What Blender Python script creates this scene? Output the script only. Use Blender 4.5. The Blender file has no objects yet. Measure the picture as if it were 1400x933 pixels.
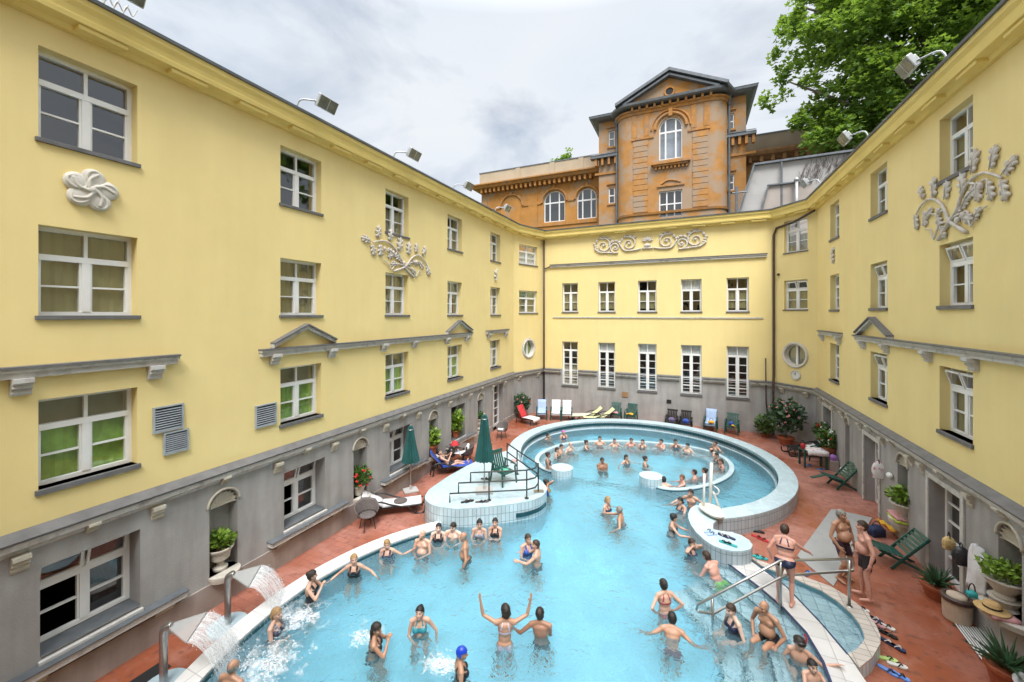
import bpy, bmesh, math, random
import numpy as np
from mathutils import Vector, Matrix, Quaternion, noise
from mathutils.kdtree import KDTree
R = math.radians
random.seed(7)
scene = bpy.context.scene
COL = scene.collection
OFF = {}
V = Vector

# ------------------------------------------------------------------ materials
def mat(name, c, rough=.6, var=.12, sc=3., bump=0., bsc=40., metal=0., c2=None, c2sc=1.5, c2lo=.5, c2hi=.7, spec=.5, alpha=None, sss=0., emit=None):
    m = bpy.data.materials.new(name); m.use_nodes = True
    nt = m.node_tree; N = nt.nodes; L = nt.links
    b = N['Principled BSDF']
    b.inputs['Roughness'].default_value = rough
    b.inputs['Metallic'].default_value = metal
    b.inputs['Specular IOR Level'].default_value = spec
    if sss: b.inputs['Subsurface Weight'].default_value = sss; b.inputs['Subsurface Radius'].default_value = (.02, .008, .005)
    tc = N.new('ShaderNodeTexCoord')
    n = N.new('ShaderNodeTexNoise'); n.inputs['Scale'].default_value = sc; n.inputs['Detail'].default_value = 6
    L.new(tc.outputs['Object'], n.inputs['Vector'])
    r = N.new('ShaderNodeValToRGB'); e = r.color_ramp.elements
    e[0].position = .3; e[1].position = .7
    e[0].color = [x*(1-var) for x in c]+[1]; e[1].color = [min(1, x*(1+var)) for x in c]+[1]
    L.new(n.outputs['Fac'], r.inputs['Fac'])
    out = r.outputs['Color']
    if c2:
        n2 = N.new('ShaderNodeTexNoise'); n2.inputs['Scale'].default_value = c2sc; n2.inputs['Detail'].default_value = 8; n2.inputs['Roughness'].default_value = .65
        L.new(tc.outputs['Object'], n2.inputs['Vector'])
        r2 = N.new('ShaderNodeValToRGB'); r2.color_ramp.elements[0].position = c2lo; r2.color_ramp.elements[1].position = c2hi
        L.new(n2.outputs['Fac'], r2.inputs['Fac'])
        mx = N.new('ShaderNodeMix'); mx.data_type = 'RGBA'
        L.new(r2.outputs['Color'], mx.inputs['Factor']); L.new(out, mx.inputs['A']); mx.inputs['B'].default_value = list(c2)+[1]
        out = mx.outputs['Result']
    L.new(out, b.inputs['Base Color'])
    if bump:
        nb = N.new('ShaderNodeTexNoise'); nb.inputs['Scale'].default_value = bsc; nb.inputs['Detail'].default_value = 4
        L.new(tc.outputs['Object'], nb.inputs['Vector'])
        bp = N.new('ShaderNodeBump'); bp.inputs['Strength'].default_value = bump; bp.inputs['Distance'].default_value = .02
        L.new(nb.outputs['Fac'], bp.inputs['Height']); L.new(bp.outputs['Normal'], b.inputs['Normal'])
    m['out'] = 0
    return m

def nodes(m): return m.node_tree.nodes, m.node_tree.links, m.node_tree.nodes['Principled BSDF']

# ------------------------------------------------------------------ mesh builder
class MB:
    def __init__(s, M=None):
        s.bm = bmesh.new(); s.M = M or Matrix.Identity(4); s.uv = s.bm.loops.layers.uv.new('UVMap')
    def v(s, p): return s.bm.verts.new(s.M @ V(p))
    def face(s, pts, uvs=None):
        try: f = s.bm.faces.new([s.v(p) for p in pts])
        except ValueError: return None
        if uvs:
            for l, u in zip(f.loops, uvs): l[s.uv].uv = u
        return f
    def box(s, lo, hi, M=None):
        x0, y0, z0 = lo; x1, y1, z1 = hi
        P = [(x0,y0,z0),(x1,y0,z0),(x1,y1,z0),(x0,y1,z0),(x0,y0,z1),(x1,y0,z1),(x1,y1,z1),(x0,y1,z1)]
        if M: P = [M @ V(p) for p in P]
        vs = [s.v(p) for p in P]
        for q in ((3,2,1,0),(4,5,6,7),(0,1,5,4),(1,2,6,5),(2,3,7,6),(3,0,4,7)):
            s.bm.faces.new([vs[i] for i in q])
        return s
    def cbox(s, c, sz, M=None):
        T = Matrix.Translation(c) @ (M.to_4x4() if M else Matrix.Identity(4))
        return s.box([-a/2 for a in sz], [a/2 for a in sz], T)
    def bar(s, a, b, w, t, up=(0,0,1)):
        a, b = V(a), V(b); d = b-a; L = d.length; x = d.normalized(); y = V(up).cross(x)
        if y.length < 1e-4: y = V((0,1,0)).cross(x)
        y.normalize(); z = x.cross(y)
        M = Matrix((x, y, z)).transposed().to_4x4(); M.translation = (a+b)/2
        return s.box((-L/2,-w/2,-t/2), (L/2,w/2,t/2), M)
    def tube(s, path, r, n=8, caps=True, closed=False):
        path = [V(p) for p in path]; k = len(path)
        rr = r if isinstance(r, (list, tuple)) else [r]*k
        rings = []; prev = None
        for i, p in enumerate(path):
            if closed: d = path[(i+1) % k]-path[i-1]
            else: d = path[min(i+1, k-1)]-path[max(i-1, 0)]
            d.normalize()
            if prev is None:
                u = d.orthogonal().normalized()
            else:
                u = prev-d*prev.dot(d)
                u = u.normalized() if u.length > 1e-5 else d.orthogonal().normalized()
            prev = u; w = d.cross(u)
            rings.append([s.v(p+(u*math.cos(2*math.pi*j/n)+w*math.sin(2*math.pi*j/n))*rr[i]) for j in range(n)])
        for i in range(k if closed else k-1):
            A, B = rings[i], rings[(i+1) % k]
            for j in range(n):
                s.bm.faces.new((A[j], A[(j+1) % n], B[(j+1) % n], B[j]))
        if caps and not closed:
            s.bm.faces.new(rings[0][::-1]); s.bm.faces.new(rings[-1])
        return s
    def lathe(s, prof, c=(0,0,0), n=16, star=0., M=None, caps=True):
        c = V(c); rings = []
        for r, z in prof:
            ring = []
            for j in range(n):
                a = 2*math.pi*j/n; q = r*(1-star*(j % 2))
                p = V((q*math.cos(a), q*math.sin(a), z))
                if M: p = M @ p
                ring.append(s.v(c+p))
            rings.append(ring)
        for A, B in zip(rings, rings[1:]):
            for j in range(n): s.bm.faces.new((A[j], A[(j+1) % n], B[(j+1) % n], B[j]))
        if caps and prof[0][0] > 1e-4: s.bm.faces.new(rings[0][::-1])
        if caps and prof[-1][0] > 1e-4: s.bm.faces.new(rings[-1])
        return s
    def sph(s, c, rad, n=10, m=7, M=None):
        if not isinstance(rad, (tuple, list)): rad = (rad,)*3
        T = Matrix.Translation(c) @ (M.to_4x4() if M else Matrix.Identity(4)) @ Matrix.Diagonal((*rad, 1))
        top = s.v(T @ V((0,0,1))); bot = s.v(T @ V((0,0,-1))); rows = []
        for i in range(1, m):
            t = math.pi*i/m
            rows.append([s.v(T @ V((math.sin(t)*math.cos(2*math.pi*j/n), math.sin(t)*math.sin(2*math.pi*j/n), math.cos(t)))) for j in range(n)])
        for j in range(n):
            s.bm.faces.new((top, rows[0][j], rows[0][(j+1) % n])); s.bm.faces.new((bot, rows[-1][(j+1) % n], rows[-1][j]))
        for A, B in zip(rows, rows[1:]):
            for j in range(n): s.bm.faces.new((A[j], B[j], B[(j+1) % n], A[(j+1) % n]))
        return s
    def cap(s, a, b, ra, rb, n=10):
        a, b = V(a), V(b)
        s.sph(a, ra, n, 6); s.sph(b, rb, n, 6)
        return s.tube([a, b], [ra, rb], n)
    def prism(s, poly, z0, z1, bottom=False, top=True, sides=True):
        k = len(poly); per = 0
        a = sum(poly[i][0]*poly[(i+1) % k][1]-poly[(i+1) % k][0]*poly[i][1] for i in range(k))
        if a < 0: poly = poly[::-1]
        for i in range(k if sides else 0):
            p, q = poly[i], poly[(i+1) % k]; d = math.dist(p, q)
            s.face([(*p,z0),(*q,z0),(*q,z1),(*p,z1)], [(per,z0),(per+d,z0),(per+d,z1),(per,z1)]); per += d
        if top: s.face([(*p, z1) for p in poly], [tuple(p) for p in poly])
        if bottom: s.face([(*p, z0) for p in poly[::-1]], [tuple(p) for p in poly[::-1]])
        return s
    def grid(s, rows):
        G = [[s.v(p) for p in r] for r in rows]
        for A, B in zip(G, G[1:]):
            for j in range(len(A)-1):
                s.bm.faces.new((A[j], A[j+1], B[j+1], B[j]))
        return s
    def build(s, name, m, parent=None, smooth=False, bevel=0., solid=0., merge=False, ms=None):
        me = bpy.data.meshes.new(name)
        if merge: bmesh.ops.remove_doubles(s.bm, verts=s.bm.verts, dist=.0004)
        bmesh.ops.recalc_face_normals(s.bm, faces=s.bm.faces) if merge else None
        off = OFF.get(parent.name, V((0,0,0))) if parent else V((0,0,0))
        if off.length: bmesh.ops.translate(s.bm, vec=-off, verts=s.bm.verts)
        s.bm.to_mesh(me); s.bm.free()
        for x in (ms or [m]): me.materials.append(x)
        if smooth: me.polygons.foreach_set('use_smooth', [True]*len(me.polygons))
        o = bpy.data.objects.new(name, me); COL.objects.link(o)
        if parent: o.parent = parent; OFF[o.name] = off
        if solid:
            d = o.modifiers.new('solid', 'SOLIDIFY'); d.thickness = solid; d.offset = 0
        if bevel:
            d = o.modifiers.new('bevel', 'BEVEL'); d.width = bevel; d.segments = 2; d.limit_method = 'ANGLE'
        return o

def thing(name, label, cat, loc=(0,0,0), group=None):
    o = bpy.data.objects.new(name, None); COL.objects.link(o); o.empty_display_size = .2
    o.location = loc; o['label'] = label; o['category'] = cat
    if group: o['group'] = group
    OFF[o.name] = V(loc)
    return o
def tag(o, label=None, cat=None, group=None, kind=None):
    for k, x in (('label', label), ('category', cat), ('group', group), ('kind', kind)):
        if x: o[k] = x
    return o
def dup(o, loc=None, rz=None, label=None, group=None, parent=None):
    c = o.copy(); COL.objects.link(c)
    if parent: c.parent = parent
    for ch in list(o.children): dup(ch, parent=c)
    if loc is not None: c.location = loc
    if rz is not None: c.rotation_euler = (0, 0, rz)
    if label: c['label'] = label
    if group: c['group'] = group
    return c
def place(o, loc, rz): o.location = loc; o.rotation_euler = (0, 0, rz); return o
def arc(c, r, a0, a1, n):
    return [(c[0]+r*math.cos(R(a0+(a1-a0)*i/n)), c[1]+r*math.sin(R(a0+(a1-a0)*i/n))) for i in range(n+1)]
def crom(P, n=8, closed=False):
    P = [V(p) for p in P]; k = len(P); o = []
    for i in range(k if closed else k-1):
        a = P[i-1] if (closed or i) else P[0]*2-P[1]; b = P[i]; c = P[(i+1) % k]
        d = P[(i+2) % k] if (closed or i+2 < k) else P[-1]*2-P[-2]
        for j in range(n):
            t = j/n
            o.append(.5*((2*b)+(c-a)*t+(2*a-5*b+4*c-d)*t*t+(3*b-a-3*c+d)*t**3))
    if not closed: o.append(P[-1])
    return o
def frame(p0, p1, z=0):
    d = V((p1[0]-p0[0], p1[1]-p0[1], 0)).normalized()
    M = Matrix((d, V((0,0,1)).cross(d), V((0,0,1)))).transposed().to_4x4(); M.translation = (p0[0], p0[1], z)
    return M
def zd(y): return max(0, min(.25, (y-9)*.025))
# ------------------------------------------------------------------ material library
YELLOW = mat('yellow_stucco', (.81,.655,.305), .85, .03, .8, .15, 60, c2=(.775,.62,.29), c2sc=.5, c2lo=.5, c2hi=.8, spec=.2)
YTRIM = mat('yellow_trim', (.78,.61,.215), .8, .05, 2, .05, 60, spec=.2)
def render_mat(name, c, c2, lo=(.80,.785,.77), fac=.8, base=None):
    m = base or mat(name, c, .85, .1, 1.2, .25, 50, c2=c2, c2sc=.9, c2lo=.45, c2hi=.75, spec=.25)
    N, L, b = nodes(m)
    src = b.inputs['Base Color'].links[0].from_socket
    tc = N.new('ShaderNodeTexCoord'); mp = N.new('ShaderNodeMapping'); mp.inputs['Scale'].default_value = (2.2,2.2,.25)
    n = N.new('ShaderNodeTexNoise'); n.inputs['Scale'].default_value = 1.5; n.inputs['Detail'].default_value = 7
    L.new(tc.outputs['Object'], mp.inputs['Vector']); L.new(mp.outputs['Vector'], n.inputs['Vector'])
    r = N.new('ShaderNodeValToRGB'); r.color_ramp.elements[0].position = .38; r.color_ramp.elements[1].position = .62
    r.color_ramp.elements[0].color = (*lo,1); r.color_ramp.elements[1].color = (1,1,1,1)
    L.new(n.outputs['Fac'], r.inputs['Fac'])
    mx = N.new('ShaderNodeMix'); mx.data_type = 'RGBA'; mx.blend_type = 'MULTIPLY'; mx.inputs['Factor'].default_value = fac
    L.new(src, mx.inputs['A']); L.new(r.outputs['Color'], mx.inputs['B']); L.new(mx.outputs['Result'], b.inputs['Base Color'])
    return m
render_mat('', None, None, (.94,.93,.905), .32, YELLOW)
GREY = render_mat('grey_render', (.37,.362,.355), (.31,.30,.295))
BASEST = render_mat('base_stone', (.36,.315,.285), (.25,.21,.19))
STRING = mat('string_stone', (.54,.525,.50), .8, .13, 3, .2, 40, c2=(.26,.25,.235), c2sc=3, spec=.2)
SLATE = mat('slate_cap', (.13,.128,.13), .6, .2, 4, .2, 30)
CORBEL = mat('cream_corbel', (.50,.46,.38), .8, .15, 6, .3, 60)
RELIEF = mat('relief_plaster', (.56,.515,.465), .8, .16, 9, .3, 70)
RELIEFP = mat('relief_pale', (.58,.55,.49), .8, .1, 5, .2, 70)
WFRAME = mat('white_frame', (.80,.80,.79), .45, .04, 3)
INTER = mat('dark_interior', (.035,.033,.03), .9, .1)
BLIND = mat('green_curtain', (.27,.46,.085), .8, .30, 3)
BLINDD = mat('olive_blind', (.24,.225,.115), .8, .1, 2)
BLINDB = mat('beige_blind', (.32,.30,.22), .8, .1, 2)
WBLIND = mat('white_blind', (.7,.72,.74), .8, .06, 2)
PIPE = mat('brown_pipe', (.055,.032,.026), .5, .2, 5)
ZINC = mat('zinc_sheet', (.15,.165,.18), .5, .2, 3, metal=.3)
ROOFM = mat('roof_metal', (.20,.20,.20), .6, .2, 1)
STEEL = mat('brushed_steel', (.42,.42,.41), .3, .08, 30, metal=.9)
RAILM = mat('dark_rail', (.05,.055,.05), .4, .2, 20, metal=.5)
GRILLE = mat('grille_metal', (.38,.42,.45), .5, .15, 6, metal=.3)
BLACK = mat('black_void', (.012,.012,.012), .7, .1)
GREENP = mat('green_plastic', (.013,.075,.06), .4, .2, 6)
GREENF = mat('green_fabric', (.012,.085,.08), .8, .2, 4, .2, 90)
BLACKP = mat('black_plastic', (.018,.018,.02), .35, .2, 6)
RATTAN = mat('grey_rattan', (.12,.10,.095), .7, .3, 30, .4, 80)
WHITEF = mat('white_towelling', (.72,.71,.72), .95, .06, 8, .5, 60)
WHITEP = mat('white_plastic', (.72,.71,.68), .45, .05, 4)
CREAMP = mat('cream_plastic', (.62,.58,.48), .5, .06, 4)
TERRA = mat('terracotta_pot', (.33,.09,.04), .75, .2, 6)
STONEP = mat('cast_stone', (.50,.46,.40), .8, .15, 5, .3, 50)
SOIL = mat('potting_soil', (.06,.03,.018), .9, .3, 30)
LEAF = mat('leaf_green', (.07,.15,.025), .55, .45, 7)
LEAFY = mat('leaf_light', (.17,.28,.03), .55, .35, 7)
LEAFD = mat('leaf_dark', (.035,.085,.035), .5, .4, 7)
BARK = mat('bark', (.12,.10,.08), .9, .3, 5, .5, 20)
FRED = mat('red_petals', (.55,.03,.02), .6, .2, 9)
FPINK = mat('pink_petals', (.6,.28,.25), .6, .2, 9)
FWHITE = mat('white_petals', (.75,.73,.7), .6, .1, 9)
BLUEF = mat('blue_fabric', (.03,.075,.36), .8, .2, 5)
LBLUE = mat('pale_blue_towel', (.35,.46,.68), .95, .1, 6, .4, 60)
REDF = mat('red_fabric', (.5,.03,.035), .85, .2, 5)
YELLF = mat('yellow_fabric', (.72,.38,.03), .8, .15, 5)
LIME = mat('lime_cushion', (.62,.63,.36), .85, .12, 4)
NAVY = mat('navy_fabric', (.02,.03,.08), .8, .2, 5)
PINKF = mat('pink_fabric', (.55,.28,.28), .9, .1, 5)
PURP = mat('purple_fabric', (.36,.16,.5), .8, .2, 5)
STRAW = mat('straw', (.50,.32,.13), .8, .2, 40, .3, 90)
SANDC = mat('sand_concrete', (.50,.40,.30), .8, .12, 6, .3, 60)
BROWNP = mat('brown_lid', (.07,.04,.03), .5, .2, 6)
AQUA = mat('aqua_rubber', (.03,.35,.36), .6, .1)
SBLUE = mat('blue_rubber', (.12,.25,.62), .6, .1)
SWHITE = mat('pale_rubber', (.62,.60,.56), .6, .1)
SGREEN = mat('lime_rubber', (.45,.6,.2), .6, .1)
MATG = mat('grey_mat', (.33,.33,.32), .9, .1, 2, .3, 120, c2=(.27,.27,.265), c2sc=2)
STRIPE = mat('striped_grate', (.6,.6,.6), .7, .05)
GLASSL = mat('lamp_glass', (.14,.155,.14), .1, .3, 6, spec=.8)
FLOODM = mat('grey_housing', (.45,.46,.46), .4, .1, 6, metal=.4)

def glass():
    m = bpy.data.materials.new('window_glass'); m.use_nodes = True
    N = m.node_tree.nodes; L = m.node_tree.links; N.clear()
    o = N.new('ShaderNodeOutputMaterial'); mx = N.new('ShaderNodeMixShader'); f = N.new('ShaderNodeFresnel'); ge = N.new('ShaderNodeNewGeometry'); ex = N.new('ShaderNodeMath'); ex.operation = 'MULTIPLY_ADD'; ex.inputs[1].default_value = -2; ex.inputs[2].default_value = 1; pw = N.new('ShaderNodeMath'); pw.operation = 'POWER'; pw.inputs[0].default_value = 2.3; L.new(ge.outputs['Backfacing'], ex.inputs[0]); L.new(ex.outputs[0], pw.inputs[1]); L.new(pw.outputs[0], f.inputs['IOR'])   # both faces of the pane reflect alike
    t = N.new('ShaderNodeBsdfTransparent'); t.inputs['Color'].default_value = (.97,.98,.97,1)
    g = N.new('ShaderNodeBsdfGlossy'); g.inputs['Roughness'].default_value = .015
    tc = N.new('ShaderNodeTexCoord'); n = N.new('ShaderNodeTexNoise'); n.inputs['Scale'].default_value = 1.3; bp = N.new('ShaderNodeBump'); bp.inputs['Strength'].default_value = .03; bp.inputs['Distance'].default_value = .3
    L.new(tc.outputs['Object'], n.inputs['Vector']); L.new(n.outputs['Fac'], bp.inputs['Height']); L.new(bp.outputs['Normal'], g.inputs['Normal'])
    L.new(f.outputs['Fac'], mx.inputs['Fac']); L.new(t.outputs['BSDF'], mx.inputs[1]); L.new(g.outputs['BSDF'], mx.inputs[2]); L.new(mx.outputs['Shader'], o.inputs['Surface'])
    return m
GLASS = glass()

def water():
    m = bpy.data.materials.new('pool_water'); m.use_nodes = True
    N = m.node_tree.nodes; L = m.node_tree.links; N.clear()
    o = N.new('ShaderNodeOutputMaterial'); mx = N.new('ShaderNodeMixShader'); f = N.new('ShaderNodeFresnel'); f.inputs['IOR'].default_value = 1.33
    t = N.new('ShaderNodeBsdfRefraction'); t.inputs['Color'].default_value = (.95,.99,1,1); t.inputs['IOR'].default_value = 1.33; t.inputs['Roughness'].default_value = .04
    g = N.new('ShaderNodeBsdfGlossy'); g.inputs['Roughness'].default_value = .03
    tc = N.new('ShaderNodeTexCoord')
    n = N.new('ShaderNodeTexNoise'); n.inputs['Scale'].default_value = 7.; n.inputs['Detail'].default_value = 3; n.inputs['Distortion'].default_value = .8
    n2 = N.new('ShaderNodeTexNoise'); n2.inputs['Scale'].default_value = 1.1; n2.inputs['Detail'].default_value = 2
    a = N.new('ShaderNodeMath'); a.operation = 'MULTIPLY_ADD'; a.inputs[1].default_value = 2.5
    n3 = N.new('ShaderNodeTexNoise'); n3.inputs['Scale'].default_value = .45; n3.inputs['Detail'].default_value = 3; L.new(tc.outputs['Object'], n3.inputs['Vector']); r3 = N.new('ShaderNodeMapRange'); r3.inputs['From Min'].default_value = .35; r3.inputs['From Max'].default_value = .65; r3.inputs['To Min'].default_value = .3; r3.inputs['To Max'].default_value = 1.6; L.new(n3.outputs['Fac'], r3.inputs['Value']); m3 = N.new('ShaderNodeMath'); m3.operation = 'MULTIPLY'; L.new(r3.outputs['Result'], m3.inputs[1])
    L.new(tc.outputs['Object'], n.inputs['Vector']); L.new(tc.outputs['Object'], n2.inputs['Vector'])
    L.new(n2.outputs['Fac'], a.inputs[0]); L.new(n.outputs['Fac'], m3.inputs[0]); L.new(m3.outputs[0], a.inputs[2])
    bp = N.new('ShaderNodeBump'); bp.inputs['Strength'].default_value = 1.; bp.inputs['Distance'].default_value = .055
    L.new(a.outputs[0], bp.inputs['Height'])
    for q in (t, g, f): L.new(bp.outputs['Normal'], q.inputs['Normal'])
    df = N.new('ShaderNodeBsdfDiffuse'); df.inputs['Color'].default_value = (.36,.70,.82,1); mk = N.new('ShaderNodeMixShader'); mk.inputs['Fac'].default_value = .10; L.new(t.outputs['BSDF'], mk.inputs[1]); L.new(df.outputs['BSDF'], mk.inputs[2])   # cloudy thermal water
    L.new(f.outputs['Fac'], mx.inputs['Fac']); L.new(mk.outputs['Shader'], mx.inputs[1]); L.new(g.outputs['BSDF'], mx.inputs[2]); L.new(mx.outputs['Shader'], o.inputs['Surface'])
    va = N.new('ShaderNodeVolumeAbsorption'); va.inputs['Color'].default_value = (.35,.88,1,1); va.inputs['Density'].default_value = .20; L.new(va.outputs['Volume'], o.inputs['Volume'])
    return m
WATER = water()

def tiled(name, c, grout, w, h, mortar=.05, rough=.3, uv=True, offs=0., var=.1):
    m = mat(name, c, rough, .08, 2)
    N, L, b = nodes(m); tc = N.new('ShaderNodeTexCoord'); br = N.new('ShaderNodeTexBrick')
    br.offset = offs; br.inputs['Scale'].default_value = 1.; br.inputs['Brick Width'].default_value = w; br.inputs['Row Height'].default_value = h; br.inputs['Mortar Size'].default_value = mortar*min(w, h)
    br.inputs['Color1'].default_value = [x*(1-var) for x in c]+[1]; br.inputs['Color2'].default_value = [min(1, x*(1+var)) for x in c]+[1]; br.inputs['Mortar'].default_value = list(grout)+[1]
    L.new(tc.outputs['UV' if uv else 'Object'], br.inputs['Vector'])
    src = b.inputs['Base Color'].links[0].from_socket
    mx = N.new('ShaderNodeMix'); mx.data_type = 'RGBA'; mx.blend_type = 'MULTIPLY'; mx.inputs['Factor'].default_value = 1
    sc = N.new('ShaderNodeMix'); sc.data_type = 'RGBA'; sc.blend_type = 'DIVIDE'; sc.inputs['Factor'].default_value = 1
    L.new(src, sc.inputs['A']); sc.inputs['B'].default_value = list(c)+[1]
    L.new(br.outputs['Color'], mx.inputs['A']); L.new(sc.outputs['Result'], mx.inputs['B']); L.new(mx.outputs['Result'], b.inputs['Base Color'])
    bp = N.new('ShaderNodeBump'); bp.inputs['Strength'].default_value = .3; bp.inputs['Distance'].default_value = .01; bp.invert = True
    L.new(br.outputs['Fac'], bp.inputs['Height']); L.new(bp.outputs['Normal'], b.inputs['Normal'])
    return m
TSIDE = tiled('pool_side_tile', (.50,.61,.66), (.20,.29,.34), .125, .25, .07)
TOUT = tiled('ring_side_tile', (.37,.44,.48), (.17,.22,.26), .125, .25, .07)
TTOP = tiled('pool_coping_tile', (.44,.56,.615), (.40,.51,.56), .12, .12, .06)
TFLOOR = tiled('pool_floor_tile', (.37,.73,.87), (.29,.65,.80), .10, .10, .1, uv=True)
TBASIN = tiled('basin_tile', (.56,.71,.76), (.30,.42,.48), .25, .25, .05)
TSTEP = tiled('step_tile', (.64,.76,.80), (.26,.38,.45), .25, .25, .06)
TPALE = tiled('pale_paving', (.68,.665,.65), (.50,.48,.46), .6, .45, .02, rough=.6)
TWALK = tiled('walkway_paving', (.54,.525,.51), (.36,.345,.33), .6, .45, .02, rough=.6)
TRIM = tiled('buff_rim_tile', (.48,.43,.38), (.24,.21,.19), .3, .155, .05, rough=.6)
BAND = mat('dark_teal_band', (.012,.06,.075), .3, .2, 4)

def deckmat():
    m = tiled('terracotta_deck', (.365,.155,.115), (.24,.10,.075), .40, .20, .04, rough=.5, uv=False, offs=.5, var=.12)
    N, L, b = nodes(m); src = b.inputs['Base Color'].links[0].from_socket
    tc = N.new('ShaderNodeTexCoord')
    def nz(sc, lo, hi, det=5):
        n = N.new('ShaderNodeTexNoise'); n.inputs['Scale'].default_value = sc; n.inputs['Detail'].default_value = det; L.new(tc.outputs['Object'], n.inputs['Vector'])
        r = N.new('ShaderNodeValToRGB'); r.color_ramp.elements[0].position = lo; r.color_ramp.elements[1].position = hi; L.new(n.outputs['Fac'], r.inputs['Fac']); return r.outputs['Color']
    wet = nz(.35, .42, .6); worn = nz(2.2, .55, .75, 8)
    m1 = N.new('ShaderNodeMix'); m1.data_type = 'RGBA'; L.new(wet, m1.inputs['Factor']); L.new(src, m1.inputs['A']); m1.inputs['B'].default_value = (.29,.085,.042,1)
    m2 = N.new('ShaderNodeMix'); m2.data_type = 'RGBA'; m2.inputs['B'].default_value = (.46,.25,.20,1); L.new(m1.outputs['Result'], m2.inputs['A'])
    mf = N.new('ShaderNodeMath'); mf.operation = 'MULTIPLY'; mf.inputs[1].default_value = .45; L.new(worn, mf.inputs[0]); L.new(mf.outputs[0], m2.inputs['Factor'])
    fl = nz(6, .56, .66, 6); m3 = N.new('ShaderNodeMix'); m3.data_type = 'RGBA'; L.new(m2.outputs['Result'], m3.inputs['A']); m3.inputs['B'].default_value = (.15,.06,.045,1)
    mf3 = N.new('ShaderNodeMath'); mf3.operation = 'MULTIPLY'; mf3.inputs[1].default_value = .55; L.new(fl, mf3.inputs[0]); L.new(mf3.outputs[0], m3.inputs['Factor'])
    L.new(m3.outputs['Result'], b.inputs['Base Color'])
    mr = N.new('ShaderNodeMapRange'); mr.inputs['To Min'].default_value = .6; mr.inputs['To Max'].default_value = .14; L.new(wet, mr.inputs['Value']); L.new(mr.outputs['Result'], b.inputs['Roughness'])
    return m
DECK = deckmat()

def ochre(name, c, patch, lo, hi):
    m = mat(name, c, .85, .12, 1.5, .3, 30, c2=patch, c2sc=.62, c2lo=lo, c2hi=hi, spec=.2)
    return m
OCHRE = ochre('ochre_stucco', (.45,.215,.06), (.37,.265,.175), .50, .60)
OCHREB = ochre('worn_ochre_stucco', (.45,.225,.075), (.38,.275,.19), .44, .54)
OTRIM = mat('ochre_trim', (.44,.205,.055), .85, .2, 3, .3, 30, c2=(.27,.18,.12), c2sc=1.2)
TAN = mat('tan_parapet', (.46,.38,.27), .85, .08, 1, .2, 30)
CONC = mat('grey_concrete', (.44,.425,.41), .85, .08, 1, .2, 30, c2=(.36,.345,.33), c2sc=.8)
def thin(name, c, a, rough=.3):
    m = mat(name, c, rough, .03, 5); N, L, b = nodes(m); t = N.new('ShaderNodeBsdfTransparent'); mx = N.new('ShaderNodeMixShader'); mx.inputs['Fac'].default_value = a
    L.new(t.outputs['BSDF'], mx.inputs[1]); L.new(b.outputs['BSDF'], mx.inputs[2]); L.new(mx.outputs['Shader'], N['Material Output'].inputs['Surface']); return m
def foamy(name, radial):
    m = thin(name, (.88,.91,.93), 1.); N = m.node_tree.nodes; L = m.node_tree.links; mx = [n for n in N if n.type == 'MIX_SHADER'][0]
    tc = N.new('ShaderNodeTexCoord'); n = N.new('ShaderNodeTexNoise'); n.inputs['Detail'].default_value = 9; n.inputs['Roughness'].default_value = .68; a = N.new('ShaderNodeMath'); a.operation = 'MULTIPLY_ADD'
    if radial:
        L.new(tc.outputs['Object'], n.inputs['Vector']); n.inputs['Scale'].default_value = 5.5; ln = N.new('ShaderNodeVectorMath'); ln.operation = 'LENGTH'; L.new(tc.outputs['UV'], ln.inputs[0])
        L.new(ln.outputs['Value'], a.inputs[0]); a.inputs[1].default_value = -.62; b = N.new('ShaderNodeMath'); b.operation = 'MULTIPLY_ADD'; L.new(n.outputs['Fac'], b.inputs[0]); b.inputs[1].default_value = 2.2; b.inputs[2].default_value = -.72; L.new(b.outputs[0], a.inputs[2]); k = 1.5
    else:
        mp = N.new('ShaderNodeMapping'); mp.inputs['Scale'].default_value = (16,2.2,1); L.new(tc.outputs['UV'], mp.inputs['Vector']); L.new(mp.outputs['Vector'], n.inputs['Vector']); n.inputs['Scale'].default_value = 1.; L.new(n.outputs['Fac'], a.inputs[0]); a.inputs[1].default_value = 2.6; sx = N.new('ShaderNodeSeparateXYZ'); L.new(tc.outputs['UV'], sx.inputs['Vector']); ma = N.new('ShaderNodeMath'); ma.operation = 'MULTIPLY_ADD'; ma.inputs[1].default_value = -.45; ma.inputs[2].default_value = -.62; L.new(sx.outputs['Y'], ma.inputs[0]); L.new(ma.outputs[0], a.inputs[2]); k = 1.
    c = N.new('ShaderNodeMath'); c.operation = 'MULTIPLY'; c.use_clamp = True; c.inputs[1].default_value = k; L.new(a.outputs[0], c.inputs[0]); d = N.new('ShaderNodeMath'); d.operation = 'MULTIPLY'; d.inputs[1].default_value = .8; L.new(c.outputs[0], d.inputs[0]); L.new(d.outputs[0], mx.inputs['Fac']); return m
FOAM = thin('white_foam', (.85,.89,.92), .5); SHEET = thin('water_sheet', (.55,.58,.58), .42, .08)

FPATCH = foamy('foam_patch', True); VEIL = foamy('water_veil', False)
# ------------------------------------------------------------------ courtyard wings
XL, XR, YB = -9.72, 5.4, 24.6
P = [(XL,-3.), (XL,21.87), (-8.84,YB), (3.93,YB), (XR,23.02), (XR,-3.)]
DZ = [0, 0, .02, .06, .1, .1]

def arch_pts(x0, x1, zs, n=14):       # semicircle from left spring to right spring
    c = (x0+x1)/2; r = (x1-x0)/2
    return [(c-r*math.cos(math.pi*i/n), zs+r*math.sin(math.pi*i/n)) for i in range(n+1)]

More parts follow.
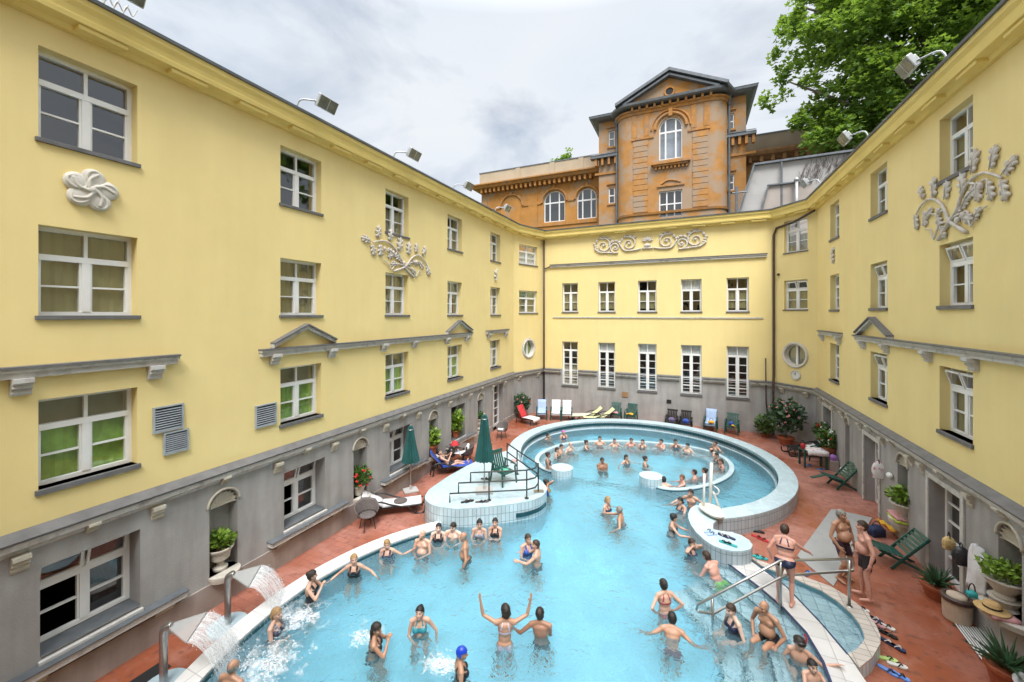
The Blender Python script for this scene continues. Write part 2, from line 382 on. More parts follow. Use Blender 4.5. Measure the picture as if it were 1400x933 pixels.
def wall(mb, L, z0, z1, ops, x0=0.):
    xs = sorted({x0, L, *[o[k] for o in ops for k in (0, 1)]}); zs = sorted({z0, z1, *[o[k] for o in ops for k in (2, 3)]})
    for a, b in zip(xs, xs[1:]):
        for c, d in zip(zs, zs[1:]):
            mx, mz = (a+b)/2, (c+d)/2
            if any(o[0] < mx < o[1] and o[2] < mz < o[3] for o in ops): continue
            mb.face([(a,0,c),(b,0,c),(b,0,d),(a,0,d)])
    for o in ops:
        a, b, c, d, dep = o[:5]; sh = o[5] if len(o) > 5 else 'rect'
        if sh == 'rect':
            loop = [(a,c),(b,c),(b,d),(a,d)]
        elif sh == 'arch':
            zs_ = d-(b-a)/2; ar = arch_pts(a, b, zs_); k = len(ar)//2
            loop = [(a,c),(b,c)]+ar[::-1]
            mb.face([(p[0],0,p[1]) for p in ar[:k+1]]+[(a,0,d)]); mb.face([(p[0],0,p[1]) for p in ar[k:]]+[(b,0,d)])
        else:
            cx, cz, rx, rz = (a+b)/2, (c+d)/2, (b-a)/2, (d-c)/2
            ar = [(cx-rx*math.cos(2*math.pi*i/32), cz-rz*math.sin(2*math.pi*i/32)) for i in range(32)]
            loop = ar
            for q, (ex, ez) in enumerate(((a,c),(b,c),(b,d),(a,d))):
                s = [ar[(q*8+i) % 32] for i in range(9)]
                mb.face([(p[0],0,p[1]) for p in s]+[(ex,0,ez)])
        for i in range(len(loop)):
            if len(o) > 6 and i == o[6]: continue
            p, q = loop[i], loop[(i+1) % len(loop)]
            mb.face([(p[0],0,p[1]),(p[0],dep,p[1]),(q[0],dep,q[1]),(q[0],0,q[1])])

def window(M, x0, x1, z0, z1, dep, par, style='cas', blind=None, tilt=False, sill=.06, open_=False):
    W, H = x1-x0, z1-z0; T = M @ Matrix.Translation((x0, dep, z0)); fb = MB(T); y0, y1 = -.05, .03; pn = MB(T)
    def fr(a, c, b, d, yy0=y0, yy1=y1): fb.box((a, yy0, c), (b, yy1, d))
    e = .065
    fr(0,0,W,e); fr(0,H-e,W,H); fr(0,e,e,H-e); fr(W-e,e,W,H-e)
    tz = H*(.66 if style == 'cas' else .8)
    fr(e, tz-.05, W-e, tz+.05, y0-.015, y1)
    c = W/2
    fr(c-.025, tz+.05, c+.025, H-e, y0+.01, y1)
    fr(c-.055, e, c+.055, tz-.05, y0-.01, y1)
    nb = 1 if style == 'cas' else 4
    for k in range(1, nb+1):
        z = e+(tz-.05-e)*k/(nb+1)
        fr(e, z-.016, c-.055, z+.016, y0+.02, y1); fr(c+.055, z-.016, W-e, z+.016, y0+.02, y1)
    for s_ in ((e, c-.055), (c+.055, W-e)):       # inner casement line
        for q in (s_[0], s_[1]-.03): fr(q, e, q+.03, tz-.05, y0+.012, y1-.004)
    f = fb.build('window', WFRAME, par)
    zt = H-e
    if tilt:
        zt = tz+.05
        for a, b in ((e, c-.025), (c+.025, W-e)):
            h = H-e-tz-.06; Mt = Matrix.Translation((0, -.05, tz+.06)) @ Matrix.Rotation(R(16), 4, 'X')
            tb = MB(T @ Mt)
            for q in ((a,-.02,0,b,.02,.05),(a,-.02,h-.05,b,.02,h),(a,-.02,.05,a+.04,.02,h-.05),(b-.04,-.02,.05,b,.02,h-.05)): tb.box(q[:3], q[3:])
            k = tb.build('tilted_sash', WFRAME, f); g = MB(T @ Mt); g.face([(a+.04,0,.05),(b-.04,0,.05),(b-.04,0,h-.05),(a+.04,0,h-.05)])
            o2 = g.build('sash_glass', GLASS, f)
    if open_: pn.face([(c,.0,e),(W-e,.0,e),(W-e,.0,zt),(c,.0,zt)]); pn.face([(e,.0,tz),(c,0,tz),(c,0,zt),(e,0,zt)])
    else: pn.face([(e,.0,e),(W-e,.0,e),(W-e,.0,zt),(e,.0,zt)])
    pn.build('pane', GLASS, f)
    if blind:
        m, lo, hi = blind; bb = MB(T); n = 24
        bb.grid([[(e*.5+(W-e)*i/n, .055+.014*math.sin(i*2.1), H*z) for i in range(n+1)] for z in (lo, hi)])
        bb.build('curtain', m, f)
    if sill:
        sb = MB(M); sb.box((x0-.04, -.05, z0-sill), (x1+.04, dep-.03, z0)); sb.build('sill', SLATE, f, bevel=.006)
    return f

def round_window(M, c, z, r, dep, par):
    T = M @ Matrix.Translation((c, 0, z)) @ Matrix.Rotation(R(90), 4, 'X'); fb = MB(T)
    # ring profile swept: the lathe axis points to the courtyard
    fb.lathe([(r+.09,-.01),(r+.09,.05),(r+.06,.07),(r-.01,.05),(r-.03,-dep)], n=36, caps=False)
    fb.lathe([(r-.0,-dep+.03),(r-.0,-dep+.07),(r-.08,-dep+.07),(r-.08,-dep+.03)], n=36, caps=False)
    f = fb.build('round_window', RELIEFP, par)
    m2 = MB(M); m2.box((c-.05, dep-.09, z-r+.05), (c+.05, dep-.02, z+r-.05)); m2.build('mullion', WFRAME, f)
    g = MB(M); g.face([(c+(r-.02)*math.cos(2*math.pi*i/32), dep-.03, z+(r-.02)*math.sin(2*math.pi*i/32)) for i in range(32)]); g.build('pane', GLASS, f)
    b = MB(M); b.face([(c+(r-.01)*math.cos(2*math.pi*i/32), dep+.03, z+(r-.01)*math.sin(2*math.pi*i/32)) for i in range(32)]); b.build('curtain', BLIND if M.translation.x < -5 else BLINDB, f)

def sweep(poly, prof, i0, i1, dz=None, closed=False, mb=None, ends=(True, True)):
    mb = mb or MB(); k = len(poly); nd = []
    for i in range(k):
        def dr(a, b): return V((poly[b][0]-poly[a][0], poly[b][1]-poly[a][1], 0)).normalized()
        a = dr(i-1, i) if (i or closed) else dr(i, i+1); b = dr(i, (i+1) % k) if (i < k-1 or closed) else a
        na = V((a.y, -a.x, 0)); nb = V((b.y, -b.x, 0)); n = (na+nb); n.normalize(); n /= max(.3, n.dot(na)); nd.append(n)
    rings = []
    for i in range(i0, i1+1):
        d = dz[i] if dz else 0
        rings.append([V((poly[i][0], poly[i][1], 0))+nd[i]*o+V((0,0,z+d)) for o, z in prof])
    m = len(prof)
    for A, B in zip(rings, rings[1:]):
        for j in range(m): mb.face([A[j], B[j], B[(j+1) % m], A[(j+1) % m]])
    if ends[0]: mb.face(rings[0])
    if ends[1]: mb.face(rings[-1][::-1])
    return mb

EAVE = [(-.1,11.32),(.10,11.32),(.14,11.40),(.34,11.42),(.36,11.50),(.34,11.52),(.36,11.62),(.42,11.70),(.42,11.80),(-.1,11.84)]
GUTTER = [(.38,11.80),(.47,11.805),(.48,11.86),(-.1,11.90)]
STRP = [(-.05,2.72),(.05,2.72),(.07,2.78),(.15,2.82),(.17,2.92),(-.05,2.925)]
STRC = [(-.05,2.93),(.19,2.93),(.20,2.965),(-.05,3.10)]
def corbel_mb(M, w, h, d):
    b = MB(M); pr = [(0,0),(-d*.35,0),(-d*.45,h*.15),(-d*.38,h*.3),(-d*.7,h*.45),(-d*.62,h*.6),(-d,h*.75),(-d,h),(0,h)]
    for i in range(len(pr)):
        p, q = pr[i], pr[(i+1) % len(pr)]
        b.face([(-w/2,p[0],p[1]),(w/2,p[0],p[1]),(w/2,q[0],q[1]),(-w/2,q[0],q[1])])
    b.face([(-w/2,*p) for p in pr[::-1]]); b.face([(w/2,*p) for p in pr])
    return b
def corbel(M, x, z, par, w=.2, h=.26, d=.16, m=None, nm='corbel'): return corbel_mb(M @ Matrix.Translation((x, 0, z)), w, h, d).build(nm, m or CORBEL, par)
def eave_block(M, x, par, dz=0):
    b = MB(M); b.box((x-.33, -.30, 11.335+dz), (x+.33, 0, 11.41+dz)); b.build('eave_block', YTRIM, par, bevel=.015)

def shell_niche(M, x0, x1, z0, z1, par, ledge=True, dep=.34):
    b = MB(M); c = (x0+x1)/2; r = (x1-x0)/2; zs = z1-r
    b.face([(x0,dep,z0),(x1,dep,z0),(x1,dep,z1),(x0,dep,z1)])
    b.build('niche_back', GREY, par)
    s = MB(M); n = 9                                     # fluted half dome
    rows = []
    for k in range(7):
        t = k/6; row = []
        for i in range(4*n+1):
            a = math.pi*i/(4*n); fl = 1-.10*(i % 4 in (1, 2, 3))*t - .04*(i % 4 == 2)*t
            q = r*t*fl*.99
            row.append((c-q*math.cos(a), .015+.11*(1-t*t)**.5-.02*math.cos(a*n*2)*t, zs-.10*r*(1-t)-.16*r+q*math.sin(a)*1.14))
        rows.append(row)
    s.grid(rows)
    arr = [(c-(r+.035)*math.cos(math.pi*i/20), -.012, zs+(r+.035)*math.sin(math.pi*i/20)) for i in range(21)]
    s.tube(arr, .03, 6)
    s.build('niche_shell', CORBEL, par, smooth=True)
    if ledge:
        l = MB(M); l.lathe([(r*.6,z0-.16),(r*1.05,z0-.13),(r*1.1,z0-.05),(r*1.1,z0+.0)], (c,0.02,0), 18); l.build('niche_ledge', STONEP, par)

def gable(M, xa, xb, zb, zt, par):
    c = (xa+xb)/2
    for nm, m, t0, t1, d in (('pediment_moulding', STRING, -.09, 0, .14), ('pediment_cap', SLATE, .003, .045, .19)):
        b = MB(M)
        for s in (-1, 1):
            e = xa if s < 0 else xb
            p = [(e, zb), (c, zt)]; L = math.dist(*p); nx, nz = -(zt-zb)/L*-s, abs(c-e)/L
            q = [(p[0][0]+nx*t0*0, p[0][1]+t0), (c, p[1][1]+t0), (c, p[1][1]+t1), (p[0][0], p[0][1]+t1)]
            f = [(x, -d, z) for x, z in q]; k = [(x, .0, z) for x, z in q]
            b.face(f if s < 0 else f[::-1])
            for i in range(4): b.face([f[i], f[(i+1) % 4], k[(i+1) % 4], k[i]])
        b.build(nm, m, par, merge=True)
def string_run(M, xa, xb, z, par, cap=True):
    b = MB(M); b.box((xa, -.11, z-.15), (xb, 0, z-.05)); b.box((xa-.02, -.15, z-.05), (xb+.02, 0, z)); b.build('string_course', STRING, par)
    if cap:
        c = MB(M); c.box((xa-.03, -.175, z+.002), (xb+.03, 0, z+.04)); c.build('string_cap', SLATE, par)
def vent(M, x0, x1, z0, z1, par):
    b = MB(M); b.box((x0,-.05,z0),(x1,.0,z0+.03)); b.box((x0,-.05,z1-.03),(x1,0,z1)); b.box((x0,-.05,z0+.03),(x0+.03,0,z1-.03)); b.box((x1-.03,-.05,z0+.03),(x1,0,z1-.03))
    n = 9
    for i in range(n):
        z = z0+.04+(z1-z0-.08)*i/n
        b.face([(x0+.03,-.045,z),(x1-.03,-.045,z),(x1-.03,-.018,z+.019),(x0+.03,-.018,z+.019)])
    f = b.build('vent_grille', GRILLE, par); k = MB(M); k.face([(x0+.02,-.006,z0+.02),(x1-.02,-.006,z0+.02),(x1-.02,-.006,z1-.02),(x0+.02,-.006,z1-.02)]); k.build('vent_opening', BLACK, f)

def leafy_relief(M, par, stems, leaves, acorns, cutends=()):
    b = MB(M)
    for pts, r in stems:
        c = crom([(x, -.045, z) for x, z in pts], 6); b.tube(c, [r*(1-.45*i/len(c)) for i in range(len(c))], 8)
    rr = random.Random(3)
    for x, z, a, s in leaves:        # lobed oak leaf = overlapping lobes along a midrib
        d = V((math.cos(R(a)), 0, math.sin(R(a)))); n = V((-d.z, 0, d.x)); Q = Matrix.Rotation(-R(a), 3, 'Y'); s *= 1.08
        b.sph(V((x,-.03,z))+d*s*.5, (s*.50, .04, s*.14), 9, 6, Q)
        for t, w, ax in ((.12,.62,60),(.38,.95,50),(.66,.85,40)):
            for sg in (-1, 1): b.sph(V((x,-.035+rr.uniform(-.012,.012),z))+d*(s*(t+.06))+n*(sg*s*.17*w), (s*.19*w, .034, s*.085), 8, 5, Matrix.Rotation(-R(a+sg*ax), 3, 'Y'))
        b.tube([V((x,-.07,z)), V((x,-.075,z))+d*s*.55, V((x,-.045,z))+d*s*.95], .010, 5)
    for x, z, s in acorns: b.sph((x,-.06,z), (s*.8, s*.7, s), 8, 6)
    return b.build('branch_relief', RELIEF, par, smooth=True)

def pipe(path, par, r=.055, nm='drainpipe'):
    b = MB(); b.tube(path, r, 10); return b.build(nm, PIPE, par, smooth=True)

# ---- left wing
ML = frame(P[0], P[1]); SL = lambda y: y+3.
LW = thing('courtyard_wing', 'long yellow courtyard wing on the left with crossed branch relief and grille vents', 'building', (XL, -3, 0), 'yellow courtyard wings')
colsL = [(2.78,4.06),(6.99,8.25),(10.89,12.14),(14.78,15.99),(18.87,20.06)]
upL = [(9.39,10.90),(6.48,7.97),(3.63,5.10)]
opsU, opsP, wins = [], [], []
for ci, (a, b) in enumerate(colsL):
    for ri, (z0, z1) in enumerate(upL):
        opsU.append((SL(a), SL(b), z0, z1, .5)); wins.append((SL(a), SL(b), z0, z1, ri, ci))
gL = [(2.79,4.09),(7.07,8.35),(11.07,12.28),(15.02,16.2)]
for a, b in gL: opsP.append((SL(a), SL(b), .90, 2.36, .5))
opsP.append((SL(19.08), SL(20.4), .25, 2.62, .5))
nichL = [(5.30,5.90),(9.42,10.0),(13.40,14.0),(17.44,18.02)]
for a, b in nichL: opsP.append((SL(a), SL(b), .68, 2.5, .36, 'arch'))
LEN = P[1][1]+3
b = MB(ML); wall(b, LEN, 3.0, 11.4, opsU); b.build('stucco_wall', YELLOW, LW)
b = MB(ML @ Matrix.Translation((0,-.03,0))); wall(b, LEN, -.2, 3.0, opsP); b.build('plinth_wall', GREY, LW)
b = MB(ML)
segs = [0, SL(19.08), SL(20.4), LEN]
for x0, x1 in ((0, SL(19.05)), (SL(20.43), LEN)): b.box((x0,-.075,-.2),(x1,-.031,.55))
b.build('base_course', BASEST, LW)
b = MB(ML); b.box((0,5.,-.2),(LEN,5.3,11.6)); b.face([(0,0,11.5),(LEN,0,11.5),(LEN,5.2,11.5),(0,5.2,11.5)]); b.face([(0,0,-.2),(0,5,-.2),(0,5,11.4),(0,0,11.4)]); b.face([(LEN,.6,-.2),(LEN,5,-.2),(LEN,5,11.4),(LEN,.6,11.4)])
for z in (.0,3.1,6.,9.): b.face([(0,.56,z),(LEN,.56,z),(LEN,5,z),(0,5,z)])
b.build('inner_walls', INTER, LW)
for a, c, z0, z1, ri, ci in wins:
    bl = None
    if ri == 2: bl = (BLIND, .03, .66) if ci < 4 else (BLINDD, .1, 1)
    if ri == 1: bl = (BLINDD, .03, .97) if ci in (0, 1, 2) else (BLINDB, .5, .97)
    if ri == 0 and ci in (2, 3): bl = (BLINDD, .02, .6)
    window(ML, a, c, z0, z1, .27, LW, blind=bl, sill=.07 if ri < 2 else .09)
    if ri == 2 and ci < 4:
        k = MB(ML); k.grid([[(a+.05+(c-a-.1)*i/8, .315, z) for i in range(9)] for z in (z0+1.0, z1-.05)]); k.build('roller_blind', BLINDD, LW)
for i, (a, c) in enumerate(gL):
    window(ML, SL(a), SL(c), .92, 2.36, .42, LW, tilt=(i < 3), open_=(i in (0, 1)), sill=0, blind=(BLINDB, .1, .5) if i == 3 else None)
    l = MB(ML); xa, xb = SL(a)-.45, SL(c)+.7
    l.box((xa,-.22,.66),(xb,-.03,.70)); l.box((xa,-.22,.70),(xb,-.03,.78)); l.box((SL(a),-.03,.86),(SL(c),.38,.895)); l.box((SL(a)-.03,-.10,.79),(SL(c)+.03,-.032,.85))
    o = l.build('window_ledge', STRING, LW, bevel=.008)
    z = MB(ML); z.box((xa-.02,-.245,.782),(xb+.02,-.03,.80)); z.box((SL(a),-.029,.897),(SL(c),.36,.91)); z.build('ledge_flashing', ZINC, o)
    for x in (SL(a)-.1, SL(c)+.35): corbel(ML, x, .44, LW, .3, .22, .17)
for a, c in nichL: shell_niche(ML @ Matrix.Translation((0,-.03,0)), SL(a), SL(c), .68, 2.5, LW)
def french_door(M, x0, x1, z0, z1, dep, par, cols=2):
    T = M @ Matrix.Translation((x0, dep, z0)); W, H = x1-x0, z1-z0; f = MB(T)
    f.box((0,-.05,0),(.09,.04,H)); f.box((W-.09,-.05,0),(W,.04,H)); f.box((.09,-.05,H-.09),(W-.09,.04,H)); f.box((.09,-.04,0),(W-.09,.03,.14))
    for k in range(1, cols): f.box((W*k/cols-.07,-.05,.14),(W*k/cols+.07,.03,H-.09))
    for k in range(1, 5): f.box((.09,-.03,.14+(H-.23)*k/5-.02),(W-.09,.015,.14+(H-.23)*k/5+.02))
    d = f.build('door', WFRAME, par); g = MB(T); g.face([(.09,0,.14),(W-.09,0,.14),(W-.09,0,H-.09),(.09,0,H-.09)]); g.build('pane', GLASS, d)
    h = MB(T); h.tube([(W/2-.04,-.06,1.0),(W/2-.04,-.1,1.0),(W/2-.14,-.1,1.0)], .012, 6); h.build('handle', STEEL, d)
french_door(ML, SL(19.08), SL(20.4), .25, 2.62, .3, LW)
sweep(P, EAVE, 0, 1, DZ).build('eaves', YTRIM, LW); sweep(P, GUTTER, 0, 1, DZ).build('gutter', ZINC, LW)
sweep(P, STRP, 0, 1).build('string_course', STRING, LW); sweep(P, STRC, 0, 1).build('string_cap', SLATE, LW)
for i in range(18): eave_block(ML, 1.2+i*1.32, LW)
for y in (2.57,4.35,6.88,8.65,10.82,12.64,14.84,16.61,19.0,20.5): corbel(ML, SL(y), 2.44, LW)
for y in (3.4,5.6,7.7,9.7,11.7,13.7,15.7,17.7,19.7): corbel(ML, SL(y)+.0, 2.66, LW, .16, .17, .19, CORBEL)
string_run(ML, SL(-3), SL(4.67), 5.64, LW); string_run(ML, SL(6.44), SL(16.75), 5.60, LW); string_run(ML, SL(18.33), SL(20.94), 5.62, LW)
for y in (2.58,4.31,6.8,8.57,10.75,12.42,14.67,16.34,18.6,20.65): corbel(ML, SL(y), 5.22, LW, .22, .27, .2, STRING)
gable(ML, SL(6.72), SL(8.66), 5.74, 6.2, LW); gable(ML, SL(14.62), SL(16.74), 5.72, 6.2, LW)
for q in ((4.29,4.81,4.13,4.65),(4.46,4.9,3.65,4.10),(6.32,6.86,3.70,4.26)): vent(ML, SL(q[0]), SL(q[1]), q[2], q[3], LW)
# flower knot of five interlaced loops
b = MB(ML); cx, cz = SL(3.40), 8.70
for k in range(5):
    a = R(90+72*k-8); px, pz = cx+.21*math.cos(a), cz+.21*math.sin(a); Q = Matrix.Rotation(-a, 3, 'Y')
    b.sph((px,-.03,pz), (.17,.055,.168), 16, 8, Q)
    lp = [V((px,-.085,pz))+Q @ V((.125*math.cos(t*.3491), -.01*math.sin(t*.35), .10*math.sin(t*.3491))) for t in range(18)]
    b.tube([q+V((0,.028,0)) for q in lp], .028, 7, closed=True)
    b.tube(crom([(cx+.04*math.cos(a+1.2),-.08,cz+.04*math.sin(a+1.2)),(cx+.17*math.cos(a+.35),-.08,cz+.17*math.sin(a+.35)),(cx+.30*math.cos(a-.15),-.065,cz+.30*math.sin(a-.15))], 6), .03, 6)
b.sph((cx,-.08,cz), (.07,.04,.07)); b.build('flower_relief', RELIEFP, LW, smooth=True)
def LB(u, v): return (SL(9.5+(u-482)/103*3.95), 9.42-(v-310)/70*1.62)     # measured off the wall grid
def ZB(px, py): return LB(480+px/9.333, 290+py/9.333)
stems = [([ZB(*p) for p in ((720,790),(600,670),(520,500),(440,390),(370,345),(290,350),(200,395))], .040),
         ([ZB(*p) for p in ((450,745),(600,650),(680,520),(740,460),(800,440),(880,500),(930,580))], .040),
         ([ZB(*p) for p in ((560,610),(470,520),(390,470),(290,480))], .026), ([ZB(*p) for p in ((640,600),(720,560),(800,540),(850,600))], .026),
         ([ZB(*p) for p in ((590,640),(480,630),(420,720),(370,640),(310,600))], .026), ([ZB(*p) for p in ((620,650),(690,680),(750,770),(800,690),(850,710))], .026)]
LVS = [(255,330,80,.45),(400,330,80,.45),(180,390,170,.42),(190,420,-70,.4),(280,400,-80,.42),(370,440,-20,.4),(520,450,80,.55),(460,500,200,.35),(650,470,85,.5),(760,420,85,.4),(860,430,65,.42),(930,560,-70,.45),(800,530,-40,.38),(700,560,0,.38),(540,570,150,.4),(500,640,180,.35),(680,660,-30,.35),(610,620,10,.3)]
leafy_relief(ML, LW, stems, [(*ZB(x, y), a, s) for x, y, a, s in LVS], [(*ZB(*p), .07) for p in ((440,480),(580,600),(760,550),(330,450))])
def rosette(M, x, z, par, s=1.):
    b = MB(M)
    for k in range(7):
        b.sph((x+.09*s*math.sin(k*2.4), -.04, z-.27*s+k*.085*s), (.085*s,.06,.075*s), 8, 6)
    b.tube([(x,-.05,z-.3*s),(x,-.06,z+.33*s)], .03, 6); b.sph((x,-.06,z+.1*s), (.10*s,.06,.10*s), 8, 6); b.build('rosette_relief', RELIEFP, par, smooth=True)
rosette(ML, SL(19.43), 8.65, LW)

# ---- back wing with its two canted corners
BW = thing('courtyard_wing', 'yellow end wing across the courtyard with scroll frieze, round windows and brown drainpipes', 'building', (-2.4, YB, 0), 'yellow courtyard wings')
MC, MB_, MD = frame(P[1], P[2]), frame(P[2], P[3]), frame(P[3], P[4])
LC, LB_, LD = math.dist(P[1], P[2]), math.dist(P[2], P[3]), math.dist(P[3], P[4])
r1 = [(1.32,2.34),(3.62,4.64),(5.97,7.01),(8.31,9.37),(10.6,11.65)]
opsU = [(a, c, 6.66, 8.48, .4) for a, c in r1]; opsP = [(a, c, 2.0, 3.02, .4, 'rect', 2) for a, c in r1]; opsU += [(a, c, 3.02, 4.77, .4, 'rect', 0) for a, c in r1]
wU = MB(MB_); wall(wU, LB_, 3.02, 11.4, opsU); wP = MB(MB_ @ Matrix.Translation((0,-.0,0))); wall(wP, LB_, -.2, 3.02, opsP)
cU = [(.52,2.3,9.6,10.8,.4),(.52,2.3,6.59,7.97,.4),(.93,1.93,3.87,4.87,.4,'round')]
dU = [(.55,1.72,9.6,11.2,.4),(.55,1.72,6.74,8.2,.4),(.58,1.66,3.94,5.02,.4,'round')]
wU.M = MC; wall(wU, LC, 3.0, 11.4, cU); wP.M = MC; wall(wP, LC, -.2, 3.0, [])
wU.M = MD; wall(wU, LD, 3.0, 11.4, dU); wP.M = MD; wall(wP, LD, -.2, 3.0, [])
wU.build('stucco_wall', YELLOW, BW); wP.build('plinth_wall', GREY, BW)
b = MB(MB_); b.box((-.6,5,-.2),(LB_+.8,5.3,11.6)); b.face([(-1,0,11.5),(LB_+1,0,11.5),(LB_+1,5.2,11.5),(-1,5.2,11.5)]); b.face([(-.6,.5,-.2),(-.6,5,-.2),(-.6,5,11.5),(-.6,.5,11.5)]); b.face([(LB_+.8,.5,-.2),(LB_+.8,5,-.2),(LB_+.8,5,11.4),(LB_+.8,.5,11.4)])
for z in (.0,5.6,9.): b.face([(-.5,.5,z),(LB_+.5,.5,z),(LB_+.5,5,z),(-.5,5,z)])
b.build('inner_walls', INTER, BW)
for i, (a, c) in enumerate(r1):
    window(MB_, a, c, 6.66, 8.48, .22, BW, blind=(BLINDD, .1, .62) if i != 3 else (WBLIND, .68, 1), sill=.07)
    window(MB_, a, c, 2.0, 4.77, .2, BW, style='french', blind=(WBLIND, .8, .98) if i else (BLINDB, .02, .5), sill=.09)
    g = MB(MB_)
    for z in np.linspace(2.15, 3.0, 6): g.tube([(a+.02,-.02,z),(c-.02,-.02,z)], .009, 6)
    for x in (a+.03, (a+c)/2, c-.03): g.tube([(x,-.02,2.02),(x,-.02,3.02)], .012, 6)
    g.build('window_guard', WFRAME, BW)
for M, q, rz in ((MC, cU, 4.37), (MD, dU, 4.48)):
    window(M, *q[0][:4], .22, BW, blind=(WBLIND, .05, .6) if M is MC else (BLINDB, .02, .55)); window(M, *q[1][:4], .22, BW, tilt=(M is MD), blind=(BLINDD, .02, .6))
    round_window(M, (q[2][0]+q[2][1])/2, (q[2][2]+q[2][3])/2, .50 if M is MC else .54, .22, BW)
    r_ = MB(M @ Matrix.Translation(((q[2][0]+q[2][1])/2, -.005, (q[2][2]+q[2][3])/2)) @ Matrix.Rotation(R(90), 4, 'X'))
    r_.lathe([(.58,0),(.58,.02),(.64,.02),(.655,.0)], n=40, caps=False); r_.build('window_surround', STRING, BW)
sweep(P, EAVE, 1, 4, DZ).build('eaves', YTRIM, BW); sweep(P, GUTTER, 1, 4, DZ).build('gutter', ZINC, BW)
# string course stops at the tall windows
for M, L, runs in ((MC, LC, [(0, LC)]), (MD, LD, [(0, LD)]), (MB_, LB_, [(0,1.25),(2.41,3.55),(4.71,5.9),(7.08,8.24),(9.44,10.53),(11.72,LB_)])):
    for a, c in runs:
        b = MB(M); b.box((a,-.15,2.82),(c,-.0,2.925)); b.box((a,-.06,2.72),(c,-.0,2.82)); b.build('string_course', STRING, BW)
        b = MB(M); b.box((a,-.19,2.93),(c,0,2.975)); b.build('string_cap', SLATE, BW)
string_run(MB_, .55, 12.45, 9.66, BW); b = MB(MB_); b.box((.7,-.05,6.27),(12.3,0,6.34)); b.build('sill_band', STRING, BW)
for i in range(9): eave_block(MB_, .7+i*1.42, BW, .04)
eave_block(MC, .7, BW); eave_block(MC, 2.1, BW); eave_block(MD, .5, BW, .08); eave_block(MD, 1.6, BW, .08)
for M, x in ((MC,.5),(MC,2.3),(MD,.5),(MD,1.7)): corbel(M, x, 2.5, BW)
b = MB(MB_ @ Matrix.Translation((0,0,10.63)))                      # acanthus scroll frieze
def spiral(cx, cz, r, a0, turns, sg, w=.05):
    n = 26; return b.tube([(cx+sg*r*(1-.75*i/n)*math.cos(a0+turns*2*math.pi*i/n), -.06, cz+r*(1-.75*i/n)*math.sin(a0+turns*2*math.pi*i/n)) for i in range(n+1)], [w*(1-.4*i/n) for i in range(n+1)], 7)
for sg in (-1, 1):
    X = lambda q: 6.5+sg*q
    for cx, cz, r in ((1.05,.08,.42),(1.85,-.10,.34),(2.55,.06,.46)):
        spiral(X(cx), cz, r, 1.2 if cx != 1.85 else 4.2, 1.35, sg)
        b.sph((X(cx), -.06, cz), (.08,.06,.08), 8, 6)
        for k in range(4):
            a = k*.55+.6; b.sph((X(cx)+sg*(r+.06)*math.cos(a), -.05, cz+(r+.06)*math.sin(a)), (.13,.05,.075), 8, 5, Matrix.Rotation(-(a+1.2)*sg, 3, 'Y'))
    b.tube(crom([(X(.35),-.06,-.25),(X(.7),-.06,-.32),(X(1.3),-.06,-.30),(X(1.6),-.06,.12)], 6), .045, 6)
    b.tube(crom([(X(1.95),-.06,-.42),(X(2.3),-.06,-.38),(X(2.8),-.06,-.32),(X(3.1),-.06,-.1)], 6), .045, 6)
    for k in range(4): b.sph((X(2.95+.05*k), -.05, -.2+.13*k), (.10,.05,.06), 8, 5)
for k in range(7): a = R(20+k*23.3); b.sph((6.5+.19*math.cos(a), -.06, .12+.19*math.sin(a)), (.15,.05,.05), 8, 5, Matrix.Rotation(-a, 3, 'Y'))
b.box((6.2,-.09,-.30),(6.8,0,-.22)); b.sph((6.5,-.07,-.1), (.2,.07,.12)); b.build('scroll_relief', RELIEF, BW, smooth=True)
rx, ry = P[2][0]+.12, YB-.1
pipe([(rx,ry,11.3),(rx,ry,.3)], BW); pipe([(P[2][0]+.15,YB-.08,9.45),(P[2][0]+.35,YB-.08,9.5),(P[2][0]+.6,YB-.08,9.62)], BW, .04)
rx = P[3][0]-.02
pipe([(XR-.15,P[4][1]-.25,11.35),(rx+.7,ry-.75,11.05),(rx+.1,ry-.1,10.95),(rx,ry-.02,10.6),(rx,ry-.02,3.3),(rx-.05,ry-.2,2.9),(rx-.05,ry-.18,.3)], BW)
pipe([(rx-.35,YB-.06,4.2),(rx-.33,YB-.06,2.0),(rx-.2,YB-.06,.3)], BW, .03, 'cable_conduit')
b = MB(MB_); b.box((5.05,-.04,1.55),(5.4,-.003,1.85)); b.build('wall_box', mat('copper_box', (.3,.17,.08), .6), BW); b = MB(MB_); b.box((7.55,-.03,1.4),(7.8,-.003,1.6)); b.build('air_vent', BLACK, BW)
b = MB(MD); b.sph((.3,-.07,8.55), .07); b.build('alarm_lamp', PIPE, BW)

# ---- right wing
MR = frame(P[4], P[5]); SR = lambda q: q+3.02
RW = thing('courtyard_wing', 'yellow courtyard wing on the right, with oak branch relief and three grey doorways', 'building', (XR, 10, 0), 'yellow courtyard wings')
colsR = [(7.14,8.38),(3.12,4.36),(-1.07,.06)]; rowsR = [(9.65,11.13),(6.70,8.14),(3.76,5.28)]
opsU, opsP = [], []
for a, c in colsR:
    for z0, z1 in rowsR: opsU.append((SR(a), SR(c), z0, z1, .5))
drR = [(-1.87,-.69,.28,2.46),(2.72,3.9,.16,2.44),(6.78,8.08,.08,2.48)]
for a, c, z0, z1 in drR: opsP.append((SR(a), SR(c), z0, z1, .75))
nichR = [(.86,1.32,.64),(5.1,5.69,.80),(9.2,9.80,1.0)]
for a, c, z0 in nichR: opsP.append((SR(a), SR(c), z0, 2.58, .36, 'arch'))
LEN = P[4][1]+3
b = MB(MR); wall(b, LEN, 3.0, 11.5, opsU); b.build('stucco_wall', YELLOW, RW)
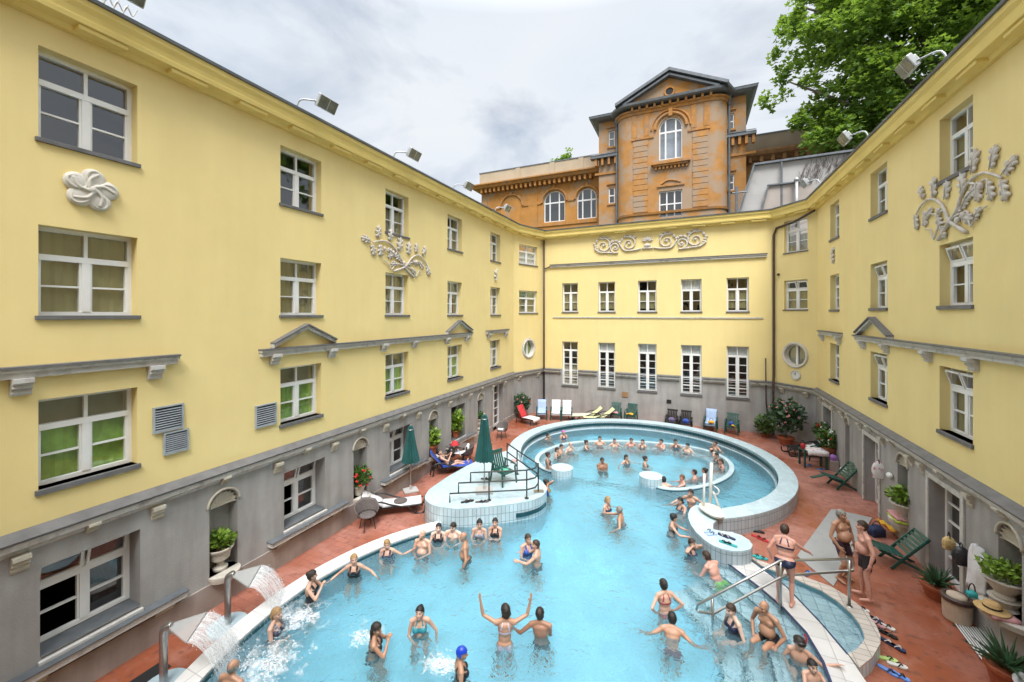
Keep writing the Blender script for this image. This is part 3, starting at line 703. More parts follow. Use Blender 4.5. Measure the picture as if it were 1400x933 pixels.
b = MB(MR @ Matrix.Translation((0,-.03,0))); wall(b, LEN, -.2, 3.0, opsP); b.build('plinth_wall', GREY, RW)
b = MB(MR); b.box((0,5.,-.2),(LEN,5.3,11.7)); b.face([(0,0,11.6),(LEN,0,11.6),(LEN,5.2,11.6),(0,5.2,11.6)]); b.face([(0,.6,-.2),(0,5,-.2),(0,5,11.4),(0,.6,11.4)]); b.face([(LEN,0,-.2),(LEN,5,-.2),(LEN,5,11.4),(LEN,0,11.4)])
for z in (.0,3.1,6.2,9.2): b.face([(0,.76,z),(LEN,.76,z),(LEN,5,z),(0,5,z)])
b.build('inner_walls', INTER, RW)
for i, (a, c) in enumerate(colsR):
    for ri, (z0, z1) in enumerate(rowsR):
        window(MR, SR(a), SR(c), z0, z1, .24, RW, tilt=(ri == 2 and i < 2) or (ri == 1 and i < 2), blind=(BLINDD, .02, .62) if ri == 0 or (ri == 2 and i == 0) else ((BLINDB, .5, .65) if i else None), open_=(ri == 1 and i == 0), sill=.09)
for i, (a, c, z0, z1) in enumerate(drR):
    x0, x1 = SR(a), SR(c); w = (x1-x0)
    f = MB(MR)
    for q in ((x0-.11,x0),(x1,x1+.11)): f.box((q[0],-.07,z0-.2),(q[1],-.031,z1))
    f.box((x0-.11,-.07,z1),(x1+.11,-.031,z1+.12)); f.build('door_surround', STRING, RW, bevel=.01)
    french_door(MR, x0, x1, z0, z1, .30, RW, cols=2)
    s = MB(MR); s.box((x0,-.02,z0-.2),(x1,.6,z0-.003)); s.build('door_step', BASEST, RW)
for a, c, z0 in nichR: shell_niche(MR @ Matrix.Translation((0,-.03,0)), SR(a), SR(c), z0, 2.58, RW)
sweep(P, EAVE, 4, 5, DZ).build('eaves', YTRIM, RW); sweep(P, GUTTER, 4, 5, DZ).build('gutter', ZINC, RW)
sweep(P, STRP, 4, 5).build('string_course', STRING, RW); sweep(P, STRC, 4, 5).build('string_cap', SLATE, RW)
for i in range(18): eave_block(MR, .6+i*1.4, RW, .1)
for q in (-2.2,-.4,.6,2.4,4.2,5.9,6.5,8.4,10.2): corbel(MR, SR(q), 2.46, RW)
for q in (-1.3,1.5,3.3,4.9,7.4,9.4): corbel(MR, SR(q), 2.68, RW, .16, .16, .2)
string_run(MR, SR(-2.33), SR(.46), 5.74, RW); string_run(MR, SR(2.04), SR(14), 5.74, RW); gable(MR, SR(2.2), SR(4.8), 5.84, 6.38, RW)
for q in (-2.0,.2,2.63,4.41,6.74,8.49,10.6): corbel(MR, SR(q), 5.32, RW, .22, .27, .2, STRING)
def RB(px, py): return (SR(5.88+(px-110)/860*3.66), 9.66-(py-125)/745*1.5+(.22*(px-500)/430 if False else 0))
def rb(px, py):   # photo coordinates on the wall, perspective removed
    u, v = 1230+px/6.218, 190+py/6.218
    r = (u-700)/546; up = (430-v)/546; A = R(24.17); dx = -math.sin(A)+math.cos(A)*r; dy = math.cos(A)+math.sin(A)*r; t = XR/dx
    return (P[4][1]-dy*t, 6.5+up*t)
stems = [([rb(*p) for p in ((350,860),(430,730),(510,600),(540,500),(590,400),(660,320),(740,285),(820,300),(900,330))], .040),
         ([rb(*p) for p in ((590,795),(450,700),(410,620),(380,560),(320,515),(260,515),(200,570),(160,640))], .040),
         ([rb(*p) for p in ((610,370),(690,380),(760,340),(800,400))], .026), ([rb(*p) for p in ((440,680),(530,640),(600,620),(630,740),(690,620),(770,570))], .026),
         ([rb(*p) for p in ((440,700),(360,730),(310,850),(280,770),(230,770))], .026), ([rb(*p) for p in ((400,600),(330,640),(240,620))], .026)]
LVS = [(800,260,75,.45),(640,300,80,.5),(900,310,35,.42),(890,340,-75,.45),(780,350,-80,.42),(680,370,-85,.4),(560,470,100,.5),(590,500,20,.45),(550,600,50,.35),(410,520,85,.45),(310,500,95,.5),(220,510,120,.4),(150,640,-80,.42),(230,610,-90,.4),(300,590,200,.35),(340,640,-70,.35),(540,660,-20,.42),(480,660,30,.3),(370,740,-60,.35),(660,700,60,.3)]
leafy_relief(MR, RW, stems, [(*rb(x, y), a, s) for x, y, a, s in LVS], [(*rb(*p), .075) for p in ((520,690),(570,650),(360,610),(720,400))])
rosette(MR, SR(-.59), 8.95, RW)
# ---- wing behind the viewer closes the yard
FW = thing('courtyard_wing', 'yellow courtyard wing closing the near end of the yard', 'building', (-2, -3, 0), 'yellow courtyard wings')
MF = frame(P[5], P[0]); LEN = XR-XL
opsU = [(1.2+i*2.3, 2.5+i*2.3, z0, z0+1.5, .3) for i in range(6) for z0 in (3.6,6.5,9.4)]
b = MB(MF); wall(b, LEN, 3.0, 11.4, opsU); b.build('stucco_wall', YELLOW, FW)
b = MB(MF); wall(b, LEN, -.2, 3.0, []); b.build('plinth_wall', GREY, FW)
b = MB(MF); b.face([(0,.28,3),(LEN,.28,3),(LEN,.28,11.4),(0,.28,11.4)]); b.build('window_glazing', mat('dark_glazing', (.03,.03,.03), .1), FW)
b = MB(MF); b.box((0,-.4,11.4),(LEN,1,11.8)); b.build('eaves', YTRIM, FW)
# roofs: low metal slopes behind the gutters
for nm, par, q in (('roof', LW, [(XL+.3,-3,11.9),(XL+.3,21.9,11.9),(XL-5.3,23,12.3),(XL-5.3,-3,12.3)]), ('roof', BW, [(-8.9,YB-.3,11.92),(4,YB-.3,11.96),(5,YB+5,12.3),(-10,YB+5,12.3)]), ('roof', RW, [(XR-.3,23,12.0),(XR-.3,-3,12.0),(XR+5.3,-3,12.4),(XR+5.3,24,12.4)])):
    b = MB(); b.face(q); b.build(nm, ROOFM, par)
# ------------------------------------------------------------------ pool and deck
ZW = .2                                   # water level
CM, CR_ = (-2.5, 6.1), (-2.07, 17.7)
walkL = [(.80,11.40),(1.45,10.62),(1.80,10.10),(2.06,9.52),(2.17,8.85),(2.17,8.2),(2.08,7.2),(1.85,6.0),(1.4,4.6),(.7,3.3),(-.3,2.0),(-1.4,1.05),(-2.5,.62)]
walkR = [(1.38,11.72),(1.99,10.92),(2.40,9.90),(2.62,9.2),(2.72,8.6),(2.74,7.9),(2.66,6.9),(2.4,5.6),(1.9,4.2),(1.15,2.8),(.1,1.5),(-1.15,.5),(-2.5,.2)]
mid = [((a[0]+b[0])/2, (a[1]+b[1])/2) for a, b in zip(walkL, walkR)]
outline = arc(CM, 5.7, 140, 262, 40) + mid[::-1] + [(.95,11.7),(.5,11.8),(.22,12.3),(.2,12.9),(.43,13.25)] + arc(CR_, 5.27, -57, 207, 80) + [(-6.9,14.5),(-7.2,13),(-7.3,11.5),(-7.2,10.6),(-6.95,10.2)]
def inside(p, poly):
    x, y = p; r = False; j = len(poly)-1
    for i in range(len(poly)):
        a, b = poly[i], poly[j]
        if (a[1] > y) != (b[1] > y) and x < (b[0]-a[0])*(y-a[1])/(b[1]-a[1])+a[0]: r = not r
        j = i
    return r
# deck
b = MB(); st = .2; x0, y0 = -11.4, -3.2; nx, ny = int(18/st), int(29/st); vs = {}
def dv(i, j):
    if (i, j) not in vs: vs[i, j] = b.v((x0+i*st, y0+j*st, zd(y0+j*st)))
    return vs[i, j]
for i in range(nx):
    for j in range(ny):
        if not inside((x0+(i+.5)*st, y0+(j+.5)*st), outline): b.bm.faces.new((dv(i,j), dv(i+1,j), dv(i+1,j+1), dv(i,j+1)))
tag(b.build('deck', DECK), kind='structure')
g = MB(); g.face([(-400,-400,-1.2),(400,-400,-1.2),(400,400,-1.2),(-400,400,-1.2)]); tag(g.build('ground', mat('earth', (.12,.11,.07), .9, .3, .3)), kind='structure')
b = MB(); b.grid([[(x, 30.6+y, -1.1+min(1, y/3)*13+max(0, y-12)*.12+.4*math.sin(x*.3+y*.2)) for y in (0,1,2,3,6,9,14,20,30,45)] for x in range(-60, 61, 4)])
tag(b.build('hill', mat('hill_grass', (.06,.09,.03), .9, .3, .6), smooth=True), kind='structure')
b = MB(); b.face([(*p, -.85) for p in outline], outline); o = b.build('pool_floor', TFLOOR); tag(o, kind='structure')
b = MB(); b.prism(outline, -.92, ZW, bottom=True); tag(b.build('pool_water', WATER, merge=True), kind='structure')

# coping and walls
Z1 = 'structure'
def coping(name, poly, z, side, top, ztop=None, lab=None, cat='pool wall'):
    t = thing(name, lab, cat, (sum(p[0] for p in poly)/len(poly), sum(p[1] for p in poly)/len(poly), 0))
    b = MB(); b.prism(poly, -.95, z-.035, top=False); b.build('tiled_wall', side, t)
    b = MB(); b.prism(poly, z-.035, z, bottom=False); b.build('coping', top, t, bevel=.012)
    return t
t = coping('pool_edge', arc(CM, 5.92, 137.5, 264, 44)+arc(CM, 5.5, 262, 139, 44), .30, TSIDE, TPALE, lab='curved white stone pool edge along the left deck')
b = MB(); b.prism(arc(CM, 5.498, 139, 262, 44)+arc(CM, 5.46, 262, 139, 44), .17, .24); b.build('gutter_line', BAND, t)
t = coping('walkway', walkL+walkR[::-1], .26, TSIDE, TWALK, lab='pale stone walkway curving between the steps and the foot bath', cat='walkway')
b = MB()
for p, q in zip(walkL[:9], walkL[1:9]): b.bar((p[0]-.012,p[1]-.008,.262), (q[0]-.012,q[1]-.008,.262), .05, .012)
for p, q in zip(walkR[:4], walkR[1:4]): b.bar((p[0],p[1],.262), (q[0],q[1],.262), .035, .008)
b.build('edge_line', NAVY, t)
ringP = arc(CR_, 5.55, 205, -60, 90)+[(.56,12.55),(.55,12.22),(.75,12.22),(1.0,12.27),(1.22,12.2),(1.38,12.02),(1.43,11.8),(1.36,11.58),(1.17,11.40),(.95,11.3),(.72,11.29),(.5,11.37),(.30,11.58),(.12,11.88),(.0,12.2),(-.07,12.55),(-.08,12.9),(-.02,13.26),(.12,13.55)]+arc(CR_, 4.98, -58, 205, 90)
t = coping('ring_wall', ringP, .62, TOUT, TTOP, lab='raised round pool wall with pale blue coping ending in a curled tip')
b = MB(); b.prism(arc(CR_, 4.979, -40, 204, 80)+arc(CR_, 4.94, 204, -40, 80), .40, .52, bottom=True); b.build('overflow_band', BAND, t)
b = MB(); b.prism(arc(CR_, 4.977, -40, 204, 80)+arc(CR_, 4.90, 204, -40, 80), .22, .27, bottom=True); b.build('waterline_ledge', TTOP, t)
platP = [tuple(p)[:2] for p in crom([(x, y, 0) for x, y in [(-6.85,9.98),(-6.28,10.12),(-5.44,10.67),(-4.64,11.33),(-4.34,11.8),(-4.29,12.2),(-4.38,12.55),(-4.7,12.95),(-5.4,13.6),(-6.1,14.4),(-6.5,15.1)]], 5)]+[(-7.1,15.2),(-7.55,14.2),(-7.76,13.1),(-7.86,12),(-7.85,10.9)]+[tuple(p)[:2] for p in crom([(-7.80,10.7,0),(-7.62,10.3,0),(-7.25,10.04,0),(-6.9,9.975,0)], 4)][:-1]
t = coping('platform', platP, .76, TSIDE, TTOP, lab='raised tiled platform with rounded corners holding the rails and umbrella', cat='platform')
b = MB(); slot = crom([(-4.86,11.115,0),(-4.64,11.30,0),(-4.36,11.74,0),(-4.275,12.2,0)], 6)
b.grid([[(p.x+.012, p.y-.02, z) for p in slot] for z in (.34,.46)]); b.build('overflow_slot', BAND, t, solid=.02)
b = MB(); b.cbox((-4.345,12.58,.55), (.02,.13,.17), Matrix.Rotation(R(35), 3, 'Z')); b.build('depth_plate', BLUEF, t)
# inner ring bench
ipath = crom([(-4.62,15.12,0),(-5.5,15.35,0),(-6.1,16.2,0),(-6.1,17.4,0),(-5.4,18.9,0),(-3.6,20.05,0),(-1.3,20.7,0),(.3,20.6,0),(1.2,19.9,0),(1.52,18.9,0),(1.35,17.7,0),(.7,16.5,0),(-.2,15.6,0),(-.95,15.35,0),(-1.37,15.68,0)], 7)
def ribbon(path, w0, w1):
    L, Rr = [], []
    for i, p in enumerate(path):
        d = (path[min(i+1, len(path)-1)]-path[max(i-1, 0)]).normalized(); n = V((d.y, -d.x, 0))
        L.append(tuple((p+n*w0)[:2])); Rr.append(tuple((p+n*w1)[:2]))
    return L+Rr[::-1]
t = coping('inner_ring_wall', ribbon(ipath[3:-3], -.08, .10), .255, TSIDE, TTOP, lab='low curved inner ring wall just above the water, bathers lean on it')
b = MB(); b.prism(ribbon(ipath[8:-8], .14, .62), -.9, -.22); b.build('bench', TSTEP, t)
b = MB(); q = ribbon(ipath[3:-3], -.092, -.078); b.prism(q, .16, .225); b.build('edge_line', BAND, t)
for (x, y), lb in (((-4.62,15.1), 'short round tiled pillar at the left end of the inner ring wall'), ((-1.37,15.7), 'short round tiled pillar at the right end of the inner ring wall')):
    t = thing('tiled_pillar', lb, 'pillar', (x, y, 0), 'round tiled pillars in the pool')
    c = arc((x, y), .42, 0, 345, 23)
    b = MB(); b.prism(c, -.9, .47, top=False); b.build('tiled_shaft', TSIDE, t); b = MB(); b.prism(c, .47, .50); b.build('cap', TTOP, t, bevel=.01)
# steps into the pool, concentric with the walkway
def offs(path, d):
    o = []
    for i, p in enumerate(path):
        a, c = path[max(i-1, 0)], path[min(i+1, len(path)-1)]; x, y = c[0]-a[0], c[1]-a[1]; L = math.hypot(x, y); o.append((p[0]+y/L*-d*-1, p[1]-x/L*-d*-1) if False else (p[0]+y/L*d, p[1]-x/L*d))
    return o
wl = [tuple(p)[:2] for p in crom([(x, y, 0) for x, y in walkL[:9]], 5)]
t = thing('pool_steps', 'wide curved tiled steps going down into the water beside the walkway', 'steps', (1, 9, 0))
for k, z in enumerate((.06,-.18,-.42,-.64)):
    a, c = offs(wl, .002+k*.42), offs(wl, .42+k*.42)
    b = MB(); b.prism(a+c[::-1], -.84, z); s = b.build('step', TSTEP, t)
    e = MB(); e.prism(c+offs(wl, .37+k*.42)[::-1], z+.003, z+.006, sides=False); e.build('nosing', BAND, s)
# main floor inlay line near the pillars
b = MB(); b.tube([(-4.4+2.75*i/11, 15.75+.25*i/11, -.845) for i in range(12)], .07, 6); o = b.build('floor_line', BAND); tag(o, kind='structure')
# foot bath
fo = [(1.36,11.88),(1.8,11.72),(2.23,11.57),(2.92,11.34),(3.12,11.12),(3.27,10.87),(3.36,10.6),(3.38,10.28),(3.35,10.0),(3.27,9.76),(3.0,9.30),(2.70,8.93)]
fi = [(2.63,9.22),(2.82,9.42),(2.97,9.65),(3.05,9.8),(3.08,9.98),(3.09,10.2),(3.05,10.47),(2.9,10.82),(2.68,11.08),(2.2,11.32),(1.80,11.47),(1.58,11.58)]
t = coping('foot_bath', fo+fi, .27, TSIDE, TRIM, lab='shallow crescent foot bath with a buff tiled rim beside the walkway', cat='foot bath')
b = MB(); m_ = [(2.0,10.95),(2.40,9.95),(2.55,9.3)]; b.prism(fi+m_[::-1][::-1][:0]+[(1.65,11.42),(2.0,10.92),(2.40,9.9),(2.58,9.28)], -.05, .10); b.build('basin_floor', TBASIN, t)
b = MB(); b.face([(*p, .185) for p in fi+[(1.65,11.42),(2.0,10.92),(2.40,9.9),(2.58,9.28)]]); b.build('basin_water', WATER, t)
b = MB(); 
for p, q in zip(fi, fi[1:]): b.bar((p[0]-.008,p[1]-.008,.20), (q[0]-.008,q[1]-.008,.20), .01, .10)
b.build('waterline_tiles', mat('teal_line_tile', (.10,.24,.30), .3), t)
# ------------------------------------------------------------------ rails, lift, spouts
t = thing('stair_rail', 'steel double handrail leading down the steps into the pool', 'handrail', (1.7,10.1,0))
A0, A1, B0, B1 = V((.12,9.1,.50)), V((1.74,10.13,1.24)), V((3.10,10.75,1.27)), None
b = MB(); b.tube([A0-V((.02,-.03,.12)), A0, A1, A1+V((.05,.02,.0)), B0+V((.04,.02,0)), B0+V((.06,.03,-.25)), A1+V((.1,.05,-.32)), A1+V((.02,0,-.34)), A0+V((.30,.19,-.22)), A0+V((.02,.02,-.16)), A0-V((.02,-.03,.12))], .026, 8); b.build('rail', STEEL, t, smooth=True)
for x, y, z0, z1 in ((1.74,10.13,.05,1.22),(3.08,10.73,.26,1.25),(.40,9.03+.24,-.6,.60)):
    b = MB(); b.tube([(x,y,z0),(x,y,z1)], .03, 8); b.tube([(x,y,z0),(x,y,z0+.015)], .06, 10); b.build('post', STEEL, t, smooth=True)
t = thing('platform_rail', 'dark stepped metal railing on the raised platform', 'railing', (-5.7,10.95,.76))
f0, f1, f2, f3 = V((-6.72,10.34,0)), V((-5.69,10.95,0)), V((-4.68,11.55,0)), V((-4.52,12.15,0))
def up(p, z): return V((p.x, p.y, z))
for z, s in ((1.03,0.),(1.34,.10),(1.64,.24)):
    st_ = f0.lerp(f1, s*2.2); b = MB(); low = .76 if z < 1.1 else z-.31
    b.tube([up(st_, low), up(st_, z)]+[up(st_.lerp(f1, .5), z), up(f1, z), up(f1.lerp(f2, .5), z), up(f2, z)]+([up(V((-4.50,11.8,0)), z), up(f3, z)]), .024, 8); b.build('rail', RAILM, t, smooth=True)
for z in (1.64,1.32):
    b = MB(); b.tube([up(f3, z), (-5.7,13.15,z-.02),(-6.35,13.7,z-.02)], .024, 8); b.build('rail', RAILM, t, smooth=True)
for p, z1 in ((f1,1.64),(f2,1.64),(f3,1.68),(V((-5.7,13.15,0)),1.62),(V((-6.35,13.7,0)),1.62)):
    b = MB(); b.tube([up(p,.76), up(p,z1)], .024, 8); b.lathe([(.07,.76),(.07,.775),(.03,.78)], (p.x,p.y,0), 12); b.build('post', RAILM, t)
b = MB(); b.cbox((-4.5,12.15,.775), (.32,.2,.02), Matrix.Rotation(R(30), 3, 'Z')); b.build('base_plate', STEEL, t)
t = thing('pool_lift', 'white pool lift with footplate standing on the coping', 'pool lift', (.45,13.25,.62))
b = MB(); b.tube([(.52,13.55,.62),(.56,13.5,2.0)], .045, 8); b.tube([(.34,13.3,.62),(.36,13.28,1.72)], .035, 8); b.build('mast', WHITEP, t, smooth=True)
b = MB(); b.tube([(.82,13.42,.62),(.60,13.48,1.15)], .03, 8); b.tube([(.82,13.42,.64),(.3,13.5,.64)], .03, 8); b.tube(crom([(.60,13.42,1.1),(.72,13.3,1.18),(.74,13.3,1.3),(.62,13.45,1.34)], 5), .02, 6); b.build('brace', WHITEP, t, smooth=True)
b = MB(); pl = [(.22,13.25),(.34,12.98),(.60,12.74),(.84,12.80),(.82,13.1),(.70,13.42),(.35,13.5)]; b.prism([tuple(p)[:2] for p in crom([(x,y,0) for x,y in pl], 4, True)], .70, .745, bottom=True); b.build('footplate', CREAMP, t, bevel=.012)
b = MB(); b.tube([(x, y, .75) for x, y in [tuple(p)[:2] for p in crom([(x,y,0) for x,y in pl], 4, True)]], .018, 6, closed=True); b.tube([(.45,13.3,.62),(.45,13.3,.70)], .05, 8); b.build('rim', WHITEP, t, smooth=True)
for (x, y), lb in (((-8.36,3.85), 'near steel fountain spout pouring a fan of water over the left pool edge'), ((-8.80,5.16), 'far steel fountain spout pouring a fan of water over the left pool edge')):
    t = thing('water_spout', lb, 'fountain spout', (x, y, 0), 'swan neck fountain spouts')
    d = V((.42,.34,0)); d.normalize(); n = V((-d.y, d.x, 0)); p = V((x, y, 0))
    b = MB(); b.tube(crom([p, p+V((0,0,.55)), p+V((0,0,.98)), p+d*.04+V((0,0,1.06)), p+d*.12+V((0,0,1.08))], 5), [.07]*15+[.065]*6 if False else .062, 10); b.build('post', STEEL, t, smooth=True)
    b = MB(); c = p+d*.08+V((0,0,1.085))
    A = [c-n*.04, c+n*.04, c+d*.42+n*.36+V((0,0,-.10)), c+d*.42-n*.36+V((0,0,-.10))]
    dn = V((0,0,-.03)); b.face(A); b.face([q+dn for q in A[::-1]])
    for i in range(4): b.face([A[i], A[i]+dn, A[(i+1)%4]+dn, A[(i+1)%4]])
    b.build('water_sheet', SHEET, t); b = MB(); b.tube([A[0], A[1]], .05, 8); b.tube([A[2]+dn*.5, A[3]+dn*.5], .014, 6); b.build('nozzle', STEEL, t)
    b = MB(); b.lathe([(.36,.0),(.36,.05),(.34,.06)], (x,y,0), 24); b.build('base_disc', TTOP, t, bevel=.01)
    # falling sheet of droplets: nobody could count it
    rr = random.Random(int(x*100)); w = MB()
    vw = MB(); G = []
    for i in range(15):
        tt = .58*i/14; G.append([(c+d*(.42+1.05*tt)+n*a*(.36+.14*tt)+V((0,0,-.115-3.04*tt*tt)), ((a+1)/2, i/14)) for a in np.linspace(-1, 1, 11)])
    for i in range(14):
        for j in range(10): q4 = [G[i][j], G[i][j+1], G[i+1][j+1], G[i+1][j]]; vw.face([z[0] for z in q4], [z[1] for z in q4])
    tag(vw.build('falling_water', VEIL, smooth=True, merge=False), kind='stuff')
    for i in range(2600):
        a = rr.uniform(-1, 1); s = rr.random()**.7; tt = s*.60
        q = c+d*(.42+1.05*tt)+n*a*(.36+.10*tt)+V((0,0,-.11-4.9*tt*tt*.62))+V((rr.gauss(0,.02),rr.gauss(0,.02),rr.gauss(0,.02)))
        if q.z < .22: q.z = .22+rr.random()*.08; q += V((rr.gauss(0,.2),rr.gauss(0,.2),0))
        r = rr.uniform(.0025,.0075); w.sph(q, (r, r, r*rr.uniform(1,3.)), 4, 3)
    fo_ = w.build('falling_water', FOAM, smooth=True); tag(fo_, kind='stuff')
def foam(x, y, rx, ry, n, seed, name='splash_foam'):
    rr = random.Random(seed); w = MB()
    for i in range(10):
        for j in range(28):
            q = []
            for k, l in ((i,j),(i+1,j),(i+1,j+1),(i,j+1)): r_, a = k/10, l/28*6.2832; u = (r_*math.cos(a), r_*math.sin(a)); q.append(((x+rx*1.5*u[0], y+ry*1.5*u[1], ZW+.008+.05*max(0,1-r_*1.6)*noise.noise((u[0]*5,u[1]*5,seed))), u))
            w.face([z[0] for z in (q if i else q[:1]+q[1:3])], [z[1] for z in (q if i else q[:1]+q[1:3])])
    tag(w.build('foam_patch', FPATCH, smooth=True), kind='stuff'); w = MB(); n = n//4
    for i in range(n):
        a = rr.random()*6.283; q = abs(rr.gauss(0, .5)); px, py = x+rx*q*math.cos(a), y+ry*q*math.sin(a)
        if noise.noise((px*2.2, py*2.2, seed)) < rr.uniform(-.45,.35): continue
        r = rr.uniform(.004,.018)*(1.2-q*.4); w.sph((px, py, ZW+.004+(rr.random()**3*.09*max(0, .5-q))), (r*1.5, r*1.5, r*.35), 5, 3)
    tag(w.build(name, FOAM, smooth=True), kind='stuff')
foam(-7.0,4.75,.62,.7,3200,1); foam(-7.4,5.8,.5,.5,2200,2); foam(-5.8,6.0,.42,.30,1800,3); foam(-4.1,6.05,.40,.28,1500,4)
# ------------------------------------------------------------------ ochre palace on the hill behind
OB = thing('old_building', 'weathered orange brick and stucco building with gabled bow front above the yard', 'building', (-1.8, 38, 10))
def arched_window(M, x0, x1, z0, z1, dep, par, cols=(.28,.72), rows=(.62,), seg=1.0, blind=None):
    T = M; W = x1-x0; r = W/2; rise = r*seg; zs = z1-rise; b = MB(T)
    ap = [(x0+r-r*math.cos(math.pi*i/16), zs+rise*math.sin(math.pi*i/16)) for i in range(17)]
    inn = [(x0+r-(r-.09)*math.cos(math.pi*i/16), zs+(rise-.09)*math.sin(math.pi*i/16)) for i in range(17)]
    for i in range(16): b.face([(ap[i][0],dep-.05,ap[i][1]),(ap[i+1][0],dep-.05,ap[i+1][1]),(inn[i+1][0],dep-.05,inn[i+1][1]),(inn[i][0],dep-.05,inn[i][1])]); b.face([(inn[i][0],dep-.05,inn[i][1]),(inn[i+1][0],dep-.05,inn[i+1][1]),(inn[i+1][0],dep+.03,inn[i+1][1]),(inn[i][0],dep+.03,inn[i][1])])
    for x in (x0, x1-.09): b.box((x,dep-.05,z0),(x+.09,dep+.02,zs))
    b.box((x0+.09,dep-.05,z0),(x1-.09,dep+.02,z0+.1))
    for c in cols: b.box((x0+W*c-.06,dep-.045,z0+.1),(x0+W*c+.06,dep+.02,zs+rise*math.sqrt(max(0,1-((c-.5)*2)**2))-.06))
    for k in rows: b.box((x0+.09,dep-.055,z0+(z1-z0)*k-.07),(x1-.09,dep+.02,z0+(z1-z0)*k+.07))
    f = b.build('window', WFRAME, par); g = MB(T); g.face([(x0,dep,z0),(x1,dep,z0)]+[(p[0],dep,p[1]) for p in ap[::-1]]); g.build('pane', GLASS, f)
    k = MB(T); k.face([(x0,dep+.35,z0),(x1,dep+.35,z0),(x1,dep+.35,z1),(x0,dep+.35,z1)]); k.build('window_backing', blind or INTER, f)
def rwindow(M, x0, x1, z0, z1, dep, par, cols=2, rows=2, blind=None):
    b = MB(M); W, H = x1-x0, z1-z0
    for q in (0,.09),(W-.09,W): b.box((x0+q[0],dep-.05,z0),(x0+q[1],dep+.02,z1))
    b.box((x0+.09,dep-.05,z0),(x1-.09,dep+.02,z0+.09)); b.box((x0+.09,dep-.05,z1-.09),(x1-.09,dep+.02,z1))
    for k in range(1, cols): b.box((x0+W*k/cols-.05,dep-.045,z0+.09),(x0+W*k/cols+.05,dep+.02,z1-.09))
    for k in range(1, rows): b.box((x0+.09,dep-.055,z0+H*k/rows-.05),(x1-.09,dep+.018,z0+H*k/rows+.05))
    f = b.build('window', WFRAME, par); g = MB(M); g.face([(x0,dep,z0),(x1,dep,z0),(x1,dep,z1),(x0,dep,z1)]); g.build('pane', GLASS, f)
    k = MB(M); k.face([(x0-.1,dep+.3,z0-.1),(x1+.1,dep+.3,z0-.1),(x1+.1,dep+.3,z1+.1),(x0-.1,dep+.3,z1+.1)]); k.build('window_backing', blind or INTER, f)
SKYW = mat('reflected_sky', (.35,.40,.48), .6)  # pale blue backing stands in for sky reflected in the panes
yb = 36.
Mb = frame((-4.85,yb), (1.5,yb))         # flat centre of the bow, local x = X+4.85
w = MB(Mb); wall(w, 6.35, 10, 24.2, [(2.36,4.18,19.54,23.06,.3,'arch'),(2.36,4.18,14.69,16.9,.3)]); w.build('bow_wall', OCHREB, OB)
cl = [(-6.05,37.6),(-6.05,37.0)]+arc((-4.85,37.2), 1.2, 180, 270, 8)[1:]; cr = arc((1.5,37.2), 1.2, 270, 360, 8)+[(2.7,37.0),(2.7,37.6)]
b = MB()
for pth in (cl, cr):
    for p, q in zip(pth, pth[1:]): b.face([(*p,10),(*q,10),(*q,24.2),(*p,24.2)])
b.build('bow_corner', OCHREB, OB, smooth=True, merge=True)
arched_window(Mb, 2.36, 4.18, 19.54, 23.06, .2, OB, rows=(.66,), blind=SKYW); rwindow(Mb, 2.36, 4.18, 14.69, 16.9, .2, OB, cols=3, rows=2)
plan = cl+cr
def osweep(poly, prof, nm, m): return sweep(poly, prof, 0, len(poly)-1).build(nm, m, OB)
osweep(plan, [(-.05,23.75),(.08,23.75),(.10,23.95),(.22,24.0),(.25,24.12),(-.05,24.15)], 'architrave', OTRIM)
osweep(plan, [(-.05,24.3),(.45,24.34),(.62,24.42),(.66,24.6),(-.05,24.62)], 'cornice', ZINC)
osweep(plan, [(-.05,15.0),(.10,15.02),(.14,15.2),(-.05,15.25)], 'lower_band', OTRIM); osweep(plan, [(-.05,21.55),(.06,21.57),(.09,21.75),(-.05,21.8)], 'impost_band', OTRIM) if False else None
for x0, x1 in ((0.1,1.95),(4.6,6.25)):
    b = MB(Mb); b.box((x0,-.09,21.55),(x1,0,21.75)); b.build('impost_band', OTRIM, OB)
for x0, x1 in ((.15,.55),(1.15,1.55),(4.85,5.25),(5.8,6.2)):
    b = MB(Mb); b.box((x0,-.06,21.8),(x1,0,23.7)); b.build('pilaster', OTRIM, OB)
for x0, x1 in ((.25,1.45),(4.95,6.1)):
    b = MB(Mb); n = 13
    for k in range(n): b.box((x0+.03*(k % 2),-.07,15.3+k*.475),(x1-.03*(k % 2),0,15.3+k*.475+.43))
    b.build('quoin_panel', OCHREB, OB)
b = MB(Mb); b.box((1.75,-.42,19.1),(4.8,0,19.28)); b.box((1.95,-.3,18.95),(4.6,0,19.1)); b.build('balcony_sill', OTRIM, OB)
for k in range(9): b = MB(Mb); b.box((2.05+k*.3,-.22,18.72),(2.2+k*.3,0,18.95)); b.build('sill_bracket', OTRIM, OB)
b = MB(Mb); pts = [(3.27-1.22*math.cos(math.pi*i/20), -.06, 22.15+1.22*math.sin(math.pi*i/20)) for i in range(21)]; b.tube(pts, .13, 6); b.tube([(p[0]+(p[0]-3.27)*.25,-.03,p[2]+(p[2]-22.15)*.25) for p in pts], .09, 6); b.box((3.12,-.2,23.1),(3.42,0,23.75)); b.build('arch_moulding', OTRIM, OB)
b = MB(Mb); b.box((2.2,-.1,17.25),(4.35,0,17.4)); b.tube(crom([(2.5,-.05,17.5),(3.0,-.05,17.75),(3.5,-.05,17.72),(4.05,-.05,17.5)], 5), .06, 6); b.build('window_hood', OTRIM, OB)
k = 0
for i in range(11): b = MB(Mb); b.box((.1+i*.61,-.36,24.05),(.28+i*.61,0,24.33)); b.build('corbel', OTRIM, OB)
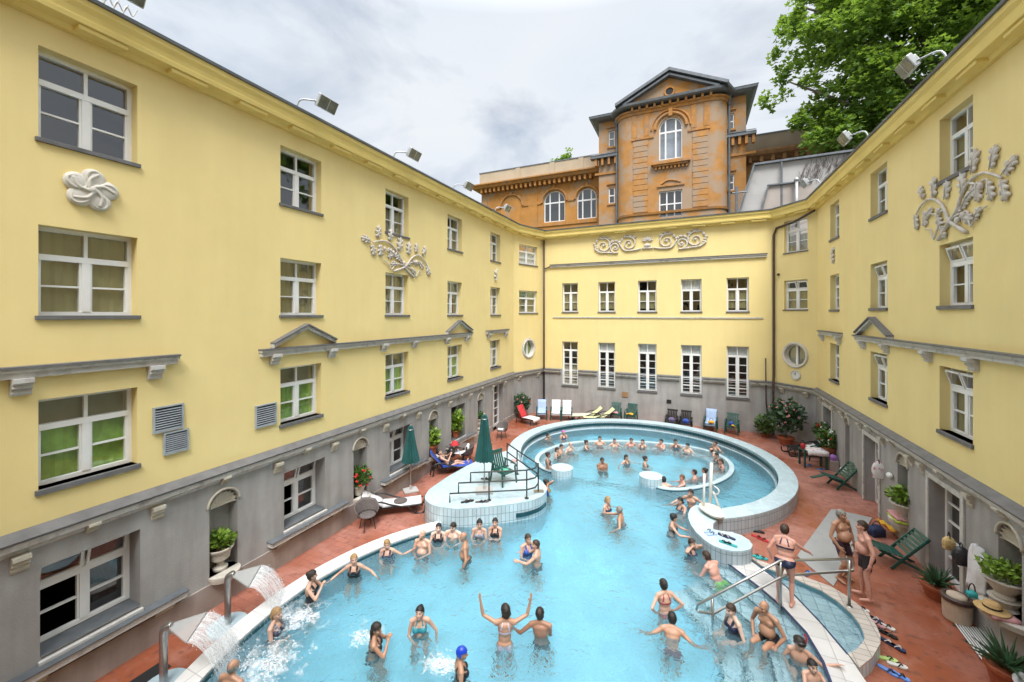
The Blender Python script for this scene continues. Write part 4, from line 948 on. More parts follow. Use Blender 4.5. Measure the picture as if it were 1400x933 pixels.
# gable over the bow
b = MB(); gx0, gx1, ax, az = -5.3, 1.95, -1.66, 26.55
b.face([(gx0,yb-.1,24.6),(gx1,yb-.1,24.6),(ax,yb-.1,az-.25)]); b.build('gable_wall', OCHRE, OB)
b = MB()
for sx in (gx0-.75, gx1+.75):
    z0 = 24.55; s = 1 if sx > ax else -1
    q = [(sx,yb-.7,z0),(ax,yb-.7,az+.1),(ax,yb-.7,az+.35),(sx,yb-.7,z0+.25)]; kx = [(p[0],43,p[2]) for p in q]
    b.face(q if s < 0 else q[::-1]); b.face([q[2],q[3],kx[3],kx[2]]); b.face([q[0],q[1],kx[1],kx[0]])
b.build('roof', ZINC, OB)
b = MB()
for s, e in ((-1, gx0-.1), (1, gx1+.1)): b.bar((e,yb-.3,24.62), (ax,yb-.3,az-.12), .5, .16)
b.build('raking_cornice', ZINC, OB)
b = MB(); b.lathe([(.30,-.02),(.30,.05),(.42,.06),(.44,-.02)], n=24, caps=False, M=Matrix.Rotation(R(90),3,'X'), c=(ax,yb-.14,25.15)); o = b.build('round_vent', OTRIM, OB); b = MB(); b.face([(ax+.31*math.cos(t*.3),yb-.13,25.15+.31*math.sin(t*.3)) for t in range(21)]); b.build('vent_opening', BLACK, o)
# body behind the bow
Mt = frame((-7.9,37.5), (4.08,37.5)); opsT = [(.9,1.47,22.02,23.48,.25),(.9,1.47,16.76,18.25,.25),(10.66,11.14,21.8,23.1,.25),(10.66,11.14,16.74,18.07,.25)]
w = MB(Mt); wall(w, 11.98, 10, 24.4, opsT); w.M = frame((-7.9,44),(-7.9,37.5)); wall(w, 6.5, 10, 24.4, []); w.M = frame((4.08,37.5),(4.08,44)); wall(w, 6.5, 10, 24.4, []); w.build('tower_wall', OCHREB, OB)
for i, o in enumerate(opsT): rwindow(Mt, *o[:4], .15, OB, cols=1, rows=2, blind=SKYW if i in (0, 2) else None)
for o in opsT: b = MB(Mt); b.box((o[0]-.12,-.1,o[2]-.15),(o[1]+.12,0,o[2])); b.build('window_sill', OTRIM, OB); b = MB(Mt); b.box((o[0]-.15,-.12,o[3]+.25),(o[1]+.15,0,o[3]+.36)); b.build('window_hood', OTRIM, OB)
pl = [(-7.9,44),(-7.9,37.5),(4.08,37.5),(4.08,44)]
osweep(pl, [(-.05,24.4),(.5,24.45),(.75,24.6),(.78,24.8),(-.05,24.85)], 'roof_edge', ZINC)
b = MB(); e = .8; b.face([(-7.9-e,37.5-e,24.8),(4.08+e,37.5-e,24.8),(2,41,26.3),(-6,41,26.3)]); b.face([(4.08+e,37.5-e,24.8),(4.08+e,44,24.8),(2,41,26.3)]); b.face([(-7.9-e,44,24.8),(-7.9-e,37.5-e,24.8),(-6,41,26.3)]); b.build('roof', ZINC, OB)
# low side bays with deep cornice
for x0, x1 in ((-8.45,-6.1),(2.75,4.75)):
    b = MB(); b.box((x0+.3,37.2,10),(x1-.05,37.49,19.9)) if False else None
    b = MB(); b.box((x0-.15,36.95,20.95),(x1,37.6,21.2)); b.face([(x0-.2,36.9,21.21),(x1,36.9,21.21),(x1,37.5,21.55),(x0+.1,37.5,21.55)]); b.build('bay_cornice', ZINC, OB)
    for k in range(4): b = MB(); q = x0+.25+k*(x1-x0-.55)/3; b.box((q,37.05,20.3),(q+.2,37.5,20.94)); b.build('corbel', OTRIM, OB)
    b = MB(); b.box((x0+.2,37.38,19.5),(x1,37.5,19.7)); b.build('bay_band', OTRIM, OB)
# wings
ML2 = frame((-21.2,39), (-7.85,39)); X = lambda x: x+21.2
opsW = [(X(-13.9),X(-11.65),15.96,19.15,.35),(X(-10.4),X(-8.45),15.96,19.15,.35)]
w = MB(ML2); opsW2 = [(a, c, z0, 18.05, .3, 'rect', 2) for a, c, z0, z1, d in opsW]+[(a, c, 18.05, 18.05+(c-a)/2, .3, 'arch') for a, c, *_ in opsW]
opsW2 = [(a, c, z0, 18.0+(c-a)/2, .3, 'arch') for a, c, z0, *_ in opsW]
wall(w, 13.35, 10, 20.0, opsW2); w.M = frame((-21.2,46), (-21.2,39)); wall(w, 7, 10, 20, []); w.build('side_wall', OCHRE, OB)
for a, c, z0, *_ in opsW: arched_window(ML2, a, c, z0, 18.0+(c-a)/2, .2, OB, rows=(.62,), blind=INTER)
for a, c in [(o[0], o[1]) for o in opsW]+[(X(-18.65),X(-16.45))]:
    b = MB(ML2); m_ = (a+c)/2; r_ = (c-a)/2+.2; b.tube([(m_-r_*math.cos(math.pi*i/16), -.04, 18.0+r_*math.sin(math.pi*i/16)) for i in range(17)], .13, 6); b.box((m_-.15,-.15,18.0+r_-.1),(m_+.15,0,18.0+r_+.3)); b.build('arch_moulding', OTRIM, OB)
for a, c in ((0,X(-18.9)),(X(-16.2),X(-14.2)),(X(-11.35),X(-10.7))): b = MB(ML2); b.box((a,-.08,17.9),(c,0,18.1)); b.build('impost_band', OTRIM, OB)
b = MB(ML2); b.box((X(-18.62),-.02,10),(X(-16.5),.0,18.0)); b.box((X(-15.6),-.07,10),(X(-14.6),0,18.9)); b.box((0,-.08,10),(.7,0,18.9)); b.build('blind_bay', OCHRE, OB)
b = MB(ML2); b.box((0,-.1,15.55),(12.8,0,15.8)); b.build('sill_band', OTRIM, OB)
pw = [(-21.2,46),(-21.2,39),(-7.9,39)]
osweep(pw, [(-.05,19.9),(.2,19.95),(.3,20.1),(.75,20.2),(.85,20.4),(1.0,20.5),(1.0,20.62),(-.05,20.75)], 'cornice', OTRIM)
for k in range(24): b = MB(ML2); b.box((.2+k*.52,-.62,19.72),(.42+k*.52,0,20.15)); b.build('corbel', OTRIM, OB)
osweep(pw, [(-.3,20.7),(.15,20.75),(.15,22.0),(-.3,22.0)], 'parapet', TAN); osweep(pw, [(-.35,22.0),(.2,22.0),(.2,22.1),(-.35,22.15)], 'parapet_cap', ZINC)
for x in (4.2,8.0,11.0): b = MB(ML2); b.box((x,-.2,20.76),(x+.5,-.15,22.0)); b.build('parapet_pier', TAN, OB)
MRt = frame((4.05,39), (24,39)); w = MB(MRt); wall(w, 19.95, 10, 19.7, []); w.build('side_wall', mat('dull_ochre', (.30,.17,.075), .85, .2, 1.5, .3, 30), OB)
RTR = mat('dull_trim', (.26,.14,.06), .85, .2, 3); RTA = mat('brown_parapet', (.27,.215,.155), .85, .1, 1)
pw = [(4.1,39),(24,39)]
osweep(pw, [(-.05,19.3),(.2,19.35),(.35,19.5),(.8,19.6),(.95,19.85),(.95,19.98),(-.05,20.1)], 'cornice', RTR); osweep(pw, [(-.3,20.05),(.15,20.1),(.15,21.45),(-.3,21.45)], 'parapet', RTA); osweep(pw, [(-.35,21.45),(.2,21.45),(.2,21.55),(-.35,21.6)], 'parapet_cap', ZINC)
for k in range(20): b = MB(MRt); b.box((.3+k*.8,-.62,19.1),(.55+k*.8,0,19.55)); b.build('corbel', RTR, OB)
for x in (-6.18,2.83): b = MB(); b.tube([(x,37.05,24.3),(x,37.05,12)], .09, 8); b.lathe([(.1,23.6),(.2,24.2),(.2,24.35)], (x,37.0,0), 8); b.build('downpipe', ZINC, OB)
# grey concrete terrace block in front of the right part
CB = thing('terrace_block', 'grey concrete terrace block with a sloping left side and vent pipe', 'building', (9, 31, 10))
b = MB(); f = [(2.9,13.0),(3.86,16.4),(14,16.5),(14,9),(2.9,9)]; b.face([(x,31,z) for x, z in f[::-1]]); b.face([(3.86,31,16.4),(14,31,16.5),(14,36,16.5),(3.86,36,16.4)]); b.face([(2.9,31,13),(3.86,31,16.4),(3.86,36,16.4),(2.9,36,13)]); b.build('wall', CONC, CB)
b = MB(); b.face([(4.3,30.85,9),(7.0,30.85,9),(7.0,30.85,14.9),(4.6,30.85,14.9),(4.3,30.85,14.0)]); b.build('lower_panel', mat('buff_concrete', (.40,.35,.31), .85, .1, 1), CB, solid=.1)
b = MB(); b.bar((2.85,30.9,13),(3.82,30.9,16.45),.25,.1); b.bar((3.8,30.9,16.47),(14,30.9,16.57),.3,.12); b.bar((4.55,30.75,14.95),(7.0,30.75,14.95),.2,.08); b.bar((4.25,30.75,13.3),(4.6,30.75,14.95),.2,.08); b.build('coping', ZINC, CB)
b = MB(); b.tube([(6.1,30.5,12),(6.1,30.5,15.0)], .09, 10); b.lathe([(.09,14.95),(.15,15.0),(.15,15.1),(.04,15.2)], (6.1,30.5,0), 10); b.build('vent_pipe', FLOODM, CB, smooth=True)
b = MB(); b.tube([(5.35,30.8,12),(5.35,30.8,16.4)], .06, 8); b.tube([(2.75,30.4,13.2),(2.75,30.4,15.0)], .09, 8); b.tube([(2.5,30.4,14.6),(3.4,30.4,14.6)], .05, 8); b.build('pipework', ZINC, CB)
rr = random.Random(5); b = MB()
for i in range(150):
    x = 6.4+rr.random()**1.0*3; z = 15.2+(x-6.4)*.25+rr.gauss(0,.35); p = V((x,30.95,z)); b.tube([p, p+V((rr.gauss(0,.15),-.05,rr.uniform(.1,.6)))], .012, 4)
tag(b.build('dry_creeper', mat('dry_stems', (.12,.10,.09), .9)), 'dry grey creeper stems on the concrete terrace block', 'creeper')
# ------------------------------------------------------------------ people: one fused skin each, hair and clothes as children
def skinmat(name, c):
    m = mat(name, c, .42, .10, 9, .08, 120, c2=(c[0]*.95, c[1]*.72, c[2]*.66), c2sc=5, c2lo=.5, c2hi=.8, sss=.06); return m
SKIN = dict(pale=skinmat('skin_pale', (.66,.45,.36)), fair=skinmat('skin_fair', (.56,.34,.25)), tan=skinmat('skin_tan', (.43,.235,.15)), dark=skinmat('skin_bronze', (.31,.155,.095)), red=skinmat('skin_ruddy', (.60,.32,.25)))
EYE = mat('eye_dark', (.03,.02,.018), .3); LIP = mat('lip', (.38,.12,.10), .4)
HAIR = {k: mat('hair_'+k, c, .45, .3, 30, .5, 90) for k, c in dict(black=(.013,.010,.010), brown=(.045,.024,.014), dark=(.022,.014,.010), blond=(.33,.20,.085), grey=(.24,.22,.20), ginger=(.16,.07,.03)).items()}
CL = dict(black=mat('swim_black', (.012,.012,.015), .5), navy=mat('swim_navy', (.012,.016,.05), .5), blue=mat('swim_blue', (.02,.07,.32), .5), stripe=mat('swim_grey', (.20,.21,.25), .5, .5, 22), pattern=mat('swim_pattern', (.06,.06,.09), .5, .6, 18, c2=(.5,.48,.5), c2sc=14), pale=mat('swim_pale', (.52,.45,.55), .5), red=mat('swim_red', (.33,.02,.03), .5), maroon=mat('swim_maroon', (.12,.015,.04), .6), lime=mat('swim_lime', (.22,.62,.02), .6), plaid=mat('swim_plaid', (.035,.02,.035), .7, .6, 14, c2=(.16,.07,.10), c2sc=12), teal=mat('swim_teal', (.03,.22,.26), .5), gold=mat('swim_gold', (.30,.24,.06), .6))
CAPM = dict(bluecap=mat('cap_blue', (.01,.045,.42), .35), pinkcap=mat('cap_pink', (.55,.10,.42), .35), whitecap=mat('cap_white', (.6,.6,.62), .35))
ARM = dict(deep=(.14,.22,-.38), down=(.11,.05,-.50), fold=(-.10,.27,-.32), crossed=(-.20,.25,-.20), face=(-.10,.26,-.02), low=(.40,.14,-.24), wide=(.31,.06,.36), front=(.02,.46,-.16), reach=(.02,.52,-.08), edge=(.46,-.06,-.06), head=(-.05,.10,.16), hip=(.06,.0,-.36), back=(.22,-.36,-.26), lap=(.03,.20,-.40), side=(.18,.10,-.46), swim=(.26,.40,.10), knee=(-.04,.40,-.34))
def ik(a, t, l1, l2, hint):
    d = t-a; L = min(d.length, (l1+l2)*.995); d.normalize(); t = a+d*L
    c = (l1*l1+L*L-l2*l2)/(2*l1*L); c = max(-1, min(1, c)); h = hint-d*hint.dot(d)
    h = h.normalized() if h.length > 1e-4 else d.orthogonal().normalized()
    return a+d*(l1*c)+h*(l1*math.sqrt(1-c*c)), t
PEOPLE = []
Fc, Rc = V((-.4094,.9124,0)), V((.9124,.4094,0))        # directions the table's angles are measured from
def hand(b, w, el, d0, nrm, s, fine, curl=.5):
    # palm, four fingers of unequal length, thumb leaving the side of the palm
    f = (w-el).normalized()*.55+d0*.45; f.normalize(); n = nrm-f*nrm.dot(f)
    n = n.normalized() if n.length > 1e-3 else f.orthogonal().normalized()
    sd = f.cross(n); Q = Matrix((sd, n, f)).transposed()
    b.sph(w+f*.045*s, (.040*s,.017*s,.058*s), 9, 6, Q)
    b.cap(w-f*.02*s, w+f*.02*s, .026*s, .03*s, 8)
    if not fine:
        b.sph(w+f*.115*s+n*.02*s, (.034*s,.016*s,.06*s), 8, 5, Q)
        b.cap(w+sd*.03*s+f*.02*s, w+sd*.06*s+f*.07*s+n*.015*s, .013*s, .011*s, 6); return
    for k, (o, l) in enumerate(((.031,.070),(.011,.080),(-.010,.075),(-.030,.058))):
        p0 = w+f*.075*s+sd*o*s; p1 = p0+(f+sd*o*3+n*curl*.5)*l*.5*s; p2 = p1+(f*.8+n*curl)*l*.5*s
        b.cap(p0, p1, .0115*s, .0105*s, 6); b.cap(p1, p2, .0105*s, .009*s, 6)
    t0 = w+sd*.03*s+f*.015*s; t1 = t0+(sd*.75+f*.65+n*.3)*.035*s; t2 = t1+(f+sd*.25+n*.3)*.032*s
    b.cap(t0, t1, .0145*s, .012*s, 6); b.cap(t1, t2, .012*s, .010*s, 6)

def person(x, y, ztop, face, sex, skin, hair, hstyle, suit, suitc, arms, label, group=None, h=1.68, lean=0., floor=-.85, pose='stand', yaw=0., pitch=0., belly=0., fine=False, vox=.013, fh=None, targets=None, cap=None, roll=0., twist=0., build=1.):
    rv = random.Random(int(abs(x*731+y*377)*100)); build *= rv.uniform(.90,1.06); yaw += rv.uniform(-24,24); pitch += rv.uniform(-10,5); face += rv.uniform(-5,5); lean += rv.uniform(-3,7); roll += rv.uniform(-.05,.05)
    s = h/1.7; a = R(face); fw = fh and V(fh).normalized() or (Fc*math.cos(a)+Rc*math.sin(a)); up = V((0,0,1)); rt = fw.cross(up)
    ln = R(lean); tu = (up*math.cos(ln)+fw*math.sin(ln)).normalized(); tu = (tu+rt*roll).normalized(); tf = rt.cross(tu)*-1 if False else (fw-tu*fw.dot(tu)).normalized(); rt = tf.cross(tu)
    top = V((x, y, ztop)); fem = sex == 'f'; kid = h < 1.45
    Pv = top-tu*(.755*s)
    if abs(lean) > 2: Pv = top-tu*(.755*s)
    T = Matrix((rt, tf, tu)).transposed().to_4x4(); T.translation = Pv; L = lambda p: T @ (V(p)*s)
    if twist:                                           # shoulders turned against the hips
        Tq = Matrix.Rotation(R(twist), 4, tu); Tt = Matrix.Translation(Pv) @ Tq @ Matrix.Translation(-Pv) @ T
    else: Tt = T
    LT = lambda p: Tt @ (V(p)*s)
    b = MB(); Q3 = T.to_3x3(); Q3t = Tt.to_3x3(); w_ = build
    hipw = .172 if fem else .160
    b.sph(L((0,-.005,.0)), (hipw*s*w_,.115*s*w_,.125*s), 14, 10, Q3)
    b.sph(L((0,.012+belly*.06,.15)), ((.135 if fem else .148)*s*w_+belly*.02,(.10+belly*.055)*s*w_,.14*s), 14, 10, Q3)
    b.sph(LT((0,.0,.31)), ((.146 if fem else .168)*s*w_,.112*s*w_,.165*s), 14, 10, Q3t)
    b.sph(LT((0,-.02,.385)), ((.150 if fem else .178)*s*w_,.085*s,.085*s), 14, 8, Q3t)
    sw = (.168 if fem else .19)*(.9 if kid else 1)
    for sg in (-1, 1):
        b.cap(LT((sg*.02,-.015,.49)), LT((sg*sw*.92,-.01,.438)), .048*s, .052*s, 8)
        b.sph(L((sg*.078,-.062,-.045)), (.085*s*w_,.085*s*w_,.095*s), 9, 7, Q3)
        if fem and not kid: b.sph(LT((sg*.076,.085,.305)), (.068*s,.062*s,.066*s), 9, 7, Q3t)
        elif not kid: b.sph(LT((sg*.075,.07,.345)), (.075*s,.04*s,.05*s), 9, 7, Q3t)
    b.cap(LT((0,-.012,.44)), LT((0,.012,.56)), (.050 if fem else .058)*s, (.048 if fem else .055)*s, 10)
    # head
    hy, hp = R(yaw), R(pitch); HM = Tt.to_3x3() @ Matrix.Rotation(-hy, 3, 'Z') @ Matrix.Rotation(-hp, 3, 'X')
    if abs(lean) > 25:                                   # the head lifts towards level
        HM = (Matrix((rt, (tf*.55+fw*.45+up*.25).normalized(), V((0,0,0)))) and Matrix.Rotation(R(lean*.6), 3, rt) @ HM)
    ks = s*(1.12 if kid else 1); hc = LT((0,.02,.635)); H = lambda p: hc+HM @ (V(p)*ks)
    b.sph(H((0,-.008,.015)), (.074*ks,.094*ks,.100*ks), 16, 12, HM)
    b.sph(H((0,.030,-.050)), (.056*ks,.062*ks,.072*ks), 12, 9, HM)
    b.sph(H((0,.062,-.095)), (.026*ks,.024*ks,.022*ks), 8, 6, HM)
    b.cap(H((0,.088,.0)), H((0,.106,-.035)), .010*ks, .0155*ks, 7)
    for sg in (-1, 1):
        b.sph(H((sg*.074,-.005,-.015)), (.012*ks,.022*ks,.032*ks), 7, 6, HM); b.sph(H((sg*.042,.058,-.028)), (.028*ks,.028*ks,.026*ks), 8, 6, HM)
        b.cap(H((sg*.015,.083,.028)), H((sg*.05,.068,.026)), .013*ks, .012*ks, 6)
    # arms
    segs = []
    for i, sg in enumerate((-1, 1)):
        A = arms[i] if isinstance(arms, tuple) else arms
        sh = LT((sg*sw, -.008, .425)); off = ARM[A] if isinstance(A, str) else A
        if targets and targets[i]: wr = V(targets[i])
        else: wr = sh+Tt.to_3x3() @ (V((sg*off[0], off[1], off[2]))*s)
        hint = Tt.to_3x3() @ V((sg*.75,-.45,-.65)) if A not in ('wide','edge') else V((0,0,-1))
        if A == 'head': hint = Tt.to_3x3() @ V((sg*1.,.2,-.2))
        el, wr = ik(sh, wr, .285*s, .255*s, hint)
        m_ = .88 if fem else 1.0
        b.sph(sh, .060*s*m_, 9, 7); b.cap(sh, sh.lerp(el,.45), .050*s*m_, .047*s*m_, 9); b.cap(sh.lerp(el,.45), el, .047*s*m_, .037*s*m_, 9)
        b.cap(el, el.lerp(wr,.3), .037*s*m_, .041*s*m_, 9); b.cap(el.lerp(wr,.3), wr, .041*s*m_, .026*s*m_, 9)
        d0 = (wr-el).normalized(); nr = Tt.to_3x3() @ V((-sg*.5, .3, -.6))
        if A == 'lap': d0 = Tt.to_3x3() @ V((-sg*.3, .8, -.35)); nr = Tt.to_3x3() @ V((0,0,-1))
        elif A == 'fold' or A == 'crossed': d0 = Tt.to_3x3() @ V((-sg, .15, -.1)); nr = Tt.to_3x3() @ V((0,-1,0))
        hand(b, wr, el, d0, nr, s*(.94 if fem else 1.03), fine)
        segs += [(sh, el, .05*s), (el, wr, .042*s), (wr, wr+d0*.16*s, .045*s)]
    # legs
    legs = []
    for i, sg in enumerate((-1, 1)):
        hp_ = L((sg*.088,-.005,-.05)); th, sk = .425*s, .415*s
        if pose == 'sit': ft = hp_+fw*(.46*s)+rt*(sg*.04)-up*(.40*s); hint = fw*.5+up
        elif pose == 'recline': ft = hp_+fw*(.80*s)+rt*(sg*.02)+up*.02; hint = up
        elif pose == 'float': ft = hp_-tu*(.74*s)-up*.18+rt*sg*.08+tf*(.1 if i else -.05); hint = fw-up
        else:
            fz = floor+.085*s; ft = V((hp_.x, hp_.y, max(fz, hp_.z-.835*s)))+rt*(sg*.03)+fw*(.05*sg*(1 if pose == 'walk' else .4))
            hint = fw+rt*sg*.15
        if pose == 'bend': ft = ft+fw*.10
        kn, an = ik(hp_, ft, th, sk, hint); m_ = 1.04 if fem else 1.
        b.sph(hp_, .088*s*m_*w_, 10, 7); b.cap(hp_, hp_.lerp(kn,.5), .086*s*m_*w_, .072*s*m_, 10); b.cap(hp_.lerp(kn,.5), kn, .072*s*m_, .052*s, 10)
        bk = (kn-an).normalized().cross(rt); bk = bk if bk.dot(fw) < 0 or pose in ('recline',) else bk*-1
        b.cap(kn, kn.lerp(an,.3)-fw*.012*s, .052*s, .054*s, 9); b.cap(kn.lerp(an,.3)-fw*.012*s, an, .054*s, .034*s, 9)
        tdir = fw if pose not in ('recline','float') else ((up*.85+fw*.3) if pose == 'recline' else -tu)
        td = (tdir+rt*sg*.16).normalized(); sole = up if pose not in ('recline','float') else -fw
        q = an-(up*.045*s if pose not in ('recline','float') else V((0,0,0)))
        b.cap(q-td*.05*s, q+td*.08*s, .036*s, .036*s, 8); b.cap(q+td*.08*s, q+td*.15*s+rt*sg*.008, .038*s, .030*s, 8); b.cap(q+td*.15*s, q+td*.19*s, .028*s, .018*s, 8)
        b.cap(an, q-td*.02*s, .036*s, .036*s, 8)
        legs += [(hp_, kn, .075*s), (kn, an, .05*s)]
    base = V((x, y, floor)) if pose not in ('sit','recline','float') else V((x, y, Pv.z-.1))
    bmesh.ops.translate(b.bm, vec=-base, verts=b.bm.verts)
    me = bpy.data.meshes.new('raw'); b.bm.to_mesh(me); b.bm.free()
    o = bpy.data.objects.new('person', me); COL.objects.link(o); o.location = base; tag(o, label, 'bather', group)
    r = o.modifiers.new('fuse', 'REMESH'); r.mode = 'VOXEL'; r.voxel_size = vox
    sm = o.modifiers.new('smooth', 'SMOOTH'); sm.factor = .5; sm.iterations = 2 if fine else 3
    PEOPLE.append(dict(o=o, base=base, T=T, Tt=Tt, hc=hc, HM=HM, ks=ks, s=s, segs=segs, legs=legs, skin=skin, hair=hair, hstyle=hstyle, suit=suit, suitc=suitc, cap=cap, fem=fem))
    return o

def segd(P, a, b):
    a = np.array(a); b = np.array(b); d = b-a; t = np.clip(((P-a) @ d)/max(1e-9, d @ d), 0, 1)
    return np.linalg.norm(P-(a+t[:, None]*d), axis=1)
def shell(co, no, faces, sel, off, name, m, parent, jit=0.):
    fs = [f for f, k in zip(faces, sel) if k]
    if not fs: return None
    used = sorted({i for f in fs for i in f}); mp = {i: k for k, i in enumerate(used)}
    v = co[used]+no[used]*off
    if jit: v = v+no[used]*(np.random.RandomState(1).rand(len(used), 1)-.5)*jit
    me = bpy.data.meshes.new(name); me.from_pydata(v.tolist(), [], [[mp[i] for i in f] for f in fs]); me.materials.append(m)
    me.polygons.foreach_set('use_smooth', [True]*len(me.polygons))
    o = bpy.data.objects.new(name, me); COL.objects.link(o); o.parent = parent
    return o
def finish_people():
    dg = bpy.context.evaluated_depsgraph_get(); dg.update()
    for p in PEOPLE:
        o = p['o']; me = bpy.data.meshes.new_from_object(o.evaluated_get(dg)); o.modifiers.clear(); old = o.data; o.data = me; bpy.data.meshes.remove(old); me.name = 'person'
        n = len(me.vertices); co = np.zeros(n*3, 'f'); me.vertices.foreach_get('co', co); co = co.reshape(-1, 3)
        no = np.zeros(n*3, 'f'); me.vertex_normals.foreach_get('vector', no); no = no.reshape(-1, 3)
        me.materials.clear()
        for m in (SKIN[p['skin']], EYE, LIP): me.materials.append(m)
        me.polygons.foreach_set('use_smooth', [True]*len(me.polygons))
        faces = [tuple(f.vertices) for f in me.polygons]; fc = np.array([co[list(f)].mean(0) for f in faces])
        W = fc+np.array(p['base']); s, ks = p['s'], p['ks']
        hl = (W-np.array(p['hc'])) @ np.array(p['HM'])/ks
        tl = (W-np.array(p['T'].translation)) @ np.array(p['T'].to_3x3())/s
        tt = (W-np.array(p['Tt'].translation)) @ np.array(p['Tt'].to_3x3())/s
        da = np.min([segd(W, a, b)-r for a, b, r in p['segs']], axis=0); dl = np.array([segd(W, a, b)-r for a, b, r in p['legs']]); dlm = dl.min(0)
        ax = segd(W, p['T'] @ V((0,0,-.05*s)), p['Tt'] @ V((0,0,.42*s)))-.135*s
        isarm = da < ax-.004; isleg = (dlm < ax) & (tl[:, 2] < -.03)
        ishead = (np.linalg.norm(hl, axis=1) < .135) & (tt[:, 2] > .50)
        # face colouring
        mi = np.zeros(len(faces), 'i')
        for sg in (-1, 1):
            e = ishead & (np.hypot(hl[:, 0]-sg*.030, (hl[:, 2]+.001)*1.7) < .015) & (hl[:, 1] > .05); mi[e] = 1
            e = ishead & (abs(hl[:, 0]-sg*.034) < .022) & (abs(hl[:, 2]-.030) < .006) & (hl[:, 1] > .05)
            if p['hair'] not in ('grey', 'blond'): mi[e] = 1
        mi[ishead & (np.hypot(hl[:, 0], (hl[:, 2]+.068)*2.6) < .024) & (hl[:, 1] > .05)] = 2
        me.polygons.foreach_set('material_index', mi)
        # hair
        x, y, z = hl.T; hs = p['hstyle']
        line = np.where(y > .02, .052+.10*(y-.045)-.25*abs(x), np.where(y > -.02, .012, -.075))
        full = ishead & (z > line)
        hm = HAIR[p['hair']] if p['hair'] else None
        if p['cap']:
            shell(co, no, faces, ishead & (z > np.where(y > 0, .035, -.03)), .012, 'swim_cap', CAPM[p['cap']], o)
        elif hs == 'bald': shell(co, no, faces, ishead & (z > -.05) & (z < .045) & (y < .012), .005, 'hair', hm, o, .004)
        else:
            hobj = shell(co, no, faces, full, .014 if hs != 'crop' else .007, 'hair', hm, o, .012)
            if hs in ('long', 'bun', 'bob') and hobj:
                b = MB(); HM = p['HM']; H = lambda q: p['hc']+HM @ (V(q)*ks)-p['base']
                if hs == 'bun': b.sph(H((0,-.085,.075)), .045*ks, 9, 7); b.sph(H((0,-.10,.06)), .035*ks, 8, 6)
                else:
                    e = -.20 if hs == 'long' else -.10
                    for k in range(7):
                        q = (k-3)/3; b.tube([H((q*.06,-.075+.03*q*q,.03)), H((q*.072,-.105+.04*q*q,-.05)), H((q*.066,-.095+.04*q*q,e+.02*abs(q)))], [.02*ks,.026*ks,.012*ks], 7)
                b.bm.verts.ensure_lookup_table(); ex = bpy.data.meshes.new('x'); b.bm.to_mesh(ex); b.bm.free()
                bb = bmesh.new(); bb.from_mesh(hobj.data); bb.from_mesh(ex); bb.to_mesh(hobj.data); bb.free(); bpy.data.meshes.remove(ex)
                hobj.data.polygons.foreach_set('use_smooth', [True]*len(hobj.data.polygons))
        # swimwear
        m = CL[p['suitc']]; st = p['suit']; tz = tl[:, 2]; uz = tt[:, 2]; ux = abs(tt[:, 0]); uy = tt[:, 1]
        body = ~isarm & ~ishead & (uz < .47)
        brief = body & (tz < .07) & (tz > -.16) & ((tz > -.075+.62*(abs(tl[:, 0])-.07)) | (tl[:, 1] < -.03) & (tz > -.11+.5*(abs(tl[:, 0])-.07)))
        if st == 'one':
            up_ = body & (tz >= .05) & (((uy > 0) & (uz < .36+.25*(ux > .055)*(ux < .1)*.4)) | ((uy <= 0) & (uz < .24)) | ((ux > .066) & (ux < .098) & (uz > .2)))
            shell(co, no, faces, up_ | brief, .006, 'swimsuit', m, o)
        elif st == 'bikini':
            shell(co, no, faces, brief & (tz < .045), .006, 'bikini_bottom', m, o)
            shell(co, no, faces, body & (((uy > .02) & (abs(uz-.30) < .062-.25*np.maximum(0, .045-ux))) | ((uy <= .02) & (abs(uz-.285) < .016)) | ((uz > .33) & (abs(ux-(.082-.25*(uz-.33))) < .012))), .006, 'bikini_top', m, o)
        elif st == 'brief': shell(co, no, faces, brief, .006, 'swim_briefs', m, o)
        elif st == 'trunks':
            th = [(segd(W, a, b)-r, a, b) for a, b, r in (p['legs'][0], p['legs'][2])]
            k = np.zeros(len(faces), bool)
            for d, a, b in th:
                a, b = np.array(a), np.array(b); t = ((W-a) @ (b-a))/((b-a) @ (b-a)); k |= (d < .05) & (t < .62) & (t > -.3)
            shell(co, no, faces, ~isarm & (tz < .05) & (k | (tz > -.13) & ~isarm & (ax < .08)), .010, 'swim_trunks', m, o)
